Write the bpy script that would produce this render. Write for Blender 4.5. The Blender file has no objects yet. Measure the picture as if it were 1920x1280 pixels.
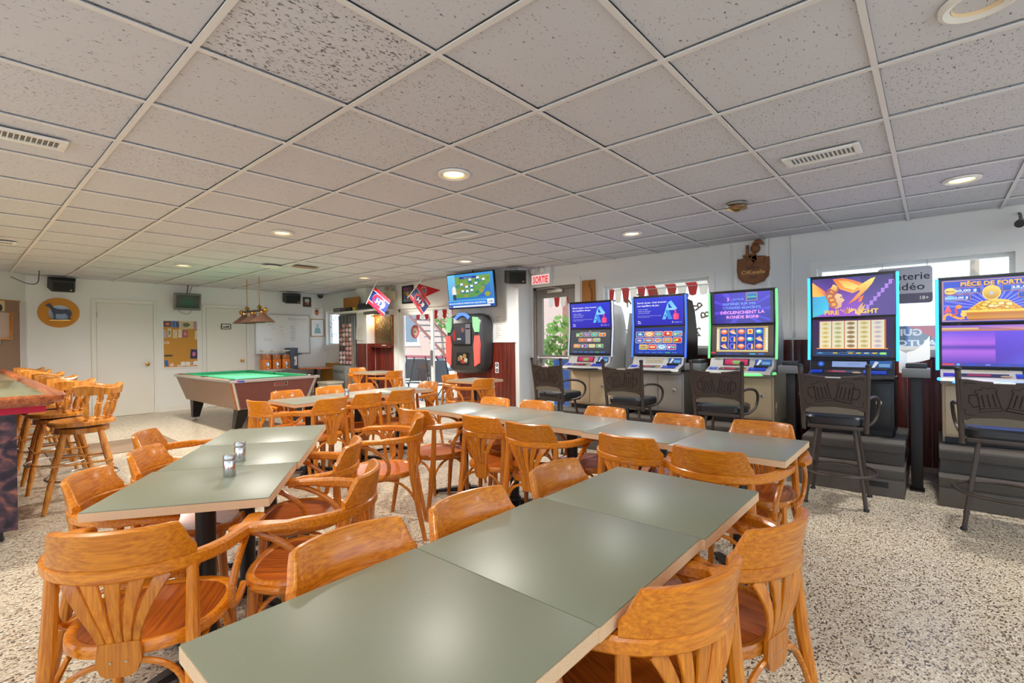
import bpy, bmesh, math, random
from mathutils import Vector, Matrix
random.seed(7)
PI = math.pi
SC = bpy.context.scene
COL = SC.collection

# ------------------------------------------------------------------ camera
YAW, PITCH, ROLL, FPX, CAMZ = 0.8571, -0.0031, -0.0122, 913.2, 1.328
_F = Vector((math.sin(YAW) * math.cos(PITCH), math.cos(YAW) * math.cos(PITCH), math.sin(PITCH)))
_r = Vector((math.cos(YAW), -math.sin(YAW), 0))
_u = _r.cross(_F)
_R = math.cos(ROLL) * _r + math.sin(ROLL) * _u
_U = -math.sin(ROLL) * _r + math.cos(ROLL) * _u
cd = bpy.data.cameras.new('camera')
cam = bpy.data.objects.new('camera', cd)
COL.objects.link(cam)
cd.sensor_width = 36.0
cd.lens = 36.0 * FPX / 1920.0
cd.clip_start, cd.clip_end = 0.05, 300
_m = Matrix((_R, _U, -_F)).transposed().to_4x4()
_m.translation = (0, 0, CAMZ)
cam.matrix_world = _m
SC.camera = cam

# ------------------------------------------------------------------ world, sun, daylight, exposure
SC.view_settings.view_transform = 'Standard'
SC.view_settings.look = 'None'
SC.view_settings.exposure = 0.12
SC.view_settings.gamma = 1.0
SC.view_settings.use_curve_mapping = False
SC.cycles.max_bounces = 10
SC.cycles.diffuse_bounces = 6
SC.cycles.glossy_bounces = 4
SC.cycles.transparent_max_bounces = 12
SC.cycles.sample_clamp_indirect = 6.0
SC.cycles.caustics_reflective = False
SC.cycles.caustics_refractive = False
W = bpy.data.worlds.new('world')
SC.world = W
W.use_nodes = True
bgn = W.node_tree.nodes['Background']
bgn.inputs[0].default_value = (0.60, 0.78, 1.0, 1)
bgn.inputs[1].default_value = 3.0
sd = bpy.data.lights.new('sun', 'SUN')
sd.energy = 4.0
sd.angle = 0.02
sd.color = (1.0, 0.95, 0.86)
sun = bpy.data.objects.new('sun', sd)
COL.objects.link(sun)
sun.rotation_euler = Vector((0.62, 0.25, -0.9)).to_track_quat('-Z', 'Y').to_euler()
def portal(loc, direc, sx, sy):
    # a Cycles portal: gives off no light, only guides the sampling of the sky through an opening
    d = bpy.data.lights.new('sky_portal', 'AREA')
    d.shape = 'RECTANGLE'; d.size = sx; d.size_y = sy; d.cycles.is_portal = True
    o = bpy.data.objects.new('sky_portal', d); COL.objects.link(o)
    o.location = loc
    o.rotation_euler = Vector(direc).to_track_quat('-Z', 'Z').to_euler()
portal((6.56, 2.965, 1.65), (-1, 0, 0), 1.56, 0.94)
portal((6.56, 0.21, 1.635), (-1, 0, 0), 1.58, 0.92)
portal((6.56, 4.67, 1.1), (-1, 0, 0), 0.86, 2.2)
portal((6.26, 7.6, 1.0), (-1, 0, 0), 1.7, 2.0)
portal((6.26, 10.95, 1.67), (-1, 0, 0), 0.85, 0.85)
for _x in (-1.2, 1.3, 3.8):     # unseen windows added behind the camera for fill daylight
    portal((_x, -3.68, 1.45), (0, 1, 0), 2.3, 1.85)
for _y in (-1.9, 0.6, 3.1):     # and the ones added behind the bar for even fill
    portal((-2.68, _y, 1.45), (1, 0, 0), 2.3, 1.85)

# ------------------------------------------------------------------ helpers
def lin(c):
    c = c / 255.0
    return c / 12.92 if c <= 0.04045 else ((c + 0.055) / 1.055) ** 2.4
def S(r, g, b, a=1.0):
    return (lin(r), lin(g), lin(b), a)
def hx(h):
    return S(int(h[0:2], 16), int(h[2:4], 16), int(h[4:6], 16))

class MB:
    """collects shapes, then becomes ONE mesh object"""
    def __init__(s):
        s.v = []; s.f = []
    def add(s, vs, fs, M=None):
        n = len(s.v)
        for p in vs:
            p = Vector(p)
            s.v.append(tuple(M @ p) if M is not None else tuple(p))
        for f in fs:
            s.f.append(tuple(i + n for i in f))
        return s
    def box(s, x0, x1, y0, y1, z0, z1, b=0.0, M=None):
        if b <= 0:
            vs = [(x0, y0, z0), (x1, y0, z0), (x1, y1, z0), (x0, y1, z0), (x0, y0, z1), (x1, y0, z1), (x1, y1, z1), (x0, y1, z1)]
            fs = [(3, 2, 1, 0), (4, 5, 6, 7), (0, 1, 5, 4), (1, 2, 6, 5), (2, 3, 7, 6), (3, 0, 4, 7)]
            return s.add(vs, fs, M)
        bm = bmesh.new()
        bmesh.ops.create_cube(bm, size=1.0)
        for v in bm.verts:
            v.co = Vector(((x0 + x1) / 2 + v.co.x * (x1 - x0), (y0 + y1) / 2 + v.co.y * (y1 - y0), (z0 + z1) / 2 + v.co.z * (z1 - z0)))
        bmesh.ops.bevel(bm, geom=list(bm.edges), offset=b, segments=2, affect='EDGES', profile=0.6, clamp_overlap=True)
        bm.verts.index_update()
        s.add([v.co.copy() for v in bm.verts], [tuple(v.index for v in f.verts) for f in bm.faces], M)
        bm.free()
        return s
    def tube(s, pts, r, n=8, up=None, flat=1.0, closed=False, M=None):
        """sweep an ellipse along pts; r number or list; flat = ratio of the second axis"""
        P = [Vector(p) for p in pts]
        k = len(P)
        rs = r if isinstance(r, (list, tuple)) else [r] * k
        vs = []; fs = []
        prev = None
        for i in range(k):
            if closed:
                t = P[(i + 1) % k] - P[i - 1]
            else:
                t = P[min(i + 1, k - 1)] - P[max(i - 1, 0)]
            t.normalize()
            if prev is None:
                a = Vector(up) if up else (Vector((0, 0, 1)) if abs(t.z) < 0.9 else Vector((1, 0, 0)))
            else:
                a = Vector(up) if up else prev
            nn = a - t * a.dot(t)
            if nn.length < 1e-6:
                nn = t.orthogonal()
            nn.normalize()
            prev = nn
            bb = t.cross(nn)
            for j in range(n):
                an = 2 * PI * j / n
                vs.append(P[i] + nn * (math.cos(an) * rs[i] * flat) + bb * (math.sin(an) * rs[i]))
        m = k if closed else k - 1
        for i in range(m):
            i2 = (i + 1) % k
            for j in range(n):
                j2 = (j + 1) % n
                fs.append((i * n + j, i * n + j2, i2 * n + j2, i2 * n + j))
        if not closed:
            fs.append(tuple(range(n - 1, -1, -1)))
            fs.append(tuple((k - 1) * n + j for j in range(n)))
        return s.add(vs, fs, M)
    def sweep(s, pts, w, h, up=(0, 0, 1), M=None, b=0.0):
        """rectangular section: w across (side), h along up; numbers or lists"""
        P = [Vector(p) for p in pts]
        k = len(P)
        ws = w if isinstance(w, (list, tuple)) else [w] * k
        hs = h if isinstance(h, (list, tuple)) else [h] * k
        U0 = Vector(up)
        vs = []; fs = []
        for i in range(k):
            t = (P[min(i + 1, k - 1)] - P[max(i - 1, 0)]).normalized()
            uu = (U0 - t * U0.dot(t)).normalized()
            sd_ = t.cross(uu)
            c = min(ws[i], hs[i]) * 0.22 if b else 0
            q = [(-ws[i] / 2 + c, -hs[i] / 2), (ws[i] / 2 - c, -hs[i] / 2), (ws[i] / 2, -hs[i] / 2 + c), (ws[i] / 2, hs[i] / 2 - c),
                 (ws[i] / 2 - c, hs[i] / 2), (-ws[i] / 2 + c, hs[i] / 2), (-ws[i] / 2, hs[i] / 2 - c), (-ws[i] / 2, -hs[i] / 2 + c)] if b else \
                [(-ws[i] / 2, -hs[i] / 2), (ws[i] / 2, -hs[i] / 2), (ws[i] / 2, hs[i] / 2), (-ws[i] / 2, hs[i] / 2)]
            for a, bq in q:
                vs.append(P[i] + sd_ * a + uu * bq)
        n = 8 if b else 4
        for i in range(k - 1):
            for j in range(n):
                j2 = (j + 1) % n
                fs.append((i * n + j, i * n + j2, (i + 1) * n + j2, (i + 1) * n + j))
        fs.append(tuple(range(n - 1, -1, -1)))
        fs.append(tuple((k - 1) * n + j for j in range(n)))
        return s.add(vs, fs, M)
    def lathe(s, prof, n=16, M=None, cap=True):
        vs = []; fs = []
        for r, z in prof:
            for j in range(n):
                a = 2 * PI * j / n
                vs.append((r * math.cos(a), r * math.sin(a), z))
        for i in range(len(prof) - 1):
            for j in range(n):
                j2 = (j + 1) % n
                fs.append((i * n + j, i * n + j2, (i + 1) * n + j2, (i + 1) * n + j))
        if cap:
            fs.append(tuple(range(n - 1, -1, -1)))
            fs.append(tuple((len(prof) - 1) * n + j for j in range(n)))
        return s.add(vs, fs, M)
    def prism(s, poly, z0, z1, M=None):
        n = len(poly)
        vs = [(x, y, z0) for x, y in poly] + [(x, y, z1) for x, y in poly]
        fs = [tuple(range(n - 1, -1, -1)), tuple(range(n, 2 * n))]
        for i in range(n):
            j = (i + 1) % n
            fs.append((i, j, n + j, n + i))
        return s.add(vs, fs, M)
    def loft(s, rings, cap=True, M=None):
        n = len(rings[0]); vs = []; fs = []
        for r in rings:
            vs += list(r)
        for i in range(len(rings) - 1):
            for j in range(n):
                j2 = (j + 1) % n
                fs.append((i * n + j, i * n + j2, (i + 1) * n + j2, (i + 1) * n + j))
        if cap:
            fs.append(tuple(range(n - 1, -1, -1)))
            fs.append(tuple((len(rings) - 1) * n + j for j in range(n)))
        return s.add(vs, fs, M)
    def ball(s, c, r, n=10, m=6, sz=1.0):
        prof = [(max(1e-4, r * math.sin(PI * i / m)), c[2] - r * sz * math.cos(PI * i / m)) for i in range(m + 1)]
        return s.lathe(prof, n, Matrix.Translation((c[0], c[1], 0)))
    def mesh(s, name, mat, smooth=True, ang=35):
        me = bpy.data.meshes.new(name)
        me.from_pydata(s.v, [], s.f)
        bm = bmesh.new(); bm.from_mesh(me)
        bmesh.ops.recalc_face_normals(bm, faces=bm.faces)
        bm.to_mesh(me); bm.free()
        if smooth:
            me.polygons.foreach_set('use_smooth', [True] * len(me.polygons))
            me.set_sharp_from_angle(angle=math.radians(ang))
        if mat is not None:
            me.materials.append(mat)
        me.update()
        return me

def tag(o, label=None, cat=None, group=None, kind=None):
    if label: o['label'] = label
    if cat: o['category'] = cat
    if group: o['group'] = group
    if kind: o['kind'] = kind
    return o
def link(name, me, parent=None, loc=None, rot=None):
    o = bpy.data.objects.new(name, me)
    COL.objects.link(o)
    if parent is not None: o.parent = parent
    if loc is not None: o.location = loc
    if rot is not None: o.rotation_euler = rot
    return o
def obj(name, mb, mat, parent=None, label=None, cat=None, group=None, kind=None, loc=None, rot=None, smooth=True):
    return tag(link(name, mb.mesh(name, mat, smooth), parent, loc, rot), label, cat, group, kind)
def thing(name, label, cat, loc=(0, 0, 0), rotz=0.0, group=None, rot=None):
    o = bpy.data.objects.new(name, None)
    COL.objects.link(o)
    o.empty_display_size = 0.1
    o.location = loc
    o.rotation_euler = rot if rot else (0, 0, rotz)
    return tag(o, label, cat, group)
def dup(root, loc, rotz, label=None, group=None):
    r = root.copy(); COL.objects.link(r)
    r.location = loc; r.rotation_euler = (0, 0, rotz)
    if label: r['label'] = label
    if group: r['group'] = group
    for ch in list(root.children):
        c = ch.copy(); COL.objects.link(c); c.parent = r
        for g in ch.children:
            d = g.copy(); COL.objects.link(d); d.parent = c
    return r
def rotm(axis, a):
    return Matrix.Rotation(a, 4, axis)
def trm(x, y, z):
    return Matrix.Translation((x, y, z))
def arc(cx, cy, r, a0, a1, n):
    return [(cx + r * math.cos(a0 + (a1 - a0) * i / n), cy + r * math.sin(a0 + (a1 - a0) * i / n)) for i in range(n + 1)]
def rrect(x0, y0, x1, y1, r, n=4):
    p = []
    for cx, cy, a in ((x1 - r, y0 + r, -PI / 2), (x1 - r, y1 - r, 0), (x0 + r, y1 - r, PI / 2), (x0 + r, y0 + r, PI)):
        p += arc(cx, cy, r, a, a + PI / 2, n)
    return p

# ------------------------------------------------------------------ materials
def nt(name):
    m = bpy.data.materials.new(name); m.use_nodes = True
    n = m.node_tree.nodes; l = m.node_tree.links
    return m, n, l, n['Principled BSDF']
def pm(name, col, rough=0.5, metal=0.0, coat=0.0, emis=None, estr=0.0, bump=None, spec=0.5, var=0.0):
    m, n, l, b = nt(name)
    b.inputs['Base Color'].default_value = col
    b.inputs['Roughness'].default_value = rough
    b.inputs['Metallic'].default_value = metal
    b.inputs['Coat Weight'].default_value = coat
    b.inputs['Coat Roughness'].default_value = 0.12
    b.inputs['Specular IOR Level'].default_value = spec
    if emis:
        b.inputs['Emission Color'].default_value = emis
        b.inputs['Emission Strength'].default_value = estr
    if bump or var:
        tc = n.new('ShaderNodeTexCoord'); no = n.new('ShaderNodeTexNoise')
        no.inputs['Scale'].default_value = bump[0] if bump else 30
        no.inputs['Detail'].default_value = 3
        l.new(tc.outputs['Object'], no.inputs['Vector'])
        if bump:
            bp = n.new('ShaderNodeBump'); bp.inputs['Strength'].default_value = bump[1]; bp.inputs['Distance'].default_value = 0.004
            l.new(no.outputs['Fac'], bp.inputs['Height']); l.new(bp.outputs['Normal'], b.inputs['Normal'])
        if var:
            mx = n.new('ShaderNodeMix'); mx.data_type = 'RGBA'
            mx.inputs['A'].default_value = tuple(c * (1 - var) for c in col[:3]) + (1,)
            mx.inputs['B'].default_value = tuple(min(1, c * (1 + var)) for c in col[:3]) + (1,)
            l.new(no.outputs['Fac'], mx.inputs['Factor']); l.new(mx.outputs['Result'], b.inputs['Base Color'])
    return m
def wood(name, dark, light, sc, rough=0.32, coat=0.35, objvar=0.2, bump=0.04):
    m, n, l, b = nt(name)
    tc = n.new('ShaderNodeTexCoord'); mp = n.new('ShaderNodeMapping')
    mp.inputs['Scale'].default_value = sc
    oi = n.new('ShaderNodeObjectInfo')
    ad = n.new('ShaderNodeVectorMath'); ad.operation = 'ADD'
    l.new(tc.outputs['Object'], mp.inputs['Vector'])
    ml = n.new('ShaderNodeMath'); ml.operation = 'MULTIPLY'; ml.inputs[1].default_value = 37.0
    l.new(oi.outputs['Random'], ml.inputs[0])
    l.new(mp.outputs['Vector'], ad.inputs[0]); l.new(ml.outputs[0], ad.inputs[1])
    no = n.new('ShaderNodeTexNoise'); no.inputs['Scale'].default_value = 1.0; no.inputs['Detail'].default_value = 5; no.inputs['Roughness'].default_value = 0.62
    l.new(ad.outputs[0], no.inputs['Vector'])
    cr = n.new('ShaderNodeValToRGB'); cr.color_ramp.elements[0].position = 0.32; cr.color_ramp.elements[1].position = 0.68
    cr.color_ramp.elements[0].color = dark; cr.color_ramp.elements[1].color = light
    l.new(no.outputs['Fac'], cr.inputs['Fac'])
    hs = n.new('ShaderNodeHueSaturation')
    mr = n.new('ShaderNodeMapRange'); mr.inputs['To Min'].default_value = 1 - objvar; mr.inputs['To Max'].default_value = 1 + objvar * 0.6
    l.new(oi.outputs['Random'], mr.inputs['Value']); l.new(mr.outputs[0], hs.inputs['Value'])
    l.new(cr.outputs['Color'], hs.inputs['Color']); l.new(hs.outputs['Color'], b.inputs['Base Color'])
    b.inputs['Roughness'].default_value = rough
    b.inputs['Coat Weight'].default_value = coat; b.inputs['Coat Roughness'].default_value = 0.15
    bp = n.new('ShaderNodeBump'); bp.inputs['Strength'].default_value = bump; bp.inputs['Distance'].default_value = 0.003
    l.new(no.outputs['Fac'], bp.inputs['Height']); l.new(bp.outputs['Normal'], b.inputs['Normal'])
    return m
def attr_mat(name, emis=0.0, rough=0.5, base=1.0):
    m, n, l, b = nt(name)
    at = n.new('ShaderNodeAttribute'); at.attribute_name = 'Col'
    b.inputs['Roughness'].default_value = rough
    if emis:
        b.inputs['Base Color'].default_value = (0.01, 0.01, 0.012, 1)
        l.new(at.outputs['Color'], b.inputs['Emission Color']); b.inputs['Emission Strength'].default_value = emis
    else:
        l.new(at.outputs['Color'], b.inputs['Base Color'])
    return m
def glass_mat(name, tint=(1, 1, 1, 1), refl=0.06):
    m = bpy.data.materials.new(name); m.use_nodes = True
    n = m.node_tree.nodes; l = m.node_tree.links
    n.remove(n['Principled BSDF'])
    t = n.new('ShaderNodeBsdfTransparent'); t.inputs[0].default_value = tint
    g = n.new('ShaderNodeBsdfGlossy'); g.inputs['Roughness'].default_value = 0.03
    mx = n.new('ShaderNodeMixShader'); mx.inputs[0].default_value = refl
    l.new(t.outputs[0], mx.inputs[1]); l.new(g.outputs[0], mx.inputs[2]); l.new(mx.outputs[0], n['Material Output'].inputs[0])
    return m
def terrazzo():
    m, n, l, b = nt('terrazzo')
    tc = n.new('ShaderNodeTexCoord')
    mp = n.new('ShaderNodeMapping'); mp.inputs['Scale'].default_value = (1.0, 1.5, 1.0); mp.inputs['Rotation'].default_value = (0, 0, 0.5)
    l.new(tc.outputs['Object'], mp.inputs['Vector'])
    nz = n.new('ShaderNodeTexNoise'); nz.inputs['Scale'].default_value = 22; nz.inputs['Detail'].default_value = 2
    l.new(mp.outputs[0], nz.inputs['Vector'])
    dm = n.new('ShaderNodeVectorMath'); dm.operation = 'MULTIPLY_ADD'; dm.inputs[1].default_value = (0.02, 0.02, 0.02)
    l.new(nz.outputs['Color'], dm.inputs[0]); l.new(mp.outputs[0], dm.inputs[2])
    v = n.new('ShaderNodeTexVoronoi'); v.inputs['Scale'].default_value = 105
    l.new(dm.outputs[0], v.inputs['Vector'])
    sp = n.new('ShaderNodeSeparateColor'); l.new(v.outputs['Color'], sp.inputs[0])
    cr = n.new('ShaderNodeValToRGB'); cr.color_ramp.interpolation = 'CONSTANT'
    e = cr.color_ramp.elements
    e[0].position = 0; e[0].color = S(84, 68, 54)
    e[1].position = 0.13; e[1].color = S(148, 128, 104)
    for p, c in ((0.25, S(202, 189, 166)), (0.56, S(218, 207, 186)), (0.80, S(208, 191, 162)), (0.93, S(234, 228, 214))):
        x = e.new(p); x.color = c
    l.new(sp.outputs[0], cr.inputs['Fac'])
    v2 = n.new('ShaderNodeTexNoise'); v2.inputs['Scale'].default_value = 240; v2.inputs['Detail'].default_value = 1
    l.new(tc.outputs['Object'], v2.inputs['Vector'])
    r2 = n.new('ShaderNodeValToRGB'); r2.color_ramp.elements[0].position = 0.34; r2.color_ramp.elements[1].position = 0.42
    r2.color_ramp.elements[0].color = S(120, 100, 80); r2.color_ramp.elements[1].color = (1, 1, 1, 1)
    l.new(v2.outputs['Fac'], r2.inputs['Fac'])
    mx = n.new('ShaderNodeMix'); mx.data_type = 'RGBA'; mx.blend_type = 'MULTIPLY'; mx.inputs['Factor'].default_value = 0.7
    l.new(cr.outputs['Color'], mx.inputs['A']); l.new(r2.outputs['Color'], mx.inputs['B'])
    l.new(mx.outputs['Result'], b.inputs['Base Color'])
    b.inputs['Roughness'].default_value = 0.3
    b.inputs['Specular IOR Level'].default_value = 0.45
    return m
def tile_mat(name, amount, scale):
    m, n, l, b = nt(name)
    tc = n.new('ShaderNodeTexCoord'); oi = n.new('ShaderNodeObjectInfo')
    ad = n.new('ShaderNodeVectorMath'); ad.operation = 'ADD'
    ml = n.new('ShaderNodeMath'); ml.operation = 'MULTIPLY'; ml.inputs[1].default_value = 23.0
    l.new(oi.outputs['Random'], ml.inputs[0]); l.new(tc.outputs['Object'], ad.inputs[0]); l.new(ml.outputs[0], ad.inputs[1])
    mp = n.new('ShaderNodeMapping'); mp.inputs['Scale'].default_value = (scale * 0.55, scale, scale)
    l.new(ad.outputs[0], mp.inputs['Vector'])
    no = n.new('ShaderNodeTexNoise'); no.inputs['Scale'].default_value = 1.0; no.inputs['Detail'].default_value = 2.5; no.inputs['Roughness'].default_value = 0.6
    no.inputs['Distortion'].default_value = 0.6
    l.new(mp.outputs[0], no.inputs['Vector'])
    cr = n.new('ShaderNodeValToRGB')
    cr.color_ramp.elements[0].position = amount - 0.03; cr.color_ramp.elements[1].position = amount + 0.015
    cr.color_ramp.elements[0].color = S(108, 106, 110); cr.color_ramp.elements[1].color = S(206, 208, 217)
    l.new(no.outputs['Fac'], cr.inputs['Fac']); l.new(cr.outputs['Color'], b.inputs['Base Color'])
    b.inputs['Roughness'].default_value = 0.9
    bp = n.new('ShaderNodeBump'); bp.inputs['Strength'].default_value = 0.5; bp.inputs['Distance'].default_value = 0.004
    l.new(cr.outputs['Color'], bp.inputs['Height']); l.new(bp.outputs['Normal'], b.inputs['Normal'])
    return m
def brick_mat(name, c1, c2, mortar, scale):
    m, n, l, b = nt(name)
    tc = n.new('ShaderNodeTexCoord'); mp = n.new('ShaderNodeMapping'); mp.inputs['Rotation'].default_value = (PI / 2, 0, PI / 2)
    l.new(tc.outputs['Object'], mp.inputs['Vector'])
    br = n.new('ShaderNodeTexBrick'); br.inputs['Scale'].default_value = scale
    br.inputs['Color1'].default_value = c1; br.inputs['Color2'].default_value = c2; br.inputs['Mortar'].default_value = mortar
    l.new(mp.outputs[0], br.inputs['Vector']); l.new(br.outputs['Color'], b.inputs['Base Color'])
    b.inputs['Roughness'].default_value = 0.9
    return m

MT = {}
CW_D, CW_L = S(178, 92, 8), S(224, 140, 26)
MT['wood_x'] = wood('chair_wood_x', CW_D, CW_L, (5, 120, 120))
MT['wood_y'] = wood('chair_wood_y', CW_D, CW_L, (120, 5, 120))
MT['wood_z'] = wood('chair_wood_z', CW_D, CW_L, (120, 120, 5))
MT['seat'] = wood('chair_seat_wood', S(134, 56, 8), S(208, 108, 20), (90, 2.2, 90), rough=0.38, coat=0.15)
MT['stool_wood'] = wood('stool_wood', S(172, 98, 26), S(230, 160, 66), (40, 40, 7))
MT['laminate'] = pm('table_laminate', S(124, 128, 108), 0.38, bump=(900, 0.02), var=0.1)
MT['laminate2'] = pm('table_laminate_grey', S(134, 135, 122), 0.33, bump=(900, 0.02), var=0.1)
MT['chipboard'] = pm('chipboard_edge', S(214, 180, 142), 0.75, bump=(300, 0.3), var=0.25)
MT['red_wood'] = wood('wainscot_wood', S(74, 22, 16), S(132, 50, 34), (50, 50, 3), rough=0.4, coat=0.15, objvar=0.22)
MT['bar_wood'] = wood('bar_wood', S(120, 52, 22), S(202, 118, 62), (40, 3, 40))
MT['floor'] = terrazzo()
MT['tile'] = tile_mat('acoustic_tile', 0.34, 95)
MT['tile_rough'] = tile_mat('acoustic_tile_coarse', 0.405, 85)
MT['tile_fine'] = tile_mat('acoustic_tile_fine', 0.37, 120)
MT['tee'] = pm('ceiling_tee_white', S(224, 223, 224), 0.5)
MT['wall'] = pm('wall_paint', S(228, 229, 227), 0.55, bump=(40, 0.05))
MT['white'] = pm('white_paint', S(232, 232, 228), 0.45)
MT['offwhite'] = pm('door_paint', S(228, 227, 220), 0.45, bump=(25, 0.03))
MT['brown_wall'] = pm('brown_paint', S(150, 122, 104), 0.7)
MT['black'] = pm('black_metal', S(34, 31, 30), 0.38, metal=0.3)
MT['stool_metal'] = pm('dark_bronze_metal', S(74, 64, 58), 0.42, metal=0.35, bump=(200, 0.1))
MT['vinyl'] = pm('black_vinyl', S(34, 37, 42), 0.3, coat=0.2)
MT['tweed'] = pm('tweed_fabric', S(120, 112, 98), 0.95, bump=(500, 0.8), var=0.6)
MT['plastic_black'] = pm('black_plastic', S(28, 28, 30), 0.35)
MT['plastic_grey'] = pm('grey_plastic', S(108, 110, 112), 0.45)
MT['rubber'] = pm('black_rubber', S(86, 80, 74), 0.55, bump=(120, 0.2), var=0.3)
MT['chrome'] = pm('chrome', S(205, 205, 205), 0.16, metal=1.0)
MT['steel'] = pm('brushed_steel', S(190, 188, 182), 0.3, metal=0.9)
MT['alu'] = pm('aluminium', S(200, 196, 190), 0.35, metal=0.7)
MT['brass'] = pm('brass', S(196, 150, 78), 0.25, metal=1.0)
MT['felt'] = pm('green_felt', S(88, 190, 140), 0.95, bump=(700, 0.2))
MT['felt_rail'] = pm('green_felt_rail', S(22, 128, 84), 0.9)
MT['glass'] = glass_mat('clear_glass')
MT['vinyl_wood'] = pm('taupe_laminate', S(140, 112, 94), 0.4)
MT['maroon'] = pm('maroon_laminate', S(106, 52, 46), 0.4, var=0.15)
MT['print'] = attr_mat('printed_surface', 0, 0.55)
MT['decal'] = attr_mat('decal_paint', 0, 0.4)
MT['screen'] = attr_mat('lit_screen', 1.0, 0.12)
MT['screen_dim'] = attr_mat('dim_screen', 0.75, 0.12)
MT['silver'] = pm('silver_panel', S(178, 176, 172), 0.35, metal=0.35)
MT['beige_panel'] = pm('beige_panel', S(206, 186, 152), 0.45)
MT['cork'] = pm('cork', S(200, 146, 66), 0.9, bump=(260, 0.5), var=0.25)
MT['orange_board'] = pm('orange_board', S(206, 140, 46), 0.7)
MT['marble'] = None

# ------------------------------------------------------------------ flat print: coloured polygons in thin layers
_font = None
_tcache = {}
def text_geom(s, bold=0.0):
    key = (s, bold)
    if key in _tcache: return _tcache[key]
    cu = bpy.data.curves.new('txt', 'FONT')
    cu.body = s; cu.size = 1.0; cu.offset = bold; cu.resolution_u = 2
    o = bpy.data.objects.new('txt', cu)
    COL.objects.link(o)
    dg = bpy.context.evaluated_depsgraph_get()
    ev = o.evaluated_get(dg)
    me = ev.to_mesh()
    vs = [(v.co.x, v.co.y) for v in me.vertices]; fs = [tuple(p.vertices) for p in me.polygons]
    ev.to_mesh_clear()
    bpy.data.objects.remove(o); bpy.data.curves.remove(cu)
    _tcache[key] = (vs, fs)
    return vs, fs
class Art:
    def __init__(s, step=0.00035):
        s.v = []; s.f = []; s.c = []; s.z = 0.0; s.step = step
    def _add(s, vs, fs, cols):
        n = len(s.v); s.z += s.step
        for x, y in vs: s.v.append((x, y, s.z))
        for f in fs:
            s.f.append(tuple(i + n for i in f)); s.c.append([cols[i] for i in f])
    def poly(s, pts, c, c2=None):
        if c2 is None: cols = [c] * len(pts)
        else:
            ys = [p[1] for p in pts]; a, b = min(ys), max(ys)
            cols = [tuple(c[k] + (c2[k] - c[k]) * ((p[1] - a) / max(1e-6, b - a)) for k in range(4)) for p in pts]
        s._add(pts, [tuple(range(len(pts)))], cols); return s
    def rect(s, x0, y0, x1, y1, c, c2=None):
        return s.poly([(x0, y0), (x1, y0), (x1, y1), (x0, y1)], c, c2)
    def rr(s, x0, y0, x1, y1, r, c, c2=None):
        return s.poly(rrect(x0, y0, x1, y1, r, 3), c, c2)
    def ell(s, cx, cy, rx, ry, c, c2=None, n=18):
        return s.poly([(cx + rx * math.cos(2 * PI * i / n), cy + ry * math.sin(2 * PI * i / n)) for i in range(n)], c, c2)
    def ring(s, cx, cy, rx, ry, t, c, a0=0, a1=2 * PI, n=24):
        o = [(cx + rx * math.cos(a0 + (a1 - a0) * i / n), cy + ry * math.sin(a0 + (a1 - a0) * i / n)) for i in range(n + 1)]
        q = [(cx + (rx - t) * math.cos(a0 + (a1 - a0) * i / n), cy + (ry - t) * math.sin(a0 + (a1 - a0) * i / n)) for i in range(n + 1)]
        s._add(o + q, [(i, i + 1, n + 2 + i, n + 1 + i) for i in range(n)], [c] * (2 * n + 2)); return s
    def line(s, pts, w, c):
        for (x0, y0), (x1, y1) in zip(pts, pts[1:]):
            d = math.hypot(x1 - x0, y1 - y0) or 1; nx, ny = -(y1 - y0) / d * w / 2, (x1 - x0) / d * w / 2
            s.z -= s.step
            s.poly([(x0 + nx, y0 + ny), (x1 + nx, y1 + ny), (x1 - nx, y1 - ny), (x0 - nx, y0 - ny)], c)
        s.z += s.step
        return s
    def text(s, t, x, y, size, c, al='L', bold=0.0, width=None, rot=0.0, mirror=False):
        vs, fs = text_geom(t, bold)
        if not vs: return s
        x0 = min(v[0] for v in vs); x1 = max(v[0] for v in vs)
        sx = size if width is None else width / (x1 - x0)
        w = (x1 - x0) * sx
        ox = {'L': 0, 'C': -w / 2, 'R': -w}[al]
        ca, sa = math.cos(rot), math.sin(rot); o = []
        for a, b in vs:
            px, py = (a - x0) * sx + ox, b * size
            if mirror: px = -px
            o.append((x + px * ca - py * sa, y + px * sa + py * ca))
        s._add(o, fs, [c] * len(o)); return s
    def build(s, name, mat, parent=None, M=None, **k):
        me = bpy.data.meshes.new(name)
        me.from_pydata([tuple(M @ Vector(p)) for p in s.v] if M is not None else s.v, [], s.f)
        at = me.color_attributes.new('Col', 'FLOAT_COLOR', 'CORNER')
        flat = []
        for pc in s.c:
            for c in pc: flat += [c[0], c[1], c[2], 1.0]
        at.data.foreach_set('color', flat)
        me.materials.append(mat); me.update()
        return tag(link(name, me, parent), **k)
def wallM(axis, at, a, z):
    """canvas (x right, y up, normal to the room) on a wall: 'far' looks along +Y, 'right' looks along +X"""
    if axis == 'far':
        return trm(a, at, z) @ rotm('X', PI / 2)
    return trm(at, a, z) @ rotm('Z', -PI / 2) @ rotm('X', PI / 2)
BLK, WHT = S(20, 20, 22), S(244, 244, 244)
# ================================================================== the setting
XR, XJ, YF, YB, XL, CZ = 6.43, 6.12, 11.45, -3.6, -2.6, 2.5034
TS, TX0, TY0 = 0.67056, 0.6431, 1.5267
def struct(name, mb, mat, parent=None, **k):
    return obj(name, mb, mat, parent, kind=None if parent else 'structure', **k)
# floor
struct('floor', MB().box(XL - .2, XR + .2, YB - .2, YF + .2, -0.12, 0.0), MT['floor'], label='speckled cream terrazzo floor of the whole room')
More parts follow.
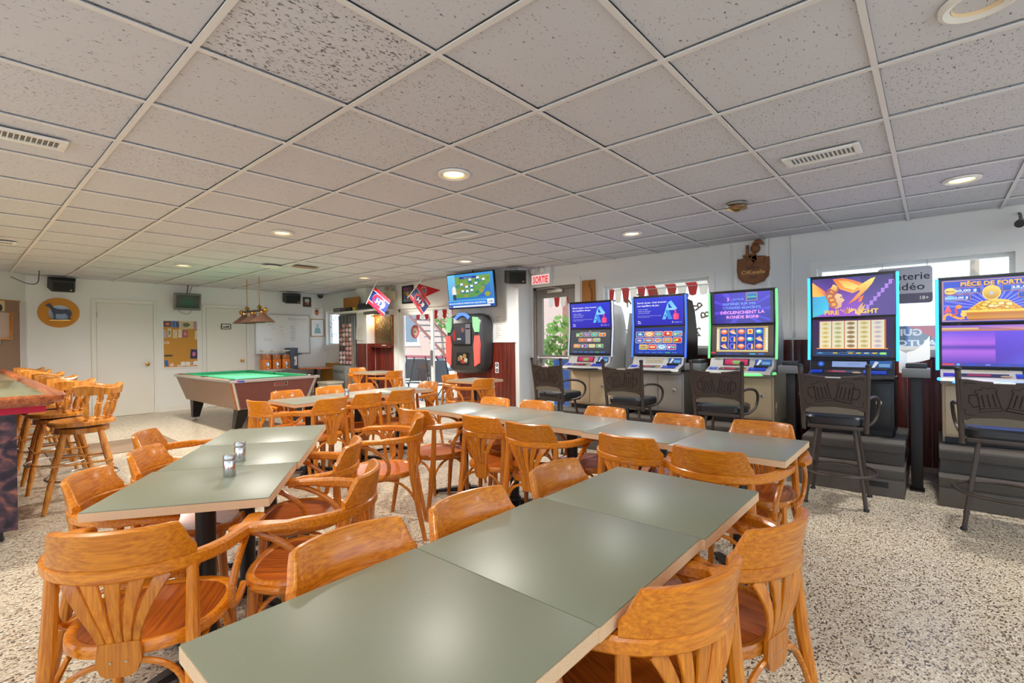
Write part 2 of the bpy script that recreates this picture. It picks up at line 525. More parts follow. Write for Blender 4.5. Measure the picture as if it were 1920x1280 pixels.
# ceiling: slab above, tees and each tile
ceil_o = struct('ceiling', MB().box(XL - .2, XR + .3, YB - .2, YF + .3, CZ + 0.05, CZ + 0.15), MT['white'], label='suspended ceiling of white acoustic tiles')
i0, i1 = -4, 9
j0, j1 = -4, 15
xs = [TX0 + i * TS for i in range(i0, i1 + 1)]
ys = [TY0 + j * TS for j in range(j0, j1 + 1)]
g = 0.011
tl = MB().box(-TS / 2 + g, TS / 2 - g, -TS / 2 + g, TS / 2 - g, 0.004, 0.018, 0.003)
tile_me = [tl.mesh('acoustic_tile', MT[k], smooth=False) for k in ('tile', 'tile_rough', 'tile_fine')]
LAMPS = [(2.34, 2.55), (2.335, 5.245), (2.29, 8.44), (5.0, 2.54), (5.0, 5.22), (4.98, 7.87), (5.03, -0.17), (2.39, -0.13)]
edge_mb = MB()
for i in range(i0 - 1, i1):
    for j in range(j0 - 1, j1 + 1):
        cx, cy = TX0 + (i + .5) * TS, TY0 + (j + .5) * TS
        if cx < XL - .3 or cx > XR + .3 or cy < YB - .1 or cy > YF + .3: continue
        x_a, x_b = max(cx - TS / 2, XL), min(cx + TS / 2, XR)
        y_a, y_b = max(cy - TS / 2, YB), min(cy + TS / 2, YF)
        if x_b - x_a < TS - .01 or y_b - y_a < TS - .01:
            if x_b - x_a > .03 and y_b - y_a > .03:
                obj('acoustic_tile', MB().box(x_a + g, x_b - g, y_a + g, y_b - g, CZ + .004, CZ + .018), MT['tile'], ceil_o, smooth=False)
            continue
        k = 1 if (i, j) in ((0, 0),) else (2 if (cx > 2.6 and cy < 3.2) or random.random() < .2 else 0)
        o = link('acoustic_tile', tile_me[k], ceil_o, (cx, cy, CZ + random.uniform(-.0006, .0012)))
        o.rotation_euler = (random.uniform(-.0025, .0025), random.uniform(-.0025, .0025), 0)
for i in range(i0 - 1, i1 + 1):
    x = TX0 + i * TS
    if XL < x < XR: struct('ceiling_tee', MB().box(x - .013, x + .013, YB, YF, CZ - .010, CZ - .0045), MT['tee'], ceil_o)
for j in range(j0 - 4, j1 + 1):
    y = TY0 + j * TS
    if YB < y < YF: struct('ceiling_tee', MB().box(XL, XR, y - .012, y + .012, CZ - .0085, CZ - .0042), MT['tee'], ceil_o)

def wall_x(name, x0, x1, ya, yb, holes, label, z1=CZ + .05):
    """wall in the YZ plane between x0 and x1; holes = (y0, y1, z0, z1)"""
    mb = MB(); y = ya
    for h in sorted(holes):
        mb.box(x0, x1, y, h[0], 0, z1)
        if h[2] > 0: mb.box(x0, x1, h[0], h[1], 0, h[2])
        mb.box(x0, x1, h[0], h[1], h[3], z1)
        y = h[1]
    mb.box(x0, x1, y, yb, 0, z1)
    return struct(name, mb, MT['wall'], label=label, smooth=False)
W2 = (2.185, 3.744, 1.19, 2.112)
W3 = (-0.574, 0.992, 1.18, 2.09)
DX = (4.238, 5.10, 0.0, 2.195)
SL = (6.72, 8.43, 0.0, 1.99)
W1 = (10.55, 11.37, 1.265, 2.09)
wr = wall_x('wall_right', XR, XR + .14, YB, 5.12, [W2, W3, DX], 'white painted wall behind the gaming machines')
wj = wall_x('wall_right_far', XJ, XJ + .16, 5.12, YF + .1, [SL, W1], 'white painted wall with the sliding patio door')
struct('wall_return', MB().box(XJ + .16, XR + .14, 5.12, 5.22, 0, CZ + .05), MT['wall'], label='short white return beside the exit door', smooth=False)
wf = struct('wall_far', MB().box(XL - .1, XJ + .2, YF, YF + .14, 0, CZ + .05), MT['wall'], label='white far wall behind the pool table', smooth=False)
bwl = [(-2.35, -0.05), (0.15, 2.45), (2.65, 4.95)]  # window openings added behind the viewpoint to let in fill daylight
mb = MB(); x = XL - .1
for a, b in bwl:
    mb.box(x, a, YB - .14, YB, 0, CZ + .05); mb.box(a, b, YB - .14, YB, 0, .52); mb.box(a, b, YB - .14, YB, 2.38, CZ + .05); x = b
mb.box(x, XR + .14, YB - .14, YB, 0, CZ + .05)
struct('wall_back', mb, MT['wall'], label='white wall behind the viewpoint with windows added for fill light', smooth=False)
lwl = [(-3.05, -.75, .52, 2.38), (-.55, 1.75, .52, 2.38), (1.95, 4.25, .52, 2.38)]  # unseen openings added here for an even daylight fill
wall_x('wall_left', XL - .14, XL, YB - .1, 5.6, lwl, 'white wall behind the bar with windows added for fill light')
# slanting wall in the far left corner: white header over a brown lower part
ax, ay, bx, by = -2.6, 5.35, 0.835, 11.45
L = math.hypot(bx - ax, by - ay); ang = math.atan2(by - ay, bx - ax)
Ms = trm(ax, ay, 0) @ rotm('Z', ang)
ws = struct('wall_slanted', MB().box(0, L, 0, .1, 2.06, CZ + .05, M=Ms).box(L - .03, L + .02, -.02, .08, 0, 2.06, M=Ms), MT['wall'], label='slanted white wall over the brown bar recess', smooth=False)
struct('recess_panel', MB().box(0, L, .06, .12, 0, 2.06, M=Ms), MT['brown_wall'], ws, smooth=False)
def on_slant(s, off, z):
    return Ms @ Vector((L - s, off, z))

# trims and frames ------------------------------------------------------
def frame_right(mb, x, h, w, t, sill=0.0):
    y0, y1, z0, z1 = h
    mb.box(x - t, x, y0 - w, y0, z0 - (w if z0 > 0 else 0), z1 + w); mb.box(x - t, x, y1, y1 + w, z0 - (w if z0 > 0 else 0), z1 + w)
    mb.box(x - t, x, y0, y1, z1, z1 + w)
    if z0 > 0: mb.box(x - t - sill, x, y0 - w, y1 + w, z0 - w, z0)
    return mb
def window_right(n, x, h, label, deep=.12):
    y0, y1, z0, z1 = h
    w = thing('window_%d' % n, label, None, (0, 0, 0)); del_cat(w)
    w['kind'] = 'structure'
    obj('window_trim', frame_right(MB(), x, h, .07, .016, .03), MT['white'], w, smooth=False)
    mb = MB(); f = .035
    xa, xb = x + deep - .05, x + deep
    mb.box(xa, xb, y0, y0 + f, z0, z1); mb.box(xa, xb, y1 - f, y1, z0, z1); mb.box(xa, xb, y0 + f, y1 - f, z0, z0 + f); mb.box(xa, xb, y0 + f, y1 - f, z1 - f, z1)
    obj('window_frame', mb, MT['white'], w, smooth=False)
    obj('window_pane', MB().box(xb - .03, xb - .024, y0 + f, y1 - f, z0 + f, z1 - f), MT['glass'], w, smooth=False)
    return w
def del_cat(o):
    if 'category' in o: del o['category']
win1 = window_right(1, XJ, W1, 'small window behind the ball rack in the corner')
win2 = window_right(2, XR, W2, 'wide window with mirrored lettering between machines')
win3 = window_right(3, XR, W3, 'wide window behind the two rightmost machines')
for k, (a, b) in enumerate(bwl):
    w = thing('window_%d' % (k + 4), 'unseen window added behind the viewpoint for fill light', None); del_cat(w); w['kind'] = 'structure'
    mb = MB()
    for q in (a, (a + b) / 2 - .02, b - .04): mb.box(q, q + .04, YB - .1, YB - .05, .52, 2.38)
    mb.box(a, b, YB - .1, YB - .05, .52, .56).box(a, b, YB - .1, YB - .05, 2.34, 2.38)
    obj('window_frame', mb, MT['white'], w, smooth=False)
for k, (a, b, c, d_) in enumerate(lwl):
    w = thing('window_%d' % (k + 7), 'unseen window added behind the bar for fill light', None); w['kind'] = 'structure'
    mb = MB()
    for q in (a, (a + b) / 2 - .02, b - .04): mb.box(XL - .1, XL - .05, q, q + .04, c, d_)
    mb.box(XL - .1, XL - .05, a, b, c, c + .04).box(XL - .1, XL - .05, a, b, d_ - .04, d_)
    obj('window_frame', mb, MT['white'], w, smooth=False)
# mirrored lettering on the panes (read from the street)
GOLD = S(140, 122, 92)
def arc_text(word, cy, cz, rx, rz, a0, a1, size, Mx, name, parent, extra=()):
    A = Art(0.0)
    n = len(word)
    for i, ch in enumerate(word):
        t = a0 + (a1 - a0) * i / (n - 1)
        A.text(ch, rx * math.cos(t), rz * math.sin(t), size, GOLD, 'C', .02, rot=t - PI / 2, mirror=True)
    for ch, x, y in extra:
        A.text(ch, x, y, size * .95, GOLD, 'C', .02, mirror=True)
    A.build(name, MT['decal'], parent, Mx)
arc_text('BRASSERIE', 0, 0, .66, .36, math.radians(16), math.radians(164), .17, wallM('right', XR + .08, 2.965, 1.52), 'window_lettering', win2, (('2', .60, -.17), ('7', .42, -.17), ('2', -.60, -.17), ('5', -.42, -.17)))
arc_text('BRASSERIE', 0, 0, .36, .26, math.radians(16), math.radians(164), .12, wallM('right', XJ + .08, 10.95, 1.62), 'window_lettering', win1, (('S', -.30, -.16), ('T', -.2, -.16), ('E', -.1, -.16)))

# exit door -------------------------------------------------------------
d1 = thing('door_1', 'glazed exit door under the red exit sign', None); del_cat(d1); d1['kind'] = 'structure'
MT['door_metal'] = pm('door_frame_metal', S(128, 120, 114), 0.4, metal=.3)
y0, y1, _, z1 = DX
obj('door_trim', MB().box(XR - .02, XR, y0 - .1, y0, 0, z1).box(XR - .02, XR, y0 - .1, y1, z1, z1 + .11), MT['white'], d1, smooth=False)
xd = XR + .03
obj('door_frame', MB().box(xd, xd + .07, y1 - .05, y1, 0, z1).box(xd, xd + .07, y0, y0 + .05, 0, z1).box(xd, xd + .07, y0, y1, z1 - .05, z1), MT['door_metal'], d1, smooth=False)
obj('door_leaf', MB().box(xd + .01, xd + .06, y1 - .17, y1 - .055, .02, z1 - .055, .004).box(xd + .01, xd + .06, y0 + .055, y0 + .17, .02, z1 - .055, .004).box(xd + .01, xd + .06, y0 + .17, y1 - .17, z1 - .18, z1 - .055).box(xd + .01, xd + .06, y0 + .17, y1 - .17, .02, .25).box(xd + .01, xd + .06, y0 + .17, y1 - .17, 1.0, 1.07), MT['door_metal'], d1, smooth=False)
obj('door_pane', MB().box(xd + .03, xd + .036, y0 + .16, y1 - .16, .25, 2.02), MT['glass'], d1, smooth=False)
obj('door_closer', MB().box(xd - .04, xd + .01, y0 + .25, y0 + .55, 2.085, 2.14, .005).tube([(xd - .02, y0 + .3, 2.15), (xd - .07, y0 + .45, 2.17), (xd - .02, y1 - .12, 2.165)], .008), MT['alu'], d1)
obj('push_bar', MB().tube([(xd - .05, y0 + .12, 1.03), (xd - .05, y1 - .12, 1.03)], .014).box(xd - .05, xd + .01, y0 + .1, y0 + .14, 1.0, 1.06).box(xd - .05, xd + .01, y1 - .14, y1 - .1, 1.0, 1.06), MT['alu'], d1)
# sliding patio door ----------------------------------------------------
d2 = thing('door_2', 'white sliding patio door standing half open', None); del_cat(d2); d2['kind'] = 'structure'
y0, y1, _, z1 = SL
obj('door_trim', MB().box(XJ - .02, XJ, y1, y1 + .13, 0, z1).box(XJ - .02, XJ, y0 - .05, y1 + .13, z1, z1 + .12), MT['offwhite'], d2, smooth=False)
obj('door_frame', MB().box(XJ + .02, XJ + .13, y1 - .05, y1, 0, z1).box(XJ + .02, XJ + .13, y0, y0 + .05, 0, z1).box(XJ + .02, XJ + .13, y0, y1, z1 - .05, z1).box(XJ + .02, XJ + .13, y0, y1, 0, .03), MT['white'], d2, smooth=False)
def leaf(name, x, ya, yb):
    o = obj(name, MB().box(x, x + .04, ya, ya + .07, .03, z1 - .05).box(x, x + .04, yb - .07, yb, .03, z1 - .05).box(x, x + .04, ya + .07, yb - .07, z1 - .13, z1 - .05).box(x, x + .04, ya + .07, yb - .07, .03, .12), MT['white'], d2, smooth=False)
    obj('door_pane', MB().box(x + .017, x + .023, ya + .06, yb - .06, .11, z1 - .12), MT['glass'], o, smooth=False)
    return o
lf = leaf('sliding_leaf', XJ + .035, 7.36, y1 - .05)
obj('door_handle', MB().box(XJ + .0, XJ + .036, 7.375, 7.415, .85, 1.15, .008), MT['plastic_grey'], lf)
A = Art()
A.ell(0, 0, .135, .135, S(190, 60, 62), n=28).ell(0, 0, .105, .105, S(236, 226, 214), n=28).ring(0, 0, .098, .098, .02, S(190, 60, 62)).text('CHC', 0, -.03, .085, S(150, 130, 110), 'C', .02, width=.15)
A.build('round_sticker', MT['decal'], lf, wallM('right', XJ + .045, 7.93, 1.52))
# far wall doors --------------------------------------------------------
def panel_door(n, xa, xb, zt, kx, label):
    d = thing('door_%d' % n, label, None, (0, 0, 0)); del_cat(d); d['kind'] = 'structure'
    obj('door_trim', MB().box(xa - .075, xa - .006, YF - .022, YF, 0, zt + .07, .004).box(xb + .006, xb + .06, YF - .022, YF, 0, zt + .07, .004).box(xa - .006, xb + .006, YF - .022, YF, zt + .006, zt + .07, .004), MT['offwhite'], d)
    obj('door_leaf', MB().box(xa, xb, YF - .014, YF, .006, zt, .003), MT['offwhite'], d)
    Mk = trm(kx, YF - .014, .955) @ rotm('X', PI / 2)
    obj('door_knob', MB().lathe([(.032, 0), (.034, .006), (.014, .012), (.012, .03), (.026, .04), (.031, .055), (.026, .068), (.008, .072)], 16, Mk), MT['brass'], d)
    return d
d3 = panel_door(3, 1.742, 2.585, 2.095, 2.487, 'wide white door left of the cork board')
obj('door_hinge', MB().tube([(1.745, YF - .022, 1.83), (1.745, YF - .022, 1.92)], .008), MT['alu'], d3)
d4 = panel_door(4, 3.50, 4.28, 2.075, 4.178, 'white door behind the pool table lamp')
struct('baseboard_far', MB().box(2.66, 3.42, YF - .012, YF, 0, .1).box(.86, 1.66, YF - .012, YF, 0, .1), MT['offwhite'], smooth=False, label='low white baseboard on the far wall')

# wainscot --------------------------------------------------------------
pw = .094
plank = MB().box(-.014, 0, -pw / 2 + .002, pw / 2 - .002, 0, 1.29, .004).mesh('plank', MT['red_wood'])
plank_s = MB().box(-.014, 0, -pw / 2 + .002, pw / 2 - .002, 0, 1.10, .004).mesh('plank', MT['red_wood'])
def wains(parent, x, ya, yb, me):
    y = ya + pw / 2
    while y < yb - pw / 2 + .01:
        link('plank', me, parent, (x, y, 0)); y += pw
wains(wr, XR, -1.3, -.66, plank); wains(wr, XR, -.64, 1.06, plank_s); wains(wr, XR, 1.07, 2.1, plank); wains(wr, XR, 2.12, 3.82, plank_s); wains(wr, XR, 3.83, 4.12, plank)
wains(wj, XJ, 5.23, 6.68, plank)
wains(wj, XJ, 8.59, 9.25, plank)
obj('wainscot_cap', MB().box(XR - .024, XR, 1.06, 2.1, 1.29, 1.315).box(XR - .024, XR, 3.83, 4.12, 1.29, 1.315), MT['white'], wr, smooth=False)
obj('wainscot_cap', MB().box(XJ - .024, XJ, 5.18, 6.68, 1.29, 1.315), MT['white'], wj, smooth=False)
# pilaster by the exit door, pilaster by the chalkboard
mb = MB().box(XJ - .035, XJ, 5.12, 5.18, 0, CZ)
obj('corner_trim', mb, MT['white'], wj, smooth=False)
wp = struct('pilaster', MB().box(XJ - .22, XJ, 9.26, 9.66, 0, CZ), MT['wall'], label='white pilaster left of the chalkboard', smooth=False)
for k in range(4):
    link('plank', plank, wp, (XJ - .22, 9.26 + pw * (k + .55), 0))
ps = MB().box(-.1, .1, -.012, 0, 0, 1.29, .003).mesh('plank', MT['red_wood'])
link('plank', ps, wp, (XJ - .12, 9.26, 0))
# conduits and seams on the machine wall
for y, z0, r in ((1.24, .95, .011), (1.90, 1.35, .007)):
    obj('conduit_pipe', MB().tube([(XR - .012, y, z0), (XR - .012, y, CZ)], r), MT['white'], wr)
obj('wall_batten', MB().box(XR - .012, XR, 1.46, 1.52, 1.32, CZ).box(XR - .008, XR, 1.84, 1.87, 1.32, CZ), MT['white'], wr, smooth=False)
obj('metal_strap', MB().box(XR - .013, XR - .011, 1.475, 1.49, 1.8, CZ), MT['alu'], wr, smooth=False)

# recessed ceiling lamps ------------------------------------------------
ring_me = MB().lathe([(.075, .02), (.078, -.004), (.098, -.012), (.112, -.006), (.114, .006)], 28, cap=False).mesh('trim_ring', MT['white'])
MT['lamp'] = pm('lamp_glow', S(255, 214, 150), .5, emis=(1.0, .66, .30, 1), estr=3.0)
MT['lamp_pale'] = pm('lamp_glow_pale', S(255, 236, 205), .5, emis=(1.0, .86, .62, 1), estr=3.2)
MT['lamp_rim'] = pm('lamp_baffle', S(240, 214, 170), .4)
bulb_w = MB().lathe([(.001, -.002), (.05, -.001), (.068, .004), (.07, .03)], 24, cap=False).mesh('lamp_bulb', MT['lamp'])
bulb_p = MB().lathe([(.001, -.002), (.05, -.001), (.068, .004), (.07, .03)], 24, cap=False).mesh('lamp_bulb', MT['lamp_pale'])
bulb_off = MB().lathe([(.001, .012), (.05, .013), (.068, .016), (.07, .03)], 24, cap=False).mesh('lamp_bulb', pm('lamp_unlit', S(70, 84, 120), .2))
baf_me = MB().lathe([(.07, .03), (.076, -.002)], 24, cap=False).mesh('baffle', MT['lamp_rim'])
LL = ['ceiling lamp directly above the middle of the long tables', 'ceiling lamp above the near end of the pool table side', 'ceiling lamp nearest the far wall doors', 'ceiling lamp in front of the second machine',
      'ceiling lamp in front of the television', 'ceiling lamp near the fan flags', 'ceiling lamp in front of the rightmost machines', 'unlit ceiling lamp at the top right corner of the view']
for k, (x, y) in enumerate(LAMPS):
    pale = k in (3, 4, 6)
    t = thing('ceiling_lamp', LL[k], 'lamp', (x, y, CZ - .006), 0, 'recessed ceiling lamps')
    link('trim_ring', ring_me, t); link('baffle', baf_me, t)
    link('lamp_bulb', bulb_off if k == 7 else (bulb_p if pale else bulb_w), t)
    d = bpy.data.lights.new('ceiling_lamp_light', 'SPOT'); d.spot_size = math.radians(165); d.spot_blend = 0.8; d.shadow_soft_size = .07
    d.energy = (115, 190, 300, 115, 160, 240, 115, 0)[k]
    d.color = (1.0, .985, .96) if pale else (1.0, .945, .87)
    lo = bpy.data.objects.new('ceiling_lamp_light', d); COL.objects.link(lo); lo.location = (0, 0, -.03); lo.parent = t
for (x, y, pw_, wh) in ((-.35, 2.5, 100, 'over the near end of the bar side'), (-.35, 5.2, 180, 'over the middle of the bar'), (-.35, 7.9, 250, 'over the far end of the bar'), (-.35, -.2, 70, 'behind the viewpoint on the left'), (2.4, -2.6, 70, 'behind the viewpoint by the back windows'), (5.0, -2.6, 70, 'behind the viewpoint on the machine side')):   # unseen lamps added to even out the light over the bar and behind the viewpoint
    t = thing('ceiling_lamp', 'ceiling lamp added for fill light, out of view ' + wh, 'lamp', (x, y, CZ - .006), 0, 'recessed ceiling lamps')
    link('trim_ring', ring_me, t); link('baffle', baf_me, t); link('lamp_bulb', bulb_w, t)
    d = bpy.data.lights.new('ceiling_lamp_light', 'SPOT'); d.spot_size = math.radians(165); d.spot_blend = 0.8; d.shadow_soft_size = .07
    d.energy = pw_ * 1.1; d.color = (1.0, .92, .80)
    lo = bpy.data.objects.new('ceiling_lamp_light', d); COL.objects.link(lo); lo.location = (0, 0, -.03); lo.parent = t
# ceiling vents
def vent(x, y, lx, ly, label, nsl, along):
    t = thing('ceiling_vent', label, 'vent', (x, y, CZ), 0, 'ceiling vents')
    mb = MB(); w = .035; hx_, hy = lx / 2, ly / 2
    mb.box(-hx_, hx_, -hy, -hy + w, -.022, -.008, .004).box(-hx_, hx_, hy - w, hy, -.022, -.008, .004).box(-hx_, -hx_ + w, -hy + w, hy - w, -.022, -.008, .004).box(hx_ - w, hx_, -hy + w, hy - w, -.022, -.008, .004)
    obj('frame', mb, MT['white'], t)
    obj('backing', MB().box(-hx_ + w, hx_ - w, -hy + w, hy - w, -.010, -.0085), MT['plastic_grey'], t, smooth=False)
    n = nsl
    if along == 'x':
        sl = MB().box(-.002, .002, -hy + w, hy - w, -.020, -.010).mesh('slat', MT['white'])
        for i in range(n): link('slat', sl, t, (-hx_ + w + (lx - 2 * w) * (i + .5) / n, 0, 0), (0, .5, 0))
    else:
        sl = MB().box(-hx_ + w, hx_ - w, -.002, .002, -.020, -.010).mesh('slat', MT['white'])
        for i in range(n): link('slat', sl, t, (0, -hy + w + (ly - 2 * w) * (i + .5) / n, 0), (.5, 0, 0))
vent(.24, 3.83, .44, .19, 'white ceiling vent at the left edge of the view', 16, 'x')
vent(3.69, .54, .20, .42, 'white ceiling vent above the rightmost tables', 15, 'y')
vent(3.69, 3.93, .22, .36, 'white ceiling vent above the far end of the tables', 12, 'y')
vent(.33, 7.87, .36, .18, 'small white ceiling vent above the bar', 10, 'x')
# smoke detector and odd ceiling fittings
t = thing('smoke_detector', 'round metal heat detector on the ceiling', 'detector', (4.535, 1.3, CZ - .005))
obj('base', MB().lathe([(.09, 0), (.09, -.015), (.06, -.02), (.05, -.035)], 20), MT['steel'], t)
obj('guard', MB().lathe([(.05, -.03), (.085, -.038), (.085, -.046), (.04, -.055), (.02, -.07)], 20), MT['brass'], t)
t = thing('ceiling_hatch', 'hanging white disc below a lifted ceiling tile', 'hatch', (3.19, 7.55, CZ - .004))
obj('plate', MB().lathe([(.13, -.03), (.14, -.026), (.14, -.018), (.05, -.012)], 20), MT['white'], t)
obj('bracket', MB().box(-.09, .09, -.015, .015, -.014, 0), MT['plastic_black'], t)
obj('gap_board', MB().box(.25, .6, -.3, -.12, -.012, -.0065), MT['brown_wall'], t, smooth=False)
# ================================================================== tables
TZ = .745
_tabs = {}
def table(cx, cy, sx, sy, rot, label, group, mat='laminate', base=True):
    key = (round(sx, 3), round(sy, 3), mat)
    if key not in _tabs:
        top = MB().box(-sx / 2 + .001, sx / 2 - .001, -sy / 2 + .001, sy / 2 - .001, TZ - .0035, TZ, .0012).mesh('tabletop', MT[mat])
        edge = MB().box(-sx / 2, sx / 2, -sy / 2, sy / 2, TZ - .034, TZ - .0036).mesh('table_edge', MT['chipboard'], smooth=False)
        col_ = MB().lathe([(.038, .06), (.038, TZ - .05), (.07, TZ - .045), (.07, TZ - .034)], 18).mesh('column', MT['black'])
        bs = MB()
        for k in range(4):
            M = rotm('Z', k * PI / 2 + PI / 4)
            bs.add([(0, -.032, .02), (.27, -.02, .012), (.27, .02, .012), (0, .032, .02), (0, -.032, .065), (.27, -.016, .028), (.27, .016, .028), (0, .032, .065)],
                   [(3, 2, 1, 0), (4, 5, 6, 7), (0, 1, 5, 4), (1, 2, 6, 5), (2, 3, 7, 6), (3, 0, 4, 7)], M)
            bs.lathe([(.018, 0), (.018, .013)], 10, M @ trm(.25, 0, 0))
        bs.lathe([(.055, .03), (.05, .08)], 16)
        plate = MB().box(-.15, .15, -.15, .15, TZ - .045, TZ - .0345).mesh('mount_plate', MT['black'], smooth=False)
        _tabs[key] = (top, edge, col_, bs.mesh('cross_base', MT['black']), plate)
    t = thing('pedestal_table', label, 'table', (cx, cy, 0), rot, group)
    for n, me in zip(('tabletop', 'table_edge', 'column', 'cross_base', 'mount_plate'), _tabs[key]):
        link(n, me, t)
    return t
GA = 'square tables of the nearest long row'
ya_, yb_ = .512, 1.098
table((.285 + .856) / 2, .815, .571, .592, 0, 'grey-green square table nearest the viewpoint', GA)
table((.856 + 1.425) / 2, .812, .569, .592, 0, 'grey-green square table in the middle of the nearest row', GA)
table((1.425 + 1.995) / 2, .800, .570, .592, 0, 'grey-green square table at the far end of the nearest row', GA)
GB = 'square tables of the slanted row at left'
bdx, bdy = math.cos(math.radians(55)), math.sin(math.radians(55))
bn = (bdy, -bdx)
p0 = (.284, 2.252)
for k, (lab) in enumerate(('grey-green table at the near end of the slanted row', 'grey-green table in the middle of the slanted row with one shaker', 'grey-green table at the far end of the slanted row')):
    s0 = .0 + .555 * k + .277; w0 = .305
    off = (0, .012, .004)[k]
    table(p0[0] + bdx * s0 + bn[0] * (w0 + off), p0[1] + bdy * s0 + bn[1] * (w0 + off), .553, .61, math.radians(55), lab, GB)
GC = 'square tables of the row before the machines'
for k, lab in enumerate(('grey table at the right end of the machine-side row', 'second grey table from the right in the machine-side row', 'middle grey table of the machine-side row', 'second grey table from the left in the machine-side row', 'grey table at the left end of the machine-side row')):
    sy = .575
    table((2.56, 2.595, 2.63, 2.66, 2.655)[k] + .285, .528 + sy * (k + .5), .575, sy - .002, 0, lab, GC, 'laminate2')
GD = 'square tables of the row by the pool table'
for k, lab in enumerate(('grey table at the left end of the pool-side row', 'grey table in the middle of the pool-side row with a shaker', 'grey table at the right end of the pool-side row')):
    table(2.12 + .577 * (k + .5), 4.85 + .03 * k, .575, .58, 0, lab, GD, 'laminate2')
table(5.42, 8.13, .60, .75, 0, 'small grey table in front of the chalkboard', 'small tables by the far walls', 'laminate2')
table(5.12, 5.18, .58, .62, 0, 'small grey table below the jukebox', 'small tables by the far walls', 'laminate2')

# shakers
def shaker(x, y, label, z=TZ):
    t = thing('salt_shaker', label, 'shaker', (x, y, z), 0, 'steel shakers')
    link('body', _shb, t); link('cap', _shc, t)
_shb = MB().lathe([(.024, 0), (.025, .003), (.025, .07), (.023, .073)], 20).mesh('body', MT['chrome'])
_shc = MB().lathe([(.0235, .074), (.0255, .076), (.0255, .092), (.022, .097), (.001, .098)], 20).mesh('cap', MT['steel'])
shaker(.80, 2.345, 'steel shaker on the slanted row, the nearer of two')
shaker(.935, 2.60, 'steel shaker on the slanted row, the farther of two')
shaker(2.70, 4.62, 'steel shaker on the row by the pool table')

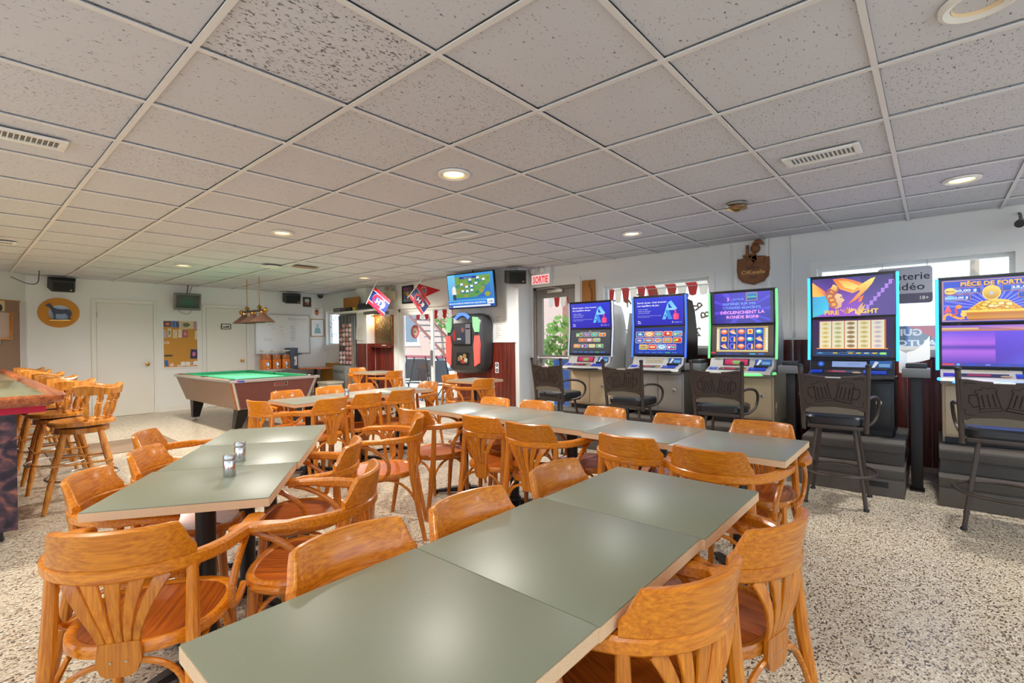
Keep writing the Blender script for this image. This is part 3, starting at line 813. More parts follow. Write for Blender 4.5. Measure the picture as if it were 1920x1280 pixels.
# ================================================================== bentwood armchairs (front = +Y)
def build_chair():
    t = thing('bentwood_armchair', 'bentwood armchair', 'chair')
    # seat outline: rounded, wider at the front
    def outline(k, n=40):
        pts = []
        for i in range(n):
            a = 2 * PI * i / n
            c, s_ = math.cos(a), math.sin(a)
            w = .222 + .018 * s_
            x = w * k * math.copysign(abs(c) ** .72, c)
            y = .21 * k * math.copysign(abs(s_) ** .8, s_) + .01
            pts.append((x, y))
        return pts
    o1, o2 = outline(1.0), outline(.86)
    rim = MB()
    rim.loft([[(x, y, .418) for x, y in outline(.97)], [(x, y, .424) for x, y in o1], [(x, y, .448) for x, y in o1], [(x, y, .456) for x, y in outline(.975)], [(x, y, .454) for x, y in outline(.90)], [(x, y, .447) for x, y in o2], [(x, y, .430) for x, y in o2]], cap=False)
    obj('seat_frame', rim, MT['wood_x'], t)
    obj('seat', MB().loft([[(x, y, .432) for x, y in outline(.9)], [(x, y, .4495) for x, y in outline(.865)], [(x, y, .4445) for x, y in outline(.5)], [(x, y, .4435) for x, y in outline(.1)]]), MT['seat'], t)
    for s_ in (-1, 1):
        obj('front_leg', MB().tube([(s_ * .178, .155, .43), (s_ * .183, .168, .25), (s_ * .19, .185, 0)], [.019, .019, .014], 10), MT['wood_z'], t)
        obj('rear_leg', MB().tube([(s_ * .192, -.275, 0), (s_ * .188, -.232, .22), (s_ * .183, -.198, .42), (s_ * .180, -.186, .55), (s_ * .178, -.180, .668)], [.014, .018, .0205, .019, .016], 10), MT['wood_z'], t)
    # bow: one bent arm rail, arms widen towards their tips
    def bow(th):   # th from -1 (right tip) .. 1 (left tip)
        a = -PI / 2 + th * PI / 2 * 1.0
        x = .258 * math.sin(th * PI / 2)
        y = -.245 + .245 * (1 - math.cos(th * PI / 2))
        return x, y
    path = []; ws = []; hs = []
    for s_ in (-1, 1):
        seg = [(s_ * .268, .185, .672), (s_ * .277, .14, .682), (s_ * .272, .06, .682), (s_ * .262, 0, .680)]
        seg = seg if s_ < 0 else seg[::-1]
        wseg = [.036, .062, .056, .044]
        wseg = wseg if s_ < 0 else wseg[::-1]
        if s_ < 0:
            path += seg; ws += wseg
            for i in range(1, 16):
                x, y = bow(-1 + 2 * i / 16)
                path.append((x, y, .680)); ws.append(.036)
        else:
            path += seg; ws += wseg
    hs = [.026 if abs(i - len(path) / 2) > 7.5 else .042 for i in range(len(path))]
    obj('arm_bow', MB().sweep(path, ws, hs, b=1), MT['wood_x'], t)
    # crest: curved board on the bow with sloping shoulders
    n = 26; vs = []; fs = []
    for i in range(n + 1):
        th = -.50 + 1.0 * i / n
        x, y = bow(th)
        nx, ny = math.sin(th * PI / 2), -math.cos(th * PI / 2)
        e = min(1, (.50 - abs(th)) / .13)
        e = e * e * (3 - 2 * e)
        zt = .728 + .082 * e
        lean = .018 * e
        for off, z in ((-.014, .701), (.014, .701), (.014 + lean, zt - .006), (.006 + lean, zt), (-.004 + lean, zt), (-.011 + lean, zt - .008)):
            vs.append((x + nx * off, y + ny * off, z))
    for i in range(n):
        for j in range(6):
            fs.append((i * 6 + j, i * 6 + (j + 1) % 6, (i + 1) * 6 + (j + 1) % 6, (i + 1) * 6 + j))
    fs.append(tuple(range(5, -1, -1))); fs.append(tuple(n * 6 + j for j in range(6)))
    obj('crest_rail', MB().add(vs, fs), MT['wood_x'], t)
    # fan of five slats and the plate they spring from
    for k in range(-2, 3):
        pts = []; w = []
        for i in range(9):
            u = i / 8
            xx = k * (.021 + (.060 - .021) * (u ** 1.5))
            yb_ = -.245 + .245 * (1 - math.sqrt(1 - (xx / .258) ** 2))
            yy = -.206 * (1 - u) + yb_ * u - .008 * math.sin(u * PI)
            pts.append((xx, yy, .46 + .205 * u)); w.append(.0195 + .021 * u ** 1.2)
        obj('back_slat', MB().sweep(pts, w, .011, up=(0, 1, 0), b=1), MT['wood_z'], t)
    sp = MB().prism([(-.052, .065), (.052, .065), (.058, .01), (.046, -.022), (.03, -.034), (-.03, -.034), (-.046, -.022), (-.058, .01)], -.006, .007, trm(0, -.2105, .408) @ rotm('X', PI / 2))
    pl = obj('splat_plate', sp, MT['wood_z'], t)
    scr = MB()
    for x in (-.02, .02): scr.lathe([(.0035, 0), (.0035, .002)], 8, trm(x, -.2175, .418) @ rotm('X', PI / 2))
    obj('screw', scr, MT['steel'], pl)
    # bent arm supports (C shaped) and braces under the seat
    for s_ in (-1, 1):
        pts = [(s_ * .262, .155, .668), (s_ * .262, .10, .655), (s_ * .258, .02, .615), (s_ * .252, -.04, .555), (s_ * .246, -.05, .49), (s_ * .240, -.02, .445), (s_ * .236, .04, .430), (s_ * .234, .10, .436), (s_ * .232, .135, .446)]
        obj('arm_support', MB().tube(smooth_path(pts, 3), .0125, 8), MT['wood_y'], t)
        br = [(s_ * .181, .165, .26), (s_ * .176, .13, .34), (s_ * .176, .07, .392), (s_ * .18, -.02, .412), (s_ * .18, -.1, .394), (s_ * .184, -.17, .34), (s_ * .187, -.215, .27)]
        obj('seat_brace', MB().tube(smooth_path(br, 3), .009, 7), MT['wood_y'], t)
    for y0, yy in ((.168, .15), (-.228, -.205)):
        br = [(-.17, y0, .26), (-.155, yy, .34), (-.10, yy, .395), (0, yy, .412), (.10, yy, .395), (.155, yy, .34), (.17, y0, .26)]
        obj('seat_brace', MB().tube(smooth_path(br, 3), .009, 7), MT['wood_x'], t)
    return t
def smooth_path(p, k):
    P = [Vector(q) for q in p]; out = []
    for i in range(len(P) - 1):
        a = P[max(i - 1, 0)]; b = P[i]; c = P[i + 1]; d = P[min(i + 2, len(P) - 1)]
        for j in range(k):
            t = j / k
            out.append(0.5 * ((2 * b) + (c - a) * t + (2 * a - 5 * b + 4 * c - d) * t * t + (3 * b - a - 3 * c + d) * t ** 3))
    out.append(P[-1])
    return out
chair0 = build_chair()
_first = [True]
def chair(x, y, facing, label):
    """x, y = middle of the crest as seen in the photograph; facing in degrees from +X"""
    a = math.radians(facing)
    loc = (x + .245 * math.cos(a), y + .245 * math.sin(a), 0)
    rz = a - PI / 2
    gname = 'bentwood armchairs'
    if _first[0]:
        _first[0] = False
        chair0.location = loc; chair0.rotation_euler = (0, 0, rz); tag(chair0, label, 'chair', gname)
        return chair0
    return dup(chair0, loc, rz, label, gname)
for c in (
    (.715, 1.235, 268, 'bentwood armchair tucked at the nearest table, closest to the viewpoint'),
    (1.135, 1.205, 268, 'bentwood armchair tucked at the far side middle of the nearest row'),
    (1.637, 1.215, 270, 'bentwood armchair tucked at the far right of the nearest row'),
    (1.075, .385, 71, 'bentwood armchair at the bottom edge right of the nearest row'),
    (1.545, .318, 76, 'bentwood armchair right of the nearest row, second from the viewpoint'),
    (.292, 1.752, 55, 'large bentwood armchair at bottom left facing the slanted row end'),
    (.340, 2.615, 328, 'bentwood armchair left of the slanted row, nearest the viewpoint'),
    (.612, 2.975, 326, 'middle bentwood armchair left of the slanted row'),
    (.735, 3.545, 330, 'bentwood armchair left of the slanted row, farthest away'),
    (1.140, 1.765, 136, 'bentwood armchair right of the slanted row, nearest the viewpoint'),
    (1.395, 2.310, 140, 'bentwood armchair right of the slanted row, farther one'),
    (2.160, 2.735, 140, 'bentwood armchair turned to the left between the table rows'),
    (2.300, 3.020, 5, 'bentwood armchair at the left end of the machine-side row, near side'),
    (2.369, 2.375, 4, 'bentwood armchair on the near side of the second table of the machine-side row'),
    (2.340, 1.925, 6, 'bentwood armchair on the near side of the middle of the machine-side row'),
    (2.352, 1.254, 0, 'bentwood armchair on the near side behind the corner of the nearest row'),
    (2.300, .805, 2, 'bentwood armchair on the near side at the right end of the machine-side row'),
    (3.238, 2.985, 180, 'bentwood armchair beyond the machine-side row, leftmost of five'),
    (3.274, 2.543, 181, 'bentwood armchair beyond the machine-side row, second from left'),
    (3.274, 1.882, 179, 'bentwood armchair beyond the machine-side row, middle of five'),
    (3.247, 1.305, 180, 'bentwood armchair beyond the machine-side row, second from right'),
    (3.270, .800, 182, 'bentwood armchair beyond the machine-side row, rightmost of five'),
    (1.795, 4.645, 8, 'bentwood armchair at the left end of the pool-side row'),
    (2.330, 4.215, 98, 'bentwood armchair with its back to us at the pool-side row, leftmost'),
    (2.791, 4.330, 96, 'bentwood armchair with its back to us at the pool-side row, middle'),
    (3.198, 4.300, 95, 'bentwood armchair with its back to us at the pool-side row, rightmost'),
    (2.386, 5.330, 270, 'bentwood armchair between the pool table and its row, leftmost'),
    (2.911, 5.390, 270, 'bentwood armchair between the pool table and its row, middle'),
    (3.340, 5.420, 268, 'bentwood armchair beyond the pool-side row, rightmost'),
    (4.010, 4.860, 184, 'bentwood armchair at the right end of the pool-side row'),
    (5.345, 8.760, 262, 'bentwood armchair left of the small chalkboard table'),
    (5.168, 7.200, 92, 'bentwood armchair right of the small chalkboard table'),
    (4.980, 5.610, 275, 'bentwood armchair left of the small table below the jukebox'),
    (4.760, 4.600, 80, 'bentwood armchair right of the small table below the jukebox'),
):
    chair(*c)
# ================================================================== gaming machines along the right wall
# canvas helpers for the machine screens (w x h in metres, origin bottom left)
def icon(A, x, y, w, h, base, kind, rnd):
    A.rr(x, y, x + w, y + h, min(w, h) * .16, S(235, 225, 190)); m = .04 * w
    A.rr(x + m, y + m, x + w - m, y + h - m, min(w, h) * .14, base, tuple(min(1, c * 1.8 + .05) for c in base[:3]) + (1,))
    cx, cy = x + w / 2, y + h / 2
    cols = [S(255, 220, 70), S(255, 120, 30), S(250, 250, 240), S(230, 40, 40), S(90, 220, 120), S(80, 190, 255)]
    a, b, c = rnd.sample(cols, 3)
    if kind == 0:
        A.ell(cx, cy, w * .36, h * .24, a, n=12); A.rect(cx - w * .3, cy - h * .06, cx + w * .3, cy + h * .06, b); A.rect(cx - w * .24, cy - h * .03, cx + w * .24, cy + h * .03, S(250, 245, 225))
    elif kind == 1:
        for k in range(3): A.ell(x + w * (.25 + .25 * k), cy + h * (.06 if k == 1 else -.05), w * .13, h * .22, (a, b, c)[k], n=10)
    elif kind == 2:
        A.poly([(cx - w * .36, cy - h * .2), (cx + w * .36, cy - h * .26), (cx + w * .1, cy + h * .32), (cx - w * .2, cy + h * .22)], a, b); A.ell(cx, cy - h * .05, w * .13, h * .13, c, n=10)
    else:
        A.ell(cx, cy, w * .38, h * .32, b, n=14); A.ell(cx, cy + h * .03, w * .28, h * .2, a, n=12); A.rect(cx - w * .22, cy - h * .05, cx + w * .22, cy + h * .03, c)
def top_blue(w, h):
    A = Art(); B0, B1 = S(36, 36, 176), S(44, 60, 210)
    A.rect(0, 0, w, h, B0, B1)
    A.text('Savoir jouer, c\'est trouver', w * .05, h * .80, h * .085, WHT, 'L', .02, width=w * .62)
    A.text('son \u00e9quilibre de jeu.', w * .05, h * .69, h * .085, WHT, 'L', .02, width=w * .47)
    for k, (t_, ww) in enumerate((('- Se fixer un budget', .22), ('- \u00c9tablir un temps de jeu', .28), ('- Jouer pour se divertir', .26))):
        A.text(t_, w * .06, h * (.57 - .065 * k), h * .04, WHT, width=w * ww)
    A.text('Pour plus d\'information sur le jeu responsable, consultez un pr\u00e9pos\u00e9', w * .06, h * .34, h * .032, S(215, 220, 250), width=w * .50)
    A.text('ou visitez le site du bien jouer', w * .06, h * .295, h * .032, S(215, 220, 250), width=w * .26)
    A.text('Bien', w * .06, h * .13, h * .06, WHT, bold=.02); A.text('jouer', w * .06, h * .07, h * .06, WHT, bold=.02)
    A.ring(w * .79, h * .10, h * .03, h * .03, h * .008, WHT, n=12); A.text('loto qu\u00e9bec', w * .83, h * .08, h * .045, WHT, width=w * .09); A.text('18+', w * .955, h * .08, h * .035, WHT, 'C')
    l1, l2, l3 = S(96, 190, 245), S(60, 140, 225), S(140, 212, 250)
    A.poly([(w * .70, h * .80), (w * .77, h * .86), (w * .88, h * .58), (w * .80, h * .55)], l3, l1)
    A.poly([(w * .70, h * .80), (w * .58, h * .20), (w * .645, h * .20), (w * .72, h * .55)], l1, l3)
    A.poly([(w * .72, h * .52), (w * .86, h * .52), (w * .88, h * .58), (w * .70, h * .60)], l3)
    A.poly([(w * .645, h * .52), (w * .72, h * .52), (w * .79, h * .20), (w * .70, h * .20)], l2)
    A.ell(w * .735, h * .68, h * .025, h * .035, B0, n=10); A.ell(w * .645, h * .33, h * .025, h * .035, B0, n=10)
    P_ = S(240, 70, 120)
    A.rr(w * .80, h * .18, w * .915, h * .40, h * .05, P_); A.rr(w * .835, h * .36, w * .865, h * .55, h * .015, P_)
    for k in range(3): A.rect(w * .83, h * (.24 + .05 * k), w * .85, h * (.255 + .05 * k), S(255, 190, 210))
    return A
def bottom_icons(w, h, bg0, bg1, rows, seed, tex):
    A = Art(); rnd = random.Random(seed)
    A.rect(0, 0, w, h, bg0, bg1)
    if tex:
        for k in range(7): A.rect(0, h * (.08 + .12 * k), w, h * (.083 + .12 * k), S(84, 88, 94))
        A.text('S\u00e9lection', w / 2, h * .945, h * .035, WHT, 'C'); A.text('mises de 1, jouez pour jouer', w / 2, h * .895, h * .04, WHT, 'C', .015, width=w * .5)
    pal = [S(170, 30, 24), S(20, 70, 170), S(200, 90, 16), S(30, 130, 60), S(150, 20, 110), S(30, 120, 190), S(190, 120, 20), S(60, 30, 140)]
    for (yy, xs_, iw, ih) in rows:
        for x in xs_: icon(A, x * w, yy * h, iw * w, ih * h, rnd.choice(pal), rnd.randrange(4), rnd)
    for k in range(6):
        A.rr(w * (.10 + .14 * k), h * .045, w * (.21 + .14 * k), h * .085, h * .012, S(70, 110, 190) if k != 4 else S(70, 170, 90))
    A.rect(0, 0, w, h * .03, S(20, 30, 80))
    return A
def top_sisters(w, h):
    A = Art(); A.rect(0, 0, w, h, S(40, 30, 150), S(70, 50, 190))
    for k in range(14):
        A.poly([(w * .5, h * .4), (w * (.5 + 1.0 * math.cos(k * .45)), h * (.4 + 1.0 * math.sin(k * .45))), (w * (.5 + 1.0 * math.cos(k * .45 + .12)), h * (.4 + 1.0 * math.sin(k * .45 + .12)))], S(64, 50, 200), S(96, 72, 220))
    A.v = [(min(max(x, 0), w), min(max(y, 0), h), z) for x, y, z in A.v]
    A.rect(0, 0, w * .045, h, S(48, 44, 66)); A.rect(w * .955, 0, w, h, S(48, 44, 66))
    A.rect(w * .58, h * .72, w * .76, h * .98, S(190, 150, 60)); A.rect(w * .59, h * .735, w * .75, h * .965, S(20, 60, 150), S(30, 130, 190)); A.text('Souvenirs', w * .67, h * .82, h * .07, S(120, 230, 140), 'C', .02, width=w * .14)
    PK = S(250, 160, 240); LB = S(130, 170, 255)
    A.text('3', w * .28, h * .74, h * .15, PK, 'C', .04); A.text('OU PLUS', w * .45, h * .755, h * .085, LB, 'C', .02, width=w * .18)
    A.text('DISPERS\u00c9S SUR DES', w * .46, h * .60, h * .10, LB, 'C', .02, width=w * .54)
    A.text('CYLINDRES ADJACENTS', w * .50, h * .475, h * .10, LB, 'C', .02, width=w * .62)
    A.text('D\u00c9CLENCHENT LA', w * .51, h * .31, h * .13, PK, 'C', .03, width=w * .72)
    A.text('RONDE BONI', w * .51, h * .16, h * .13, PK, 'C', .03, width=w * .52)
    return A
def bottom_reels(w, h):
    A = Art(); rnd = random.Random(4)
    A.rect(0, 0, w, h, S(70, 62, 58), S(88, 78, 66)); A.rect(w * .08, h * .12, w * .92, h * .97, S(214, 190, 130), S(190, 160, 96))
    for k in range(13):
        A.rect(w * .085, h * (.2 + .055 * k), w * .12, h * (.235 + .055 * k), S(250, 246, 230)); A.rect(w * .88, h * (.2 + .055 * k), w * .915, h * (.235 + .055 * k), S(250, 246, 230))
    x0, x1, y0, y1 = w * .14, w * .86, h * .18, h * .92
    for i in range(5):
        a = x0 + (x1 - x0) * i / 5
        A.rect(a + .003, y0, a + (x1 - x0) / 5 - .003, y1, S(16, 44, 140), S(34, 84, 190))
        for j in range(3):
            cx, cy = a + (x1 - x0) / 10, y0 + (y1 - y0) * (j + .5) / 3; q = (x1 - x0) / 10
            k = rnd.randrange(5)
            if k == 0: A.ell(cx, cy, q * .8, q * .62, S(240, 110, 60)); A.ell(cx, cy + q * .15, q * .55, q * .35, S(250, 200, 170))
            elif k == 1: A.poly([(cx - q * .8, cy + q * .1), (cx + q * .2, cy + q * .7), (cx + q * .8, cy - q * .6), (cx - q * .2, cy - q * .4)], S(250, 230, 180), S(230, 120, 60))
            elif k == 2: A.rr(cx - q * .6, cy - q * .6, cx + q * .6, cy + q * .6, q * .15, S(250, 200, 110)); A.ell(cx, cy, q * .3, q * .3, S(230, 70, 40))
            elif k == 3: A.ring(cx, cy, q * .75, q * .75, q * .3, S(120, 110, 240), .3, 4.6); A.poly([(cx + q * .2, cy - q * .7), (cx + q * .7, cy - q * .6), (cx + q * .6, cy + q * .6), (cx + q * .3, cy + q * .5)], S(250, 190, 110))
            else: A.ell(cx, cy, q * .8, q * .5, S(40, 150, 210)); A.ell(cx - q * .1, cy + q * .1, q * .5, q * .25, S(240, 250, 250)); A.ell(cx, cy - q * .3, q * .6, q * .18, S(110, 220, 120))
    A.rect(0, 0, w, h * .06, S(60, 54, 60)); A.rect(0, h * .06, w * .08, h * .10, S(230, 60, 70))
    for k in range(6): A.rr(w * (.12 + .13 * k), h * .02, w * (.22 + .13 * k), h * .065, h * .01, (S(30, 60, 170), S(40, 70, 190), S(30, 60, 170), S(20, 30, 110), S(60, 160, 210), S(60, 110, 210))[k])
    A.text('Souvenirs', w * .5, h * .935, h * .04, S(200, 120, 220), 'C', .02)
    return A
def top_fire(w, h):
    A = Art(); A.rect(0, 0, w, h, S(150, 70, 200), S(60, 30, 120))
    A.rect(w * .62, 0, w, h, S(100, 60, 160), S(48, 26, 96))
    # stepped pyramid
    for k in range(7):
        A.rect(w * (.68 + .045 * k), h * (.16 + .1 * k), w * (.74 + .045 * k), h * (.27 + .1 * k), S(170, 120, 220))
        A.rect(w * (.72 + .045 * k), 0, w * (.78 + .045 * k), h * (.25 + .1 * k), S(78, 44, 130))
    # flame feathers
    for k in range(9):
        t_ = k / 8
        A.poly([(w * .20, h * (.62 - .1 * t_)), (0, h * (.92 - .32 * t_)), (0, h * (.86 - .32 * t_))], S(250, 90 + 12 * k, 30), S(255, 190, 60))
    for k in range(8):
        A.poly([(w * .22, h * (.56 - .05 * k)), (0, h * (.52 - .065 * k)), (0, h * (.44 - .065 * k)), (w * .2, h * (.45 - .05 * k))], S(24, 120 + 8 * k, 190), S(70, 200, 240))
    # bird of fire
    O1, O2, Y1 = S(240, 110, 20), S(255, 170, 40), S(255, 226, 110)
    A.poly([(w * .27, h * .97), (w * .36, h * .70), (w * .52, h * .58), (w * .62, h * .66), (w * .66, h * .80), (w * .52, h * .92), (w * .40, h * .98)], O2, O1)
    A.poly([(w * .34, h * .93), (w * .42, h * .74), (w * .54, h * .66), (w * .60, h * .76), (w * .46, h * .90)], Y1, O2)
    A.poly([(w * .58, h * .74), (w * .74, h * .92), (w * .80, h * .95), (w * .76, h * .80), (w * .70, h * .66), (w * .62, h * .60)], O2, Y1)
    A.poly([(w * .62, h * .64), (w * .70, h * .66), (w * .56, h * .40), (w * .46, h * .30)], O1, O2)
    A.poly([(w * .60, h * .46), (w * .66, h * .52), (w * .63, h * .36), (w * .59, h * .34)], O1)
    # profile with a carved headdress
    SK = S(214, 164, 120)
    A.poly([(w * .30, h * .18), (w * .38, h * .24), (w * .385, h * .34), (w * .425, h * .42), (w * .395, h * .46), (w * .385, h * .56), (w * .33, h * .60), (w * .27, h * .5)], SK, S(240, 200, 150))
    for (cx, cy, r) in ((.26, .64, .075), (.235, .53, .07), (.255, .42, .065), (.275, .31, .065), (.30, .70, .055)):
        A.ring(w * cx, h * cy, h * r * 1.5, h * r * 1.5, h * .04, S(190, 104, 44), n=14); A.ell(w * cx, h * cy, h * r * .7, h * r * .7, S(240, 170, 70), n=10)
    A.poly([(w * .24, h * .72), (w * .28, h * .84), (w * .33, h * .78), (w * .32, h * .66)], S(230, 160, 70), S(255, 210, 110))
    A.ell(w * .375, h * .49, h * .02, h * .014, BLK, n=8)
    A.poly([(w * .55, h * .06), (w * .60, h * .24), (w * .65, h * .34), (w * .64, h * .22), (w * .68, h * .30), (w * .65, h * .12), (w * .60, 0)], SK)
    A.text('FIRE', w * .16, h * .05, h * .15, S(250, 190, 40), 'L', .03, width=w * .19); A.text('LIGHT', w * .55, h * .06, h * .15, S(255, 206, 60), 'L', .03, width=w * .28)
    for k in range(-3, 4):
        A.poly([(w * .45, h * .05), (w * (.45 + .03 * k), h * (.24 - .015 * abs(k))), (w * (.46 + .03 * k), h * (.20 - .015 * abs(k)))], S(255, 200, 50))
    A.ell(w * .45, h * .12, h * .03, h * .07, S(180, 110, 20), n=10)
    return A
def bottom_fire(w, h):
    A = Art(); A.rect(0, 0, w, h, S(34, 36, 58), S(56, 34, 90))
    A.rect(w * .085, h * .20, w * .915, h * .965, S(196, 110, 60))
    for i in range(5):
        a = w * (.095 + .163 * i); b = a + w * .15
        A.rect(a, h * .215, b, h * .95, S(232, 222, 190), S(214, 216, 192))
        for j in range(6):
            cy = h * (.28 + .12 * j); c = (S(224, 196, 120), S(196, 190, 130), S(160, 130, 96), S(210, 190, 120), S(206, 190, 200))[i]
            A.ell((a + b) / 2, cy, w * .05, h * .045, c, n=12); A.ell((a + b) / 2, cy, w * .026, h * .02, tuple(q * .75 for q in c[:3]) + (1,), n=10)
    A.rect(w * .06, h * .195, w * .94, h * .215, S(255, 160, 60))
    A.rr(w * .05, h * .02, w * .95, h * .165, h * .02, S(20, 60, 140)); A.rr(w * .055, h * .03, w * .945, h * .155, h * .02, S(14, 26, 70))
    A.rect(w * .1, h * .12, w * .9, h * .14, S(10, 14, 30)); A.text('appuyez sur jouer', w * .5, h * .12, h * .025, S(120, 210, 240), 'C')
    for k in range(9):
        A.rr(w * (.065 + .097 * k), h * .04, w * (.15 + .097 * k), h * .11, h * .01, S(60, 150, 220)); A.rr(w * (.069 + .097 * k), h * .045, w * (.146 + .097 * k), h * .105, h * .01, S(20, 30, 60) if k < 8 else S(110, 190, 50))
        A.rect(w * (.08 + .097 * k), h * .07, w * (.135 + .097 * k), h * .095, (S(90, 180, 230), S(60, 90, 130), S(240, 200, 50), S(60, 80, 120), S(250, 190, 50), S(230, 220, 80), S(200, 210, 220), S(250, 210, 60), S(200, 240, 140))[k])
    return A
def top_fortune(w, h):
    A = Art(); A.rect(0, 0, w, h, S(40, 70, 200), S(40, 60, 190)); A.rect(.006, .006, w - .006, h - .006, S(214, 150, 60)); A.rect(.012, .012, w - .012, h - .012, S(60, 70, 210), S(40, 70, 200))
    for k in range(16):
        an = .1 + k * .19
        A.poly([(w * .5, h * .3), (w * .5 + h * .9 * math.cos(an), h * .3 + h * .62 * math.sin(an)), (w * .5 + h * .9 * math.cos(an + .08), h * .3 + h * .62 * math.sin(an + .08))], S(150, 150, 250), S(90, 100, 240))
    A.text('PI\u00c8CE DE FORTUNE', w * .53, h * .835, h * .13, S(150, 80, 10), 'C', .05, width=w * .69); A.text('PI\u00c8CE DE FORTUNE', w * .53, h * .845, h * .13, S(250, 196, 60), 'C', .025, width=w * .69)
    def box_(x0, y0, x1, y1, t_, al):
        A.rr(x0, y0, x1, y1, .008, S(196, 130, 50)); A.rr(x0 + .004, y0 + .004, x1 - .004, y1 - .004, .007, S(24, 60, 170), S(40, 90, 210)); A.text(t_, (x0 + x1) / 2 + (.018 if al else 0), y0 + (y1 - y0) * .36, (y1 - y0) * .52, WHT, 'C', .03, width=(x1 - x0) * .6); A.rect(x0 + .05, y0 + .008, x1 - .02, y0 + .012, S(180, 200, 240))
    box_(w * .03, h * .66, w * .38, h * .81, '60,00 $', True); box_(w * .03, h * .50, w * .28, h * .64, '10,00 $', True)
    box_(w * .56, h * .68, w * .97, h * .83, '25,00 $', False); box_(w * .70, h * .52, w * .97, h * .66, '3,00 $', False)
    A.ell(w * .085, h * .735, w * .055, h * .08, S(240, 190, 50), S(255, 230, 120)); A.text('MAXI', w * .085, h * .715, h * .05, S(120, 60, 10), 'C', .02, width=w * .08)
    A.ell(w * .085, h * .565, w * .055, h * .06, S(40, 120, 210), S(130, 200, 250)); A.text('MINEUR', w * .085, h * .55, h * .035, WHT, 'C', .02, width=w * .09)
    G1, G2, G3 = S(220, 140, 20), S(255, 216, 80), S(170, 90, 10)
    A.ell(w * .47, h * .66, w * .085, h * .17, S(190, 130, 20), S(250, 220, 100)); A.ring(w * .47, h * .66, w * .085, h * .17, .008, G2); A.rect(w * .455, h * .62, w * .485, h * .68, S(180, 200, 250))
    rnd = random.Random(9)
    A.poly([(w * .24, h * .26), (w * .76, h * .26), (w * .62, h * .48), (w * .5, h * .52), (w * .36, h * .46)], G1, G2)
    for k in range(34):
        r_ = rnd.random(); yy = .27 + .20 * r_; xx = .5 + (rnd.random() - .5) * (.46 - .32 * r_)
        A.ell(w * xx, h * yy, w * .034, h * .042, (G2, S(255, 236, 150), S(240, 176, 40))[k % 3], n=12); A.ring(w * xx, h * yy, w * .034, h * .042, .003, G3, n=12)
    A.poly([(w * .20, h * .24), (w * .80, h * .24), (w * .74, h * .04), (w * .26, h * .04)], G3, G1); A.rect(w * .19, h * .225, w * .81, h * .27, G2); A.rect(w * .24, h * .07, w * .76, h * .2, S(214, 150, 40), S(190, 110, 20))
    R_ = S(226, 70, 40)
    for s_ in (0, 1):
        f = (lambda x: x) if not s_ else (lambda x: 1 - x)
        A.line([(w * f(.02), h * .05), (w * f(.03), h * .16), (w * f(.07), h * .20), (w * f(.12), h * .13), (w * f(.17), h * .08), (w * f(.22), h * .10)], .02, S(240, 160, 40))
        A.line([(w * f(.10), h * .14), (w * f(.15), h * .22), (w * f(.13), h * .30), (w * f(.17), h * .36)], .013, R_); A.ell(w * f(.165), h * .36, w * .03, h * .05, S(250, 150, 40), n=10)
        A.poly([(w * f(.02), h * .22), (w * f(.06), h * .42), (w * f(.10), h * .24)], R_, S(250, 110, 130)); A.ell(w * f(.21), h * .18, w * .03, h * .06, S(250, 200, 90), n=10)
    return A
def bottom_fortune(w, h):
    A = Art(); A.rect(0, 0, w, h, S(90, 60, 190), S(110, 80, 220))
    V0, V1, V2 = S(84, 58, 180), S(176, 104, 226), S(110, 84, 224)
    A.rect(0, h * .07, w, h * .36, V0, V1); A.rect(0, h * .36, w, h * .46, V1, V0); A.rect(0, h * .46, w, h * .56, V0, V1); A.rect(0, h * .56, w, h * .86, V1, V2)
    A._add([(w * .5, h * .07), (w, h * .07), (w, h * .86), (w * .5, h * .86)], [(0, 1, 2, 3)], [V0, S(96, 100, 240), S(110, 92, 232), V2])
    A.rect(0, h * .86, w, h, S(200, 130, 60), S(120, 100, 220)); A.poly([(w * .3, h * .98), (w, h * .83), (w, h)], S(240, 180, 80), S(160, 110, 220)); A.rect(0, h * .90, w * .35, h * .94, S(224, 190, 130))
    A.rect(0, 0, w, h * .07, S(70, 60, 150)); A.rect(0, h * .015, w * .12, h * .06, S(210, 50, 60)); A.ell(w * .155, h * .038, w * .018, h * .025, S(90, 180, 250))
    for k in range(4): A.rr(w * (.22 + .15 * k), h * .012, w * (.34 + .15 * k), h * .062, h * .015, S(40, 70, 190))
    A.text('0,00 $', w * .43, h * .028, h * .03, WHT, 'C')
    return A

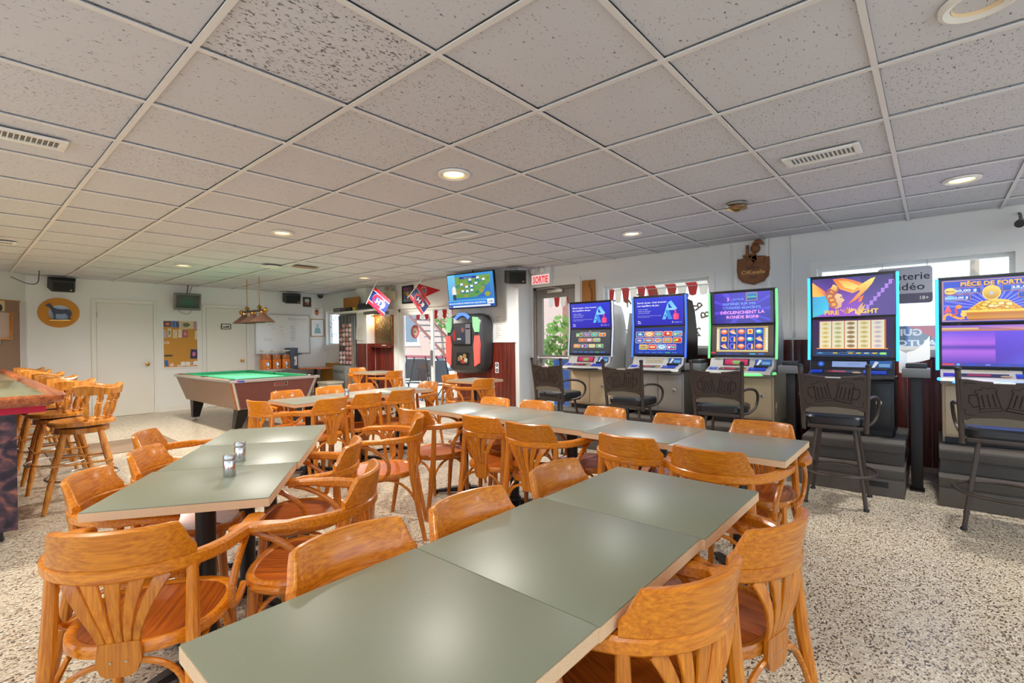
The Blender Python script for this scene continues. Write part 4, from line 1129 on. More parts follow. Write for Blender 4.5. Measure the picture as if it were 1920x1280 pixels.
RW = .66
def machine(Y0, X0, w, zt, label, trim, trim_str, top_art, bot_art, style, stuff_col):
    """front faces -X; local x right, y into the wall"""
    t = thing('gaming_machine', label, 'machine', (X0, Y0, .42), -PI / 2, 'video lottery machines along the wall')
    hw = w / 2; zt -= .42
    zs = .70 if style != 5 else .63       # bottom of the lower screen above the platform
    zm = zs + (zt - zs) * .49             # split
    body = MB()
    body.box(-hw + .02, hw - .02, .06, .62, 0, .52, .008)
    obj('cabinet', body, MT[stuff_col], t)
    obj('plinth', MB().box(-hw + .035, hw - .035, .04, .60, -.0, .05), MT['plastic_black'], t)
    for a, b in ((-hw + .04, -.01), (.01, hw - .04)):
        d = obj('cabinet_door', MB().box(a, b, .048, .062, .07, .48, .004), MT[stuff_col], t)
        if a > 0:
            obj('lock', MB().lathe([(.022, 0), (.024, .008), (.014, .012), (.012, .02)], 16, trm(b - .09, .048, .30) @ rotm('X', PI / 2)), MT['steel'], d)
    # back housing, seen from the side
    obj('back_housing', MB().prism([(.10, .50), (.52, .50), (.55, .9), (.46, zt - .18), (.38, zt - .06), (.14, zt - .03)], -hw + .03, hw - .03, Matrix(((0, 0, 1, 0), (1, 0, 0, 0), (0, 1, 0, 0), (0, 0, 0, 1)))), MT['plastic_black' if style in (4, 5, 2) else 'silver'], t)
    # deck with its curved bumper
    dk = MB().prism([(.10, .50), (-.10, .505), (-.13, .53), (-.115, .555), (.02, .60), (.055, zs - .015), (.12, zs - .015)], -hw + .01, hw - .01, Matrix(((0, 0, 1, 0), (1, 0, 0, 0), (0, 1, 0, 0), (0, 0, 0, 1))))
    deck = obj('button_deck', dk, MT['silver' if style != 4 else 'plastic_black'], t)
    obj('bumper', MB().tube(smooth_path([(-hw + .0, .03, .535), (-hw + .05, -.09, .53), (-hw * .4, -.145, .525), (0, -.155, .524), (hw * .4, -.145, .525), (hw - .05, -.09, .53), (hw, .03, .535)], 3), .014, 8), MT['glow_' + trim] if style in (3, 5) else MT['plastic_black'], deck)
    # sloping panel: x right, y up the slope
    Mp = trm(0, .02, .60) @ rotm('X', math.atan2(zs - .615, .035))
    ph = math.hypot(zs - .615, .035)
    A = Art()
    if style in (1, 3):
        A.rect(-hw * .55, ph * .08, hw * .25, ph * .92, S(40, 30, 50)); A.rect(-hw * .5, ph * .18, hw * .2, ph * .84, S(200, 40, 90), S(230, 70, 120)); A.rect(-hw * .25, ph * .25, -hw * .02, ph * .7, S(120, 190, 90)); A.text('jeu responsable', -hw * .15, ph * .5, ph * .16, WHT, 'C')
    elif style == 4:
        A.rect(-hw * .45, ph * .2, hw * .35, ph * .8, S(150, 176, 230)); A.text('Consultez le site', hw * .05, ph * .5, ph * .15, S(30, 40, 90), 'C'); A.ell(-hw * .72, ph * .5, ph * .3, ph * .3, S(40, 90, 200)); A.ell(-hw * .72, ph * .5, ph * .12, ph * .12, S(120, 170, 250))
    else:
        A.rect(-hw * .45, ph * .2, hw * .2, ph * .8, S(196, 186, 160)); A.text('Insertion des billets', -hw * .12, ph * .42, ph * .15, S(70, 60, 50), 'C', width=hw * .55)
    A.rect(hw * .42, ph * .1, hw * .9, ph * .9, S(30, 70, 130), S(60, 110, 190)); A.poly([(hw * .46, ph * .2), (hw * .52, ph * .15), (hw * .62, ph * .75), (hw * .54, ph * .85)], S(230, 236, 240)); A.rect(hw * .62, ph * .25, hw * .86, ph * .6, S(120, 170, 220))
    A.build('instruction_panel', MT['screen_dim'], deck, Mp @ trm(0, 0, .002))
    Mb = trm(0, -.115, .557) @ rotm('X', math.atan2(.045, .135))
    A = Art()
    A.rect(-hw * .6, .03, hw * .2, .10, S(52, 52, 60)); A.rect(-hw * .5, .05, -hw * .1, .09, S(170, 50, 70)); A.rect(hw * .3, .02, hw * .8, .11, S(24, 50, 160), S(50, 90, 220)); A.rect(-hw * .92, .03, -hw * .66, .10, S(20, 60, 200)); A.ell(hw * .15, .05, .035, .02, S(190, 160, 120))
    A.build('button_panel', MT['screen_dim'], deck, Mb @ trm(0, 0, .001))
    obj('bill_slot', MB().box(hw * .42, hw * .82, -.02, .01, .592, .618, .004), MT['plastic_black'], deck)
    # bezel and screens, the lower one leaning back, the upper one forward
    f = .022
    Mlo = trm(0, .055, zs) @ rotm('X', PI / 2 - .10); hlo = (zm - zs) / math.cos(.10)
    yb = .055 + math.tan(.10) * (zm - zs)
    Mup = trm(0, yb, zm) @ rotm('X', PI / 2 + .03); hup = (zt - zm) / math.cos(.03)
    for nm, Mx, hh, art in (('lower_screen', Mlo, hlo, bot_art), ('upper_screen', Mup, hup, top_art)):
        bz = obj('screen_bezel', MB().box(-hw, hw, 0, hh, -.05, .006, .005, Mx), MT['plastic_black'], t)
        art(w - 2 * f, hh - 2 * f * .7).build(nm, MT['screen'], bz, Mx @ trm(-hw + f, f * .7, .008))
    # lit strips down both edges
    for s_ in (-1, 1):
        x = s_ * (hw + .008)
        pts = [(x, .045, zs - .02), (x, .05, zs), (x, yb - .006, zm), (x, yb - .018, zt)]
        obj('light_strip', MB().tube(pts, .012, 8), MT['glow_' + trim], t)
    obj('top_cap', MB().box(-hw, hw, yb - .02, yb + .10, zt - .005, zt + .012, .004), MT['plastic_black'], t)
    return t
def glow(name, col, st):
    MT['glow_' + name] = pm('glow_' + name, S(*col), .3, emis=S(*col), estr=st)
glow('blue', (40, 130, 255), 3.6); glow('green', (110, 230, 130), .9); glow('silver', (170, 176, 190), .35); glow('orange', (250, 140, 70), 1.0); glow('deepblue', (50, 90, 220), 1.3)
rows1 = [(.72, (.14, .335, .53, .725), .17, .15), (.50, (.22, .41, .60), .17, .15), (.25, (.10, .295, .49, .685), .17, .15)]
rows2 = [(.66, (.02, .215, .41, .605, .80), .18, .20), (.42, (.02, .215, .41, .605, .80), .18, .20), (.17, (.11, .305, .50, .695), .18, .20)]
machine(3.42, 5.45, .645, 1.815, 'gaming machine beside the exit door with a dark lower screen', 'silver', 1, top_blue, lambda w, h: bottom_icons(w, h, S(58, 62, 70), S(72, 76, 84), rows1, 3, True), 1, 'beige_panel')
machine(2.475, 5.45, .645, 1.83, 'gaming machine with a bright blue lower screen of game icons', 'deepblue', 1, top_blue, lambda w, h: bottom_icons(w, h, S(20, 60, 180), S(24, 50, 150), rows2, 12, False), 2, 'silver')
machine(1.545, 5.45, .655, 1.82, 'gaming machine with a green lit edge and purple upper screen', 'green', 1, top_sisters, bottom_reels, 3, 'beige_panel')
machine(.582, 5.45, .665, 1.895, 'gaming machine with blue lit edges and a flaming bird screen', 'blue', 1, top_fire, bottom_fire, 4, 'plastic_black')
machine(-.375, 5.45, .69, 1.80, 'gaming machine at the right edge with a heap of gold coins', 'blue', 1, top_fortune, bottom_fortune, 5, 'beige_panel')
# curved crown and bulb dots on the second machine
# stepped rubber platforms under each machine
plat_lo = MB().box(0, .62, -.375, .375, .0, .145, .006).box(.012, .62, -.37, .37, .145, .16)
for k in range(5): plat_lo.box(-.004, .01, -.375, .375, .165 + .012 * k, .171 + .012 * k)
plat_lo.box(-.003, .62, -.375, .375, .16, .225, .006)
plat_lo = plat_lo.mesh('lower_step', MT['rubber'])
plat_hi = MB().box(.21, 1.15, -.365, .365, .226, .33)
for k in range(4): plat_hi.box(.155, .17, -.372, .372, .352 + .014 * k, .359 + .014 * k)
plat_hi.box(.16, 1.15, -.372, .372, .335, .415, .008)
plat_hi = plat_hi.mesh('upper_step', MT['rubber'])
foot_me = MB().box(.63, 1.15, -.375, .375, 0, .224).mesh('rear_block', MT['plastic_black'], smooth=False)
slot_me = MB().box(-.008, .004, -.27, -.13, .075, .12).mesh('hand_slot', MT['plastic_black'], smooth=False)
for y, lab in ((3.42, 'black stepped platform under the machine beside the exit door'), (2.475, 'black stepped platform under the bright blue icon machine'), (1.545, 'black stepped platform under the green edged machine'),
               (.582, 'black stepped platform under the flaming bird machine'), (-.375, 'black stepped platform under the gold coin machine')):
    t = thing('step_platform', lab, 'platform', (5.03, y - .022, 0), 0, 'rubber step platforms')
    link('lower_step', plat_lo, t); link('upper_step', plat_hi, t); link('rear_block', foot_me, t); link('hand_slot', slot_me, t)
# coin consoles on posts between the machines
def console(y, x, lab):
    t = thing('console_box', lab, 'console', (x, y, 0), 0, 'grey console boxes on black posts')
    link('box', cb, t); link('post', cp, t); link('lip', cl_, t)
cb = MB().box(-.13, .10, -.092, .092, .97, 1.045, .006).mesh('box', MT['plastic_grey'])
cl_ = MB().box(-.06, .10, -.07, .07, 1.046, 1.085, .006).mesh('lip', MT['plastic_black'])
cp = MB().box(-.035, .035, -.04, .04, .012, .969, .003).box(-.06, .06, -.05, .05, 0, .012).mesh('post', MT['black'])
console(.115, 5.42, 'grey console box on a black post right of the flaming bird machine')
console(1.07, 5.46, 'grey console box on a black post left of the flaming bird machine')
console(2.01, 5.48, 'grey console box on a black post right of the blue icon machine')
# papers hanging over the consoles
def sheet(name, pts, lab, cat, mat='white'):
    """pts: grid of rows of points, a bent sheet with thickness"""
    R_, C_ = len(pts), len(pts[0]); vs = []; fs = []
    for dz in (0, .0012):
        for r in pts:
            for p in r: vs.append((p[0] - dz, p[1], p[2] + dz))
    n = R_ * C_
    for i in range(R_ - 1):
        for j in range(C_ - 1):
            a = i * C_ + j
            fs.append((a, a + 1, a + C_ + 1, a + C_)); fs.append((n + a, n + a + C_, n + a + C_ + 1, n + a + 1))
    return obj(name, MB().add(vs, fs), MT[mat], label=lab, cat=cat)
sheet('paper_sheet', [[(5.36 + .02 * j, .175 - .05 * j, 1.09 + .045 * i + .012 * j * j * (i * .5 + .3)) for j in range(4)] for i in range(3)], 'curled white paper on the rightmost console box', 'paper')
sheet('paper_sheet', [[(5.50 + .03 * j, .235 - .03 * j, 1.00 + .10 * i - .02 * j) for j in range(4)] for i in range(3)], 'small paper hanging beside the flaming bird machine', 'paper')
# payment terminal behind the first two machines
t = thing('payout_terminal', 'grey slanted terminal between the first two machines', 'terminal', (5.75, 2.93, .42))
obj('body', MB().prism([(-.05, 0), (.35, 0), (.35, 1.10), (.22, 1.24), (.12, 1.24), (.02, .9)], -.10, .10, Matrix(((1, 0, 0, 0), (0, 0, 1, 0), (0, 1, 0, 0), (0, 0, 0, 1)))), MT['plastic_grey'], t)
obj('white_window', MB().box(.03, .10, -.104, -.10, .98, 1.12), MT['white'], t, smooth=False)  # plain white panel set into the terminal side
sheet('notice_sheet', [[(5.74 + .05 * j, 2.822 - .004 * j, 1.12 + .11 * i - .01 * (j - 2) ** 2) for j in range(5)] for i in range(4)], 'white notice hanging on the slanted grey terminal', 'paper')

# ================================================================== black metal stools (front = +Y)
def build_stool():
    t = thing('metal_stool', 'metal stool', 'stool')
    for sx in (-1, 1):
        for sy in (-1, 1):
            lg = obj('leg', MB().tube([(sx * .125, sy * .125, .60), (sx * .20, sy * .215, .0)], .0145, 10), MT['stool_metal'], t)
            obj('foot_cap', MB().lathe([(.019, 0), (.02, .012), (.017, .022)], 10, trm(sx * .20, sy * .215, 0)), MT['plastic_black'], lg)
            obj('clamp', MB().tube([(sx * .168, sy * .178, .262), (sx * .172, sy * .182, .232)], .02, 10), MT['stool_metal'], lg)
    obj('foot_ring', MB().tube([(.262 * math.cos(a * PI / 16), .272 * math.sin(a * PI / 16), .247) for a in range(32)], .012, 8, closed=True), MT['stool_metal'], t)
    obj('seat_base', MB().box(-.185, .185, -.19, .17, .598, .63, .008), MT['stool_metal'], t)
    def so(k, yk=0): return [(x * k, y * k) for x, y in rrect(-.205, -.205, .205, .215, .09, 5)]
    obj('seat_cushion', MB().loft([[(x, y, .631) for x, y in so(.95)], [(x, y, .645) for x, y in so(1)], [(x, y, .685) for x, y in so(1.0)], [(x, y, .70) for x, y in so(.94)], [(x, y, .706) for x, y in so(.6)]]), MT['vinyl'], t)
    # back: two posts, embossed panel, fabric strip
    for s_ in (-1, 1):
        pst = obj('back_post', MB().tube([(s_ * .205, -.19, .585), (s_ * .212, -.215, .80), (s_ * .222, -.255, 1.09)], .0165, 10), MT['stool_metal'], t)
        obj('post_cap', MB().lathe([(.018, 0), (.021, .01), (.019, .02), (.008, .025)], 10, trm(s_ * .2225, -.2565, 1.088)), MT['plastic_black'], pst)
        arm = [(s_ * .21, -.215, .84), (s_ * .235, -.13, .855), (s_ * .262, .02, .84), (s_ * .268, .13, .79), (s_ * .262, .16, .72), (s_ * .245, .13, .655), (s_ * .215, .04, .62), (s_ * .18, -.03, .615)]
        obj('armrest', MB().tube(smooth_path(arm, 4), .0125, 8), MT['stool_metal'], t)
    lean = math.atan2(.065, .40)
    Mb = trm(0, -.206, .73) @ rotm('X', PI / 2 + lean) @ rotm('Y', PI)
    # canvas seen from behind: x to the viewer's right when standing behind
    Mb = trm(0, -.2215, .73) @ rotm('X', PI / 2 + lean * .95)
    pan = MB().prism([(-.205, .02), (.205, .02), (.212, .30), (.175, .30), (.10, .288), (0, .283), (-.10, .288), (-.175, .30), (-.212, .30)], -.022, 0, Mb)
    p = obj('back_panel', pan, MT['stool_metal'], t)
    obj('fabric_edge', MB().prism([(-.19, -.005), (.19, -.005), (.19, .018), (.15, .038), (0, .05), (-.15, .038), (-.19, .018)], -.02, .003, Mb), MT['tweed'], t)
    em = MB()
    def ln(pts, r=.0034): em.tube([tuple(Mb @ Vector((x, y, .001))) for x, y in pts], r, 5)
    for s_ in (-1, 1):
        cx = s_ * .075
        tl_ = -s_ * .18
        def q(x, y): return (cx + x * math.cos(tl_) - y * math.sin(tl_), .165 + x * math.sin(tl_) + y * math.cos(tl_))
        ln([q(-.045, .055), q(-.05, -.055), q(.05, -.055), q(.045, .055)])
        ln([q(-.052, -.055), q(-.06, -.075), q(.06, -.075), q(.052, -.055)])
        for k in (-.025, 0, .025): ln([q(k, .04), q(k * 1.1, -.045)])
        ln([q(s_ * .048, .04), q(s_ * .085, .045), q(s_ * .095, .0), q(s_ * .08, -.04), q(s_ * .05, -.035)], .003)
        ln([q(-.055, .055), q(-.05, .075), q(-.025, .07), q(-.01, .09), q(.015, .075), q(.035, .085), q(.055, .06), q(.045, .052)], .003)
        ln([(s_ * .19, .265), (s_ * .185, .28), (s_ * .13, .272)], .003)
        ln([(s_ * .19, .10), (s_ * .185, .06), (s_ * .14, .055)], .002)
    obj('beer_mug_relief', em, MT['black'], p)
    obj('strap', MB().tube([tuple(Mb @ Vector((-.05, .281, -.003))), tuple(Mb @ Vector((.05, .281, -.003)))], .006, 6), MT['alu'], p)
    return t
st0 = build_stool()
for k, (x, y, f_, lab) in enumerate(((4.72, .60, 2, 'black metal stool with beer mugs on its back before the flaming bird machine'), (4.70, -.36, -4, 'black metal stool cut by the right edge of the view'),
     (4.83, 1.52, 3, 'black metal stool before the green edged machine'), (4.83, 2.46, 0, 'black metal stool before the bright blue icon machine'), (4.85, 3.44, -4, 'black metal stool before the machine beside the exit door'))):
    rz = math.radians(f_) - PI / 2
    if k == 0:
        st0.location = (x, y, 0); st0.rotation_euler = (0, 0, rz); tag(st0, lab, 'stool', 'black metal stools')
    else: dup(st0, (x, y, 0), rz, lab, 'black metal stools')
# ================================================================== pool table
PT = thing('pool_table', 'coin-operated pool table with green cloth and maroon front', 'pool table', (3.24, 8.80, 0))
hx_, hy_ = .66, 1.30
def frus(z0, z1, a0, b0, a1, b1):
    return MB().loft([[(-a0, -b0, z0), (a0, -b0, z0), (a0, b0, z0), (-a0, b0, z0)], [(-a1, -b1, z1), (a1, -b1, z1), (a1, b1, z1), (-a1, b1, z1)]])
obj('body', frus(.36, .765, hx_ - .14, hy_ - .14, hx_ - .02, hy_ - .02), MT['vinyl_wood'], PT, smooth=False)
# maroon front board with its aluminium corner strips
def slope(y_out, z): return y_out + (.765 - z) / .405 * .12
fb = MB()
fb.add([(-hx_ + .19, -hy_ + .14 - .004, .37), (hx_ - .19, -hy_ + .14 - .004, .37), (hx_ - .075, -hy_ + .016, .762), (-hx_ + .075, -hy_ + .016, .762),
        (-hx_ + .19, -hy_ + .15, .37), (hx_ - .19, -hy_ + .15, .37), (hx_ - .075, -hy_ + .03, .762), (-hx_ + .075, -hy_ + .03, .762)],
       [(0, 1, 2, 3), (7, 6, 5, 4), (0, 4, 5, 1), (1, 5, 6, 2), (2, 6, 7, 3), (3, 7, 4, 0)])
front = obj('front_panel', fb, MT['maroon'], PT, smooth=False)
for s_ in (-1, 1):
    obj('corner_strip', MB().tube([(s_ * (hx_ - .165), -hy_ + .138, .362), (s_ * (hx_ - .05), -hy_ + .018, .765)], .022, 4, up=(0, 1, 0)), MT['alu'], PT, smooth=False)
    obj('corner_strip', MB().tube([(s_ * (hx_ - .145), -hy_ + .15, .362), (s_ * (hx_ - .025), -hy_ + .03, .765)], .018, 4, up=(0, 1, 0)), MT['maroon'] if s_ > 0 else MT['bar_wood'], PT, smooth=False)
# rail frame
rl = MB().box(-hx_, hx_, -hy_, -hy_ + .12, .765, .80, .006).box(-hx_, hx_, hy_ - .12, hy_, .765, .80, .006).box(-hx_, -hx_ + .12, -hy_ + .12, hy_ - .12, .765, .80, .006).box(hx_ - .12, hx_, -hy_ + .12, hy_ - .12, .765, .80, .006)
obj('rail', rl, MT['vinyl_wood'], PT)
obj('rail_trim', MB().box(-hx_ - .006, hx_ + .006, -hy_ - .006, -hy_ + .004, .762, .80, .003).box(-hx_ - .006, -hx_ + .004, -hy_, hy_, .762, .80, .003).box(hx_ - .004, hx_ + .006, -hy_, hy_, .762, .80, .003), MT['alu'], PT)
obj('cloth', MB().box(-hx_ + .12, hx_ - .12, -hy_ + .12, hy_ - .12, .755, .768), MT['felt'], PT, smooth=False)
for a, b, c, d in ((-hx_ + .16, hx_ - .16, -hy_ + .10, -hy_ + .165), (-hx_ + .16, hx_ - .16, hy_ - .165, hy_ - .10), (-hx_ + .10, -hx_ + .165, -hy_ + .17, -.06), (-hx_ + .10, -hx_ + .165, .06, hy_ - .17), (hx_ - .165, hx_ - .10, -hy_ + .17, -.06), (hx_ - .165, hx_ - .10, .06, hy_ - .17)):
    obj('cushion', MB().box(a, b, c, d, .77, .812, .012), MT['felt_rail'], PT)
for sx in (-1, 1):
    for y in (-hy_ + .085, 0, hy_ - .085):
        obj('pocket', MB().lathe([(.055, .800), (.062, .806), (.07, .803), (.07, .79)], 14, trm(sx * (hx_ - .085), y, 0)), MT['plastic_black'], PT)
for sx in (-1, 1):
    for sy in (-1, 1):
        lg = MB().add([(sx * .30, sy * .92, .37), (sx * .48, sy * .92, .37), (sx * .48, sy * 1.10, .37), (sx * .30, sy * 1.10, .37), (sx * .40, sy * .88, .06), (sx * .50, sy * .88, .06), (sx * .50, sy * .98, .06), (sx * .40, sy * .98, .06)],
                      [(0, 1, 2, 3), (7, 6, 5, 4), (0, 4, 5, 1), (1, 5, 6, 2), (2, 6, 7, 3), (3, 7, 4, 0)])
        l_ = obj('leg', lg, MT['black'], PT, smooth=False)
        obj('levelling_foot', MB().lathe([(.05, 0), (.05, .01), (.014, .018), (.014, .06)], 14, trm(sx * .45, sy * .93, 0)), MT['steel'], l_)
Mpf = trm(0, -hy_ - .001, .62) @ rotm('X', math.radians(90 + 16.5))
A = Art(); A.rect(-.10, -.028, .10, .028, S(200, 190, 180)); A.rect(-.095, -.024, .095, .024, S(30, 26, 28)); A.ell(-.07, 0, .015, .012, S(220, 60, 40)); A.text('ARACHNID', .01, -.012, .032, S(226, 90, 60), 'C', .02, width=.12)
A.build('name_plate', MT['print'], front, trm(.06, -hy_ + .034, .71) @ rotm('X', math.radians(90 + 16.5)) @ trm(0, 0, .012))
obj('lock', MB().lathe([(.012, 0), (.012, .008)], 12, trm(.0, -hy_ + .07, .60) @ rotm('X', PI / 2 + .29)), MT['steel'], front)
A = Art(); A.rect(-.05, -.013, .05, .013, S(60, 80, 190)); A.rect(-.05, -.013, -.02, .013, S(150, 70, 190))
A.build('sticker', MT['print'], PT, trm(-.52, -hy_ - .007, .782) @ rotm('X', PI / 2))
A = Art(); A.rect(-.045, -.022, .045, .022, S(196, 176, 150)); A.rect(-.04, -.017, .04, .017, S(140, 112, 94)); A.text('PIED', 0, -.008, .02, S(230, 220, 200), 'C')
A.build('side_plate', MT['print'], PT, trm(-hx_ + .035, .45, .70) @ rotm('Z', -PI / 2) @ rotm('X', PI / 2 + .29) @ trm(0, 0, .006))

# pool table lamp: three shades on a bar hung by two chains
LP = thing('billiard_lamp', 'three-shade brass lamp hanging over the pool table', 'lamp', (3.57, 9.22, 0))
zb = 1.90
obj('bar', MB().tube([(0, -.52, zb), (0, .52, zb)], .02, 10), MT['stool_metal'], LP)
for y in (-.52, .52):
    obj('end_ball', MB().ball((0, y, zb), .045, 14, 8), MT['brass'], LP)
MT['shade'] = pm('copper_shade', S(112, 78, 64), .35, metal=.3)
for y in (-.40, 0, .40):
    sh = obj('shade', MB().lathe([(.045, zb - .055), (.055, zb - .075), (.20, zb - .205), (.198, zb - .208), (.05, zb - .08)], 6 * 4, trm(0, y, 0), cap=False), MT['shade'], LP)
    obj('neck', MB().lathe([(.02, zb), (.05, zb - .02), (.052, zb - .045), (.045, zb - .056)], 16, trm(0, y, 0)), MT['brass'], sh)
    obj('bulb', MB().ball((0, y, zb - .13), .035, 10, 6), pm('bulb_off', S(236, 230, 214), .3), sh)
for y in (-.27, .27):
    y2 = y * 1.0
    obj('finial', MB().lathe([(.012, zb + .015), (.03, zb + .03), (.045, zb + .055), (.03, zb + .08), (.012, zb + .10)], 12, trm(0, y, 0)), MT['brass'], LP)
    n = 16; L_ = CZ - .01 - (zb + .10); ch = MB()
    for k in range(n):
        zc = zb + .10 + L_ * (k + .5) / n; rr_ = L_ / n * .62
        ring_pts = [((.009 * math.cos(a * PI / 4)) if k % 2 else 0, y2 + (0 if k % 2 else .009 * math.cos(a * PI / 4)), zc + rr_ * math.sin(a * PI / 4)) for a in range(8)]
        ch.tube(ring_pts, .0028, 5, closed=True)
    obj('chain', ch, MT['brass'], LP)

# ================================================================== bar at left
def marble():
    m, n, l, b = nt('dark_marbled_laminate')
    tc = n.new('ShaderNodeTexCoord'); no = n.new('ShaderNodeTexNoise'); no.inputs['Scale'].default_value = 9; no.inputs['Detail'].default_value = 8; no.inputs['Distortion'].default_value = 1.2
    l.new(tc.outputs['Object'], no.inputs['Vector'])
    cr = n.new('ShaderNodeValToRGB'); e = cr.color_ramp.elements
    e[0].position = .38; e[0].color = S(34, 30, 44); e[1].position = .68; e[1].color = S(150, 96, 84)
    x = e.new(.52); x.color = S(70, 52, 66)
    l.new(no.outputs['Fac'], cr.inputs['Fac']); l.new(cr.outputs['Color'], b.inputs['Base Color']); b.inputs['Roughness'].default_value = .3
    return m
MT['marble'] = marble()
BZ = .985
bar = thing('bar_counter', 'wooden bar counter with dark marbled front at left', 'bar', (0, 0, 0))
obj('body', MB().box(-.55, .295, 4.76, 10.4, .07, .86), MT['marble'], bar, smooth=False)
obj('toe_kick', MB().box(-.53, .225, 4.80, 10.4, 0, .07), MT['plastic_black'], bar, smooth=False)
MT['teal'] = pm('teal_band', S(52, 96, 92), .6); MT['red_cloth'] = pm('red_cloth', S(200, 36, 66), .8)
obj('band', MB().box(-.55, .302, 4.745, 4.76, .86, .94).box(.295, .302, 4.76, 10.4, .86, .94), MT['teal'], bar, smooth=False)
obj('red_drape', MB().add([(.14, 4.735, .862), (.44, 4.72, .865), (.44, 4.72, .94), (.20, 4.735, .94), (.14, 4.742, .862), (.44, 4.728, .865), (.44, 4.728, .94), (.20, 4.742, .94)], [(0, 1, 2, 3), (7, 6, 5, 4), (0, 4, 5, 1), (1, 5, 6, 2), (2, 6, 7, 3), (3, 7, 4, 0)]), MT['red_cloth'], bar, smooth=False)
obj('counter_top', MB().box(-.60, .47, 4.64, 10.5, .94, .968, .004), pm('bar_top_green', S(150, 150, 118), .12, coat=.6), bar)
obj('edge_rail', MB().sweep([(-.6, 4.615, .965), (.42, 4.615, .965), (.49, 4.66, .965), (.505, 4.75, .965), (.505, 10.5, .965)], .085, .055, b=1), MT['bar_wood'], bar)
obj('under_moulding', MB().sweep([(-.6, 4.66, .93), (.41, 4.66, .93), (.46, 4.72, .93), (.465, 10.5, .93)], .05, .03, b=1), MT['bar_wood'], bar)
t = thing('tumbler', 'clear drinking glass at the left edge of the bar', 'glass', (.03, 5.25, .968))
obj('body', MB().lathe([(.030, 0), (.038, .12), (.036, .12), (.028, .008)], 16, cap=False), MT['glass'], t)
# wooden captain stools (front = -X handled by rotation; model front = +Y)
def turned(p0, p1, segs, r):
    """turned spindle from p0 to p1"""
    a = Vector(p0); b = Vector(p1); pts = []; rs = []
    for u, k in segs:
        pts.append(a + (b - a) * u); rs.append(r * k)
    return MB().tube(pts, rs, 10)
LEGP = [(0, .75), (.08, .8), (.2, 1.0), (.36, 1.15), (.40, .8), (.41, 1.25), (.43, 1.25), (.44, .85), (.6, 1.1), (.8, 1.25), (1, .95)]
SPNP = [(0, .7), (.1, .75), (.13, 1.15), (.16, .8), (.3, 1.25), (.5, 1.0), (.62, .65), (.66, 1.1), (.70, .7), (.82, 1.15), (.95, .8), (1, .7)]
def build_barstool():
    t = thing('wooden_barstool', 'wooden barstool', 'stool')
    SZ = .665
    for sx in (-1, 1):
        for sy in (-1, 1):
            obj('leg', turned((sx * .235, sy * .235, 0), (sx * .115, sy * .115, SZ - .06), LEGP, .021), MT['stool_wood'], t)
    obj('foot_ring', MB().tube([(.235 * math.cos(a * PI / 16), .235 * math.sin(a * PI / 16), .235) for a in range(32)], .009, 8, closed=True), MT['steel'], t)
    for k in range(4):
        a = PI / 4 + k * PI / 2; b = a + PI / 2
        r = .235 * 1.414 * (1 - .42 * .55)
        obj('stretcher', MB().tube([(.265 * math.cos(a), .265 * math.sin(a), .36), (.265 * math.cos(b), .265 * math.sin(b), .36)], .009, 8), MT['stool_wood'], t)
    obj('swivel_ring', MB().lathe([(.17, SZ - .065), (.178, SZ - .06), (.178, SZ - .025), (.172, SZ - .02)], 24), MT['stool_wood'], t)
    obj('swivel', MB().lathe([(.13, SZ - .02), (.13, SZ - .002)], 20), MT['plastic_black'], t)
    def so(k):
        return [(.225 * k * math.cos(a * PI / 16) * (1 + .04 * math.sin(a * PI / 16)), .22 * k * math.sin(a * PI / 16)) for a in range(32)]
    obj('seat', MB().loft([[(x, y, SZ - .002) for x, y in so(.95)], [(x, y, SZ + .006) for x, y in so(1)], [(x, y, SZ + .028) for x, y in so(1)], [(x, y, SZ + .036) for x, y in so(.95)], [(x, y, SZ + .028) for x, y in so(.6)], [(x, y, SZ + .026) for x, y in so(.1)]]), MT['stool_wood'], t)
    # U shaped crest with a wavy top, six spindles
    cz = SZ + .27
    n = 28; vs = []; fs = []
    for i in range(n + 1):
        th = -1.68 + 3.36 * i / n
        x, y = .262 * math.sin(th), -.25 * math.cos(th) + .0 + .05 * max(0, abs(th) - 1.2)
        nx, ny = math.sin(th), -math.cos(th)
        e = min(1, (1.68 - abs(th)) / .35)
        zt = cz + .052 + .016 * math.cos(th * 4.2)
        zb_ = cz - .018
        w_ = .016
        for o_, z in ((-w_, zb_), (w_, zb_), (w_ + .012, zt - .008), (w_ + .004, zt), (-w_ + .01, zt), (-w_ + .004, zt - .008)):
            vs.append((x + nx * o_, y + ny * o_, z))
    for i in range(n):
        for j in range(6): fs.append((i * 6 + j, i * 6 + (j + 1) % 6, (i + 1) * 6 + (j + 1) % 6, (i + 1) * 6 + j))
    fs.append(tuple(range(5, -1, -1))); fs.append(tuple(n * 6 + j for j in range(6)))
    obj('crest_rail', MB().add(vs, fs), MT['stool_wood'], t)
    for k in range(8):
        th = -1.45 + 2.9 * k / 7
        obj('spindle', turned((.185 * math.sin(th), -.175 * math.cos(th), SZ + .03), (.258 * math.sin(th), -.246 * math.cos(th), cz - .01), SPNP, .0185), MT['stool_wood'], t)
    return t
bs0 = build_barstool()
for k, (x, y, a, lab) in enumerate(((.73, 5.46, 82, 'wooden captain barstool nearest the viewpoint at the bar end'), (.67, 6.30, 90, 'second wooden captain barstool along the bar'), (.66, 7.25, 88, 'third wooden captain barstool along the bar'),
       (.67, 8.30, 92, 'fourth wooden captain barstool along the bar'), (.65, 9.25, 90, 'fifth wooden captain barstool along the bar'), (.67, 10.2, 90, 'wooden captain barstool farthest along the bar'))):
    if k == 0:
        bs0.location = (x, y, 0); bs0.rotation_euler = (0, 0, math.radians(a)); tag(bs0, lab, 'stool', 'wooden barstools')
    else: dup(bs0, (x, y, 0), math.radians(a), lab, 'wooden barstools')
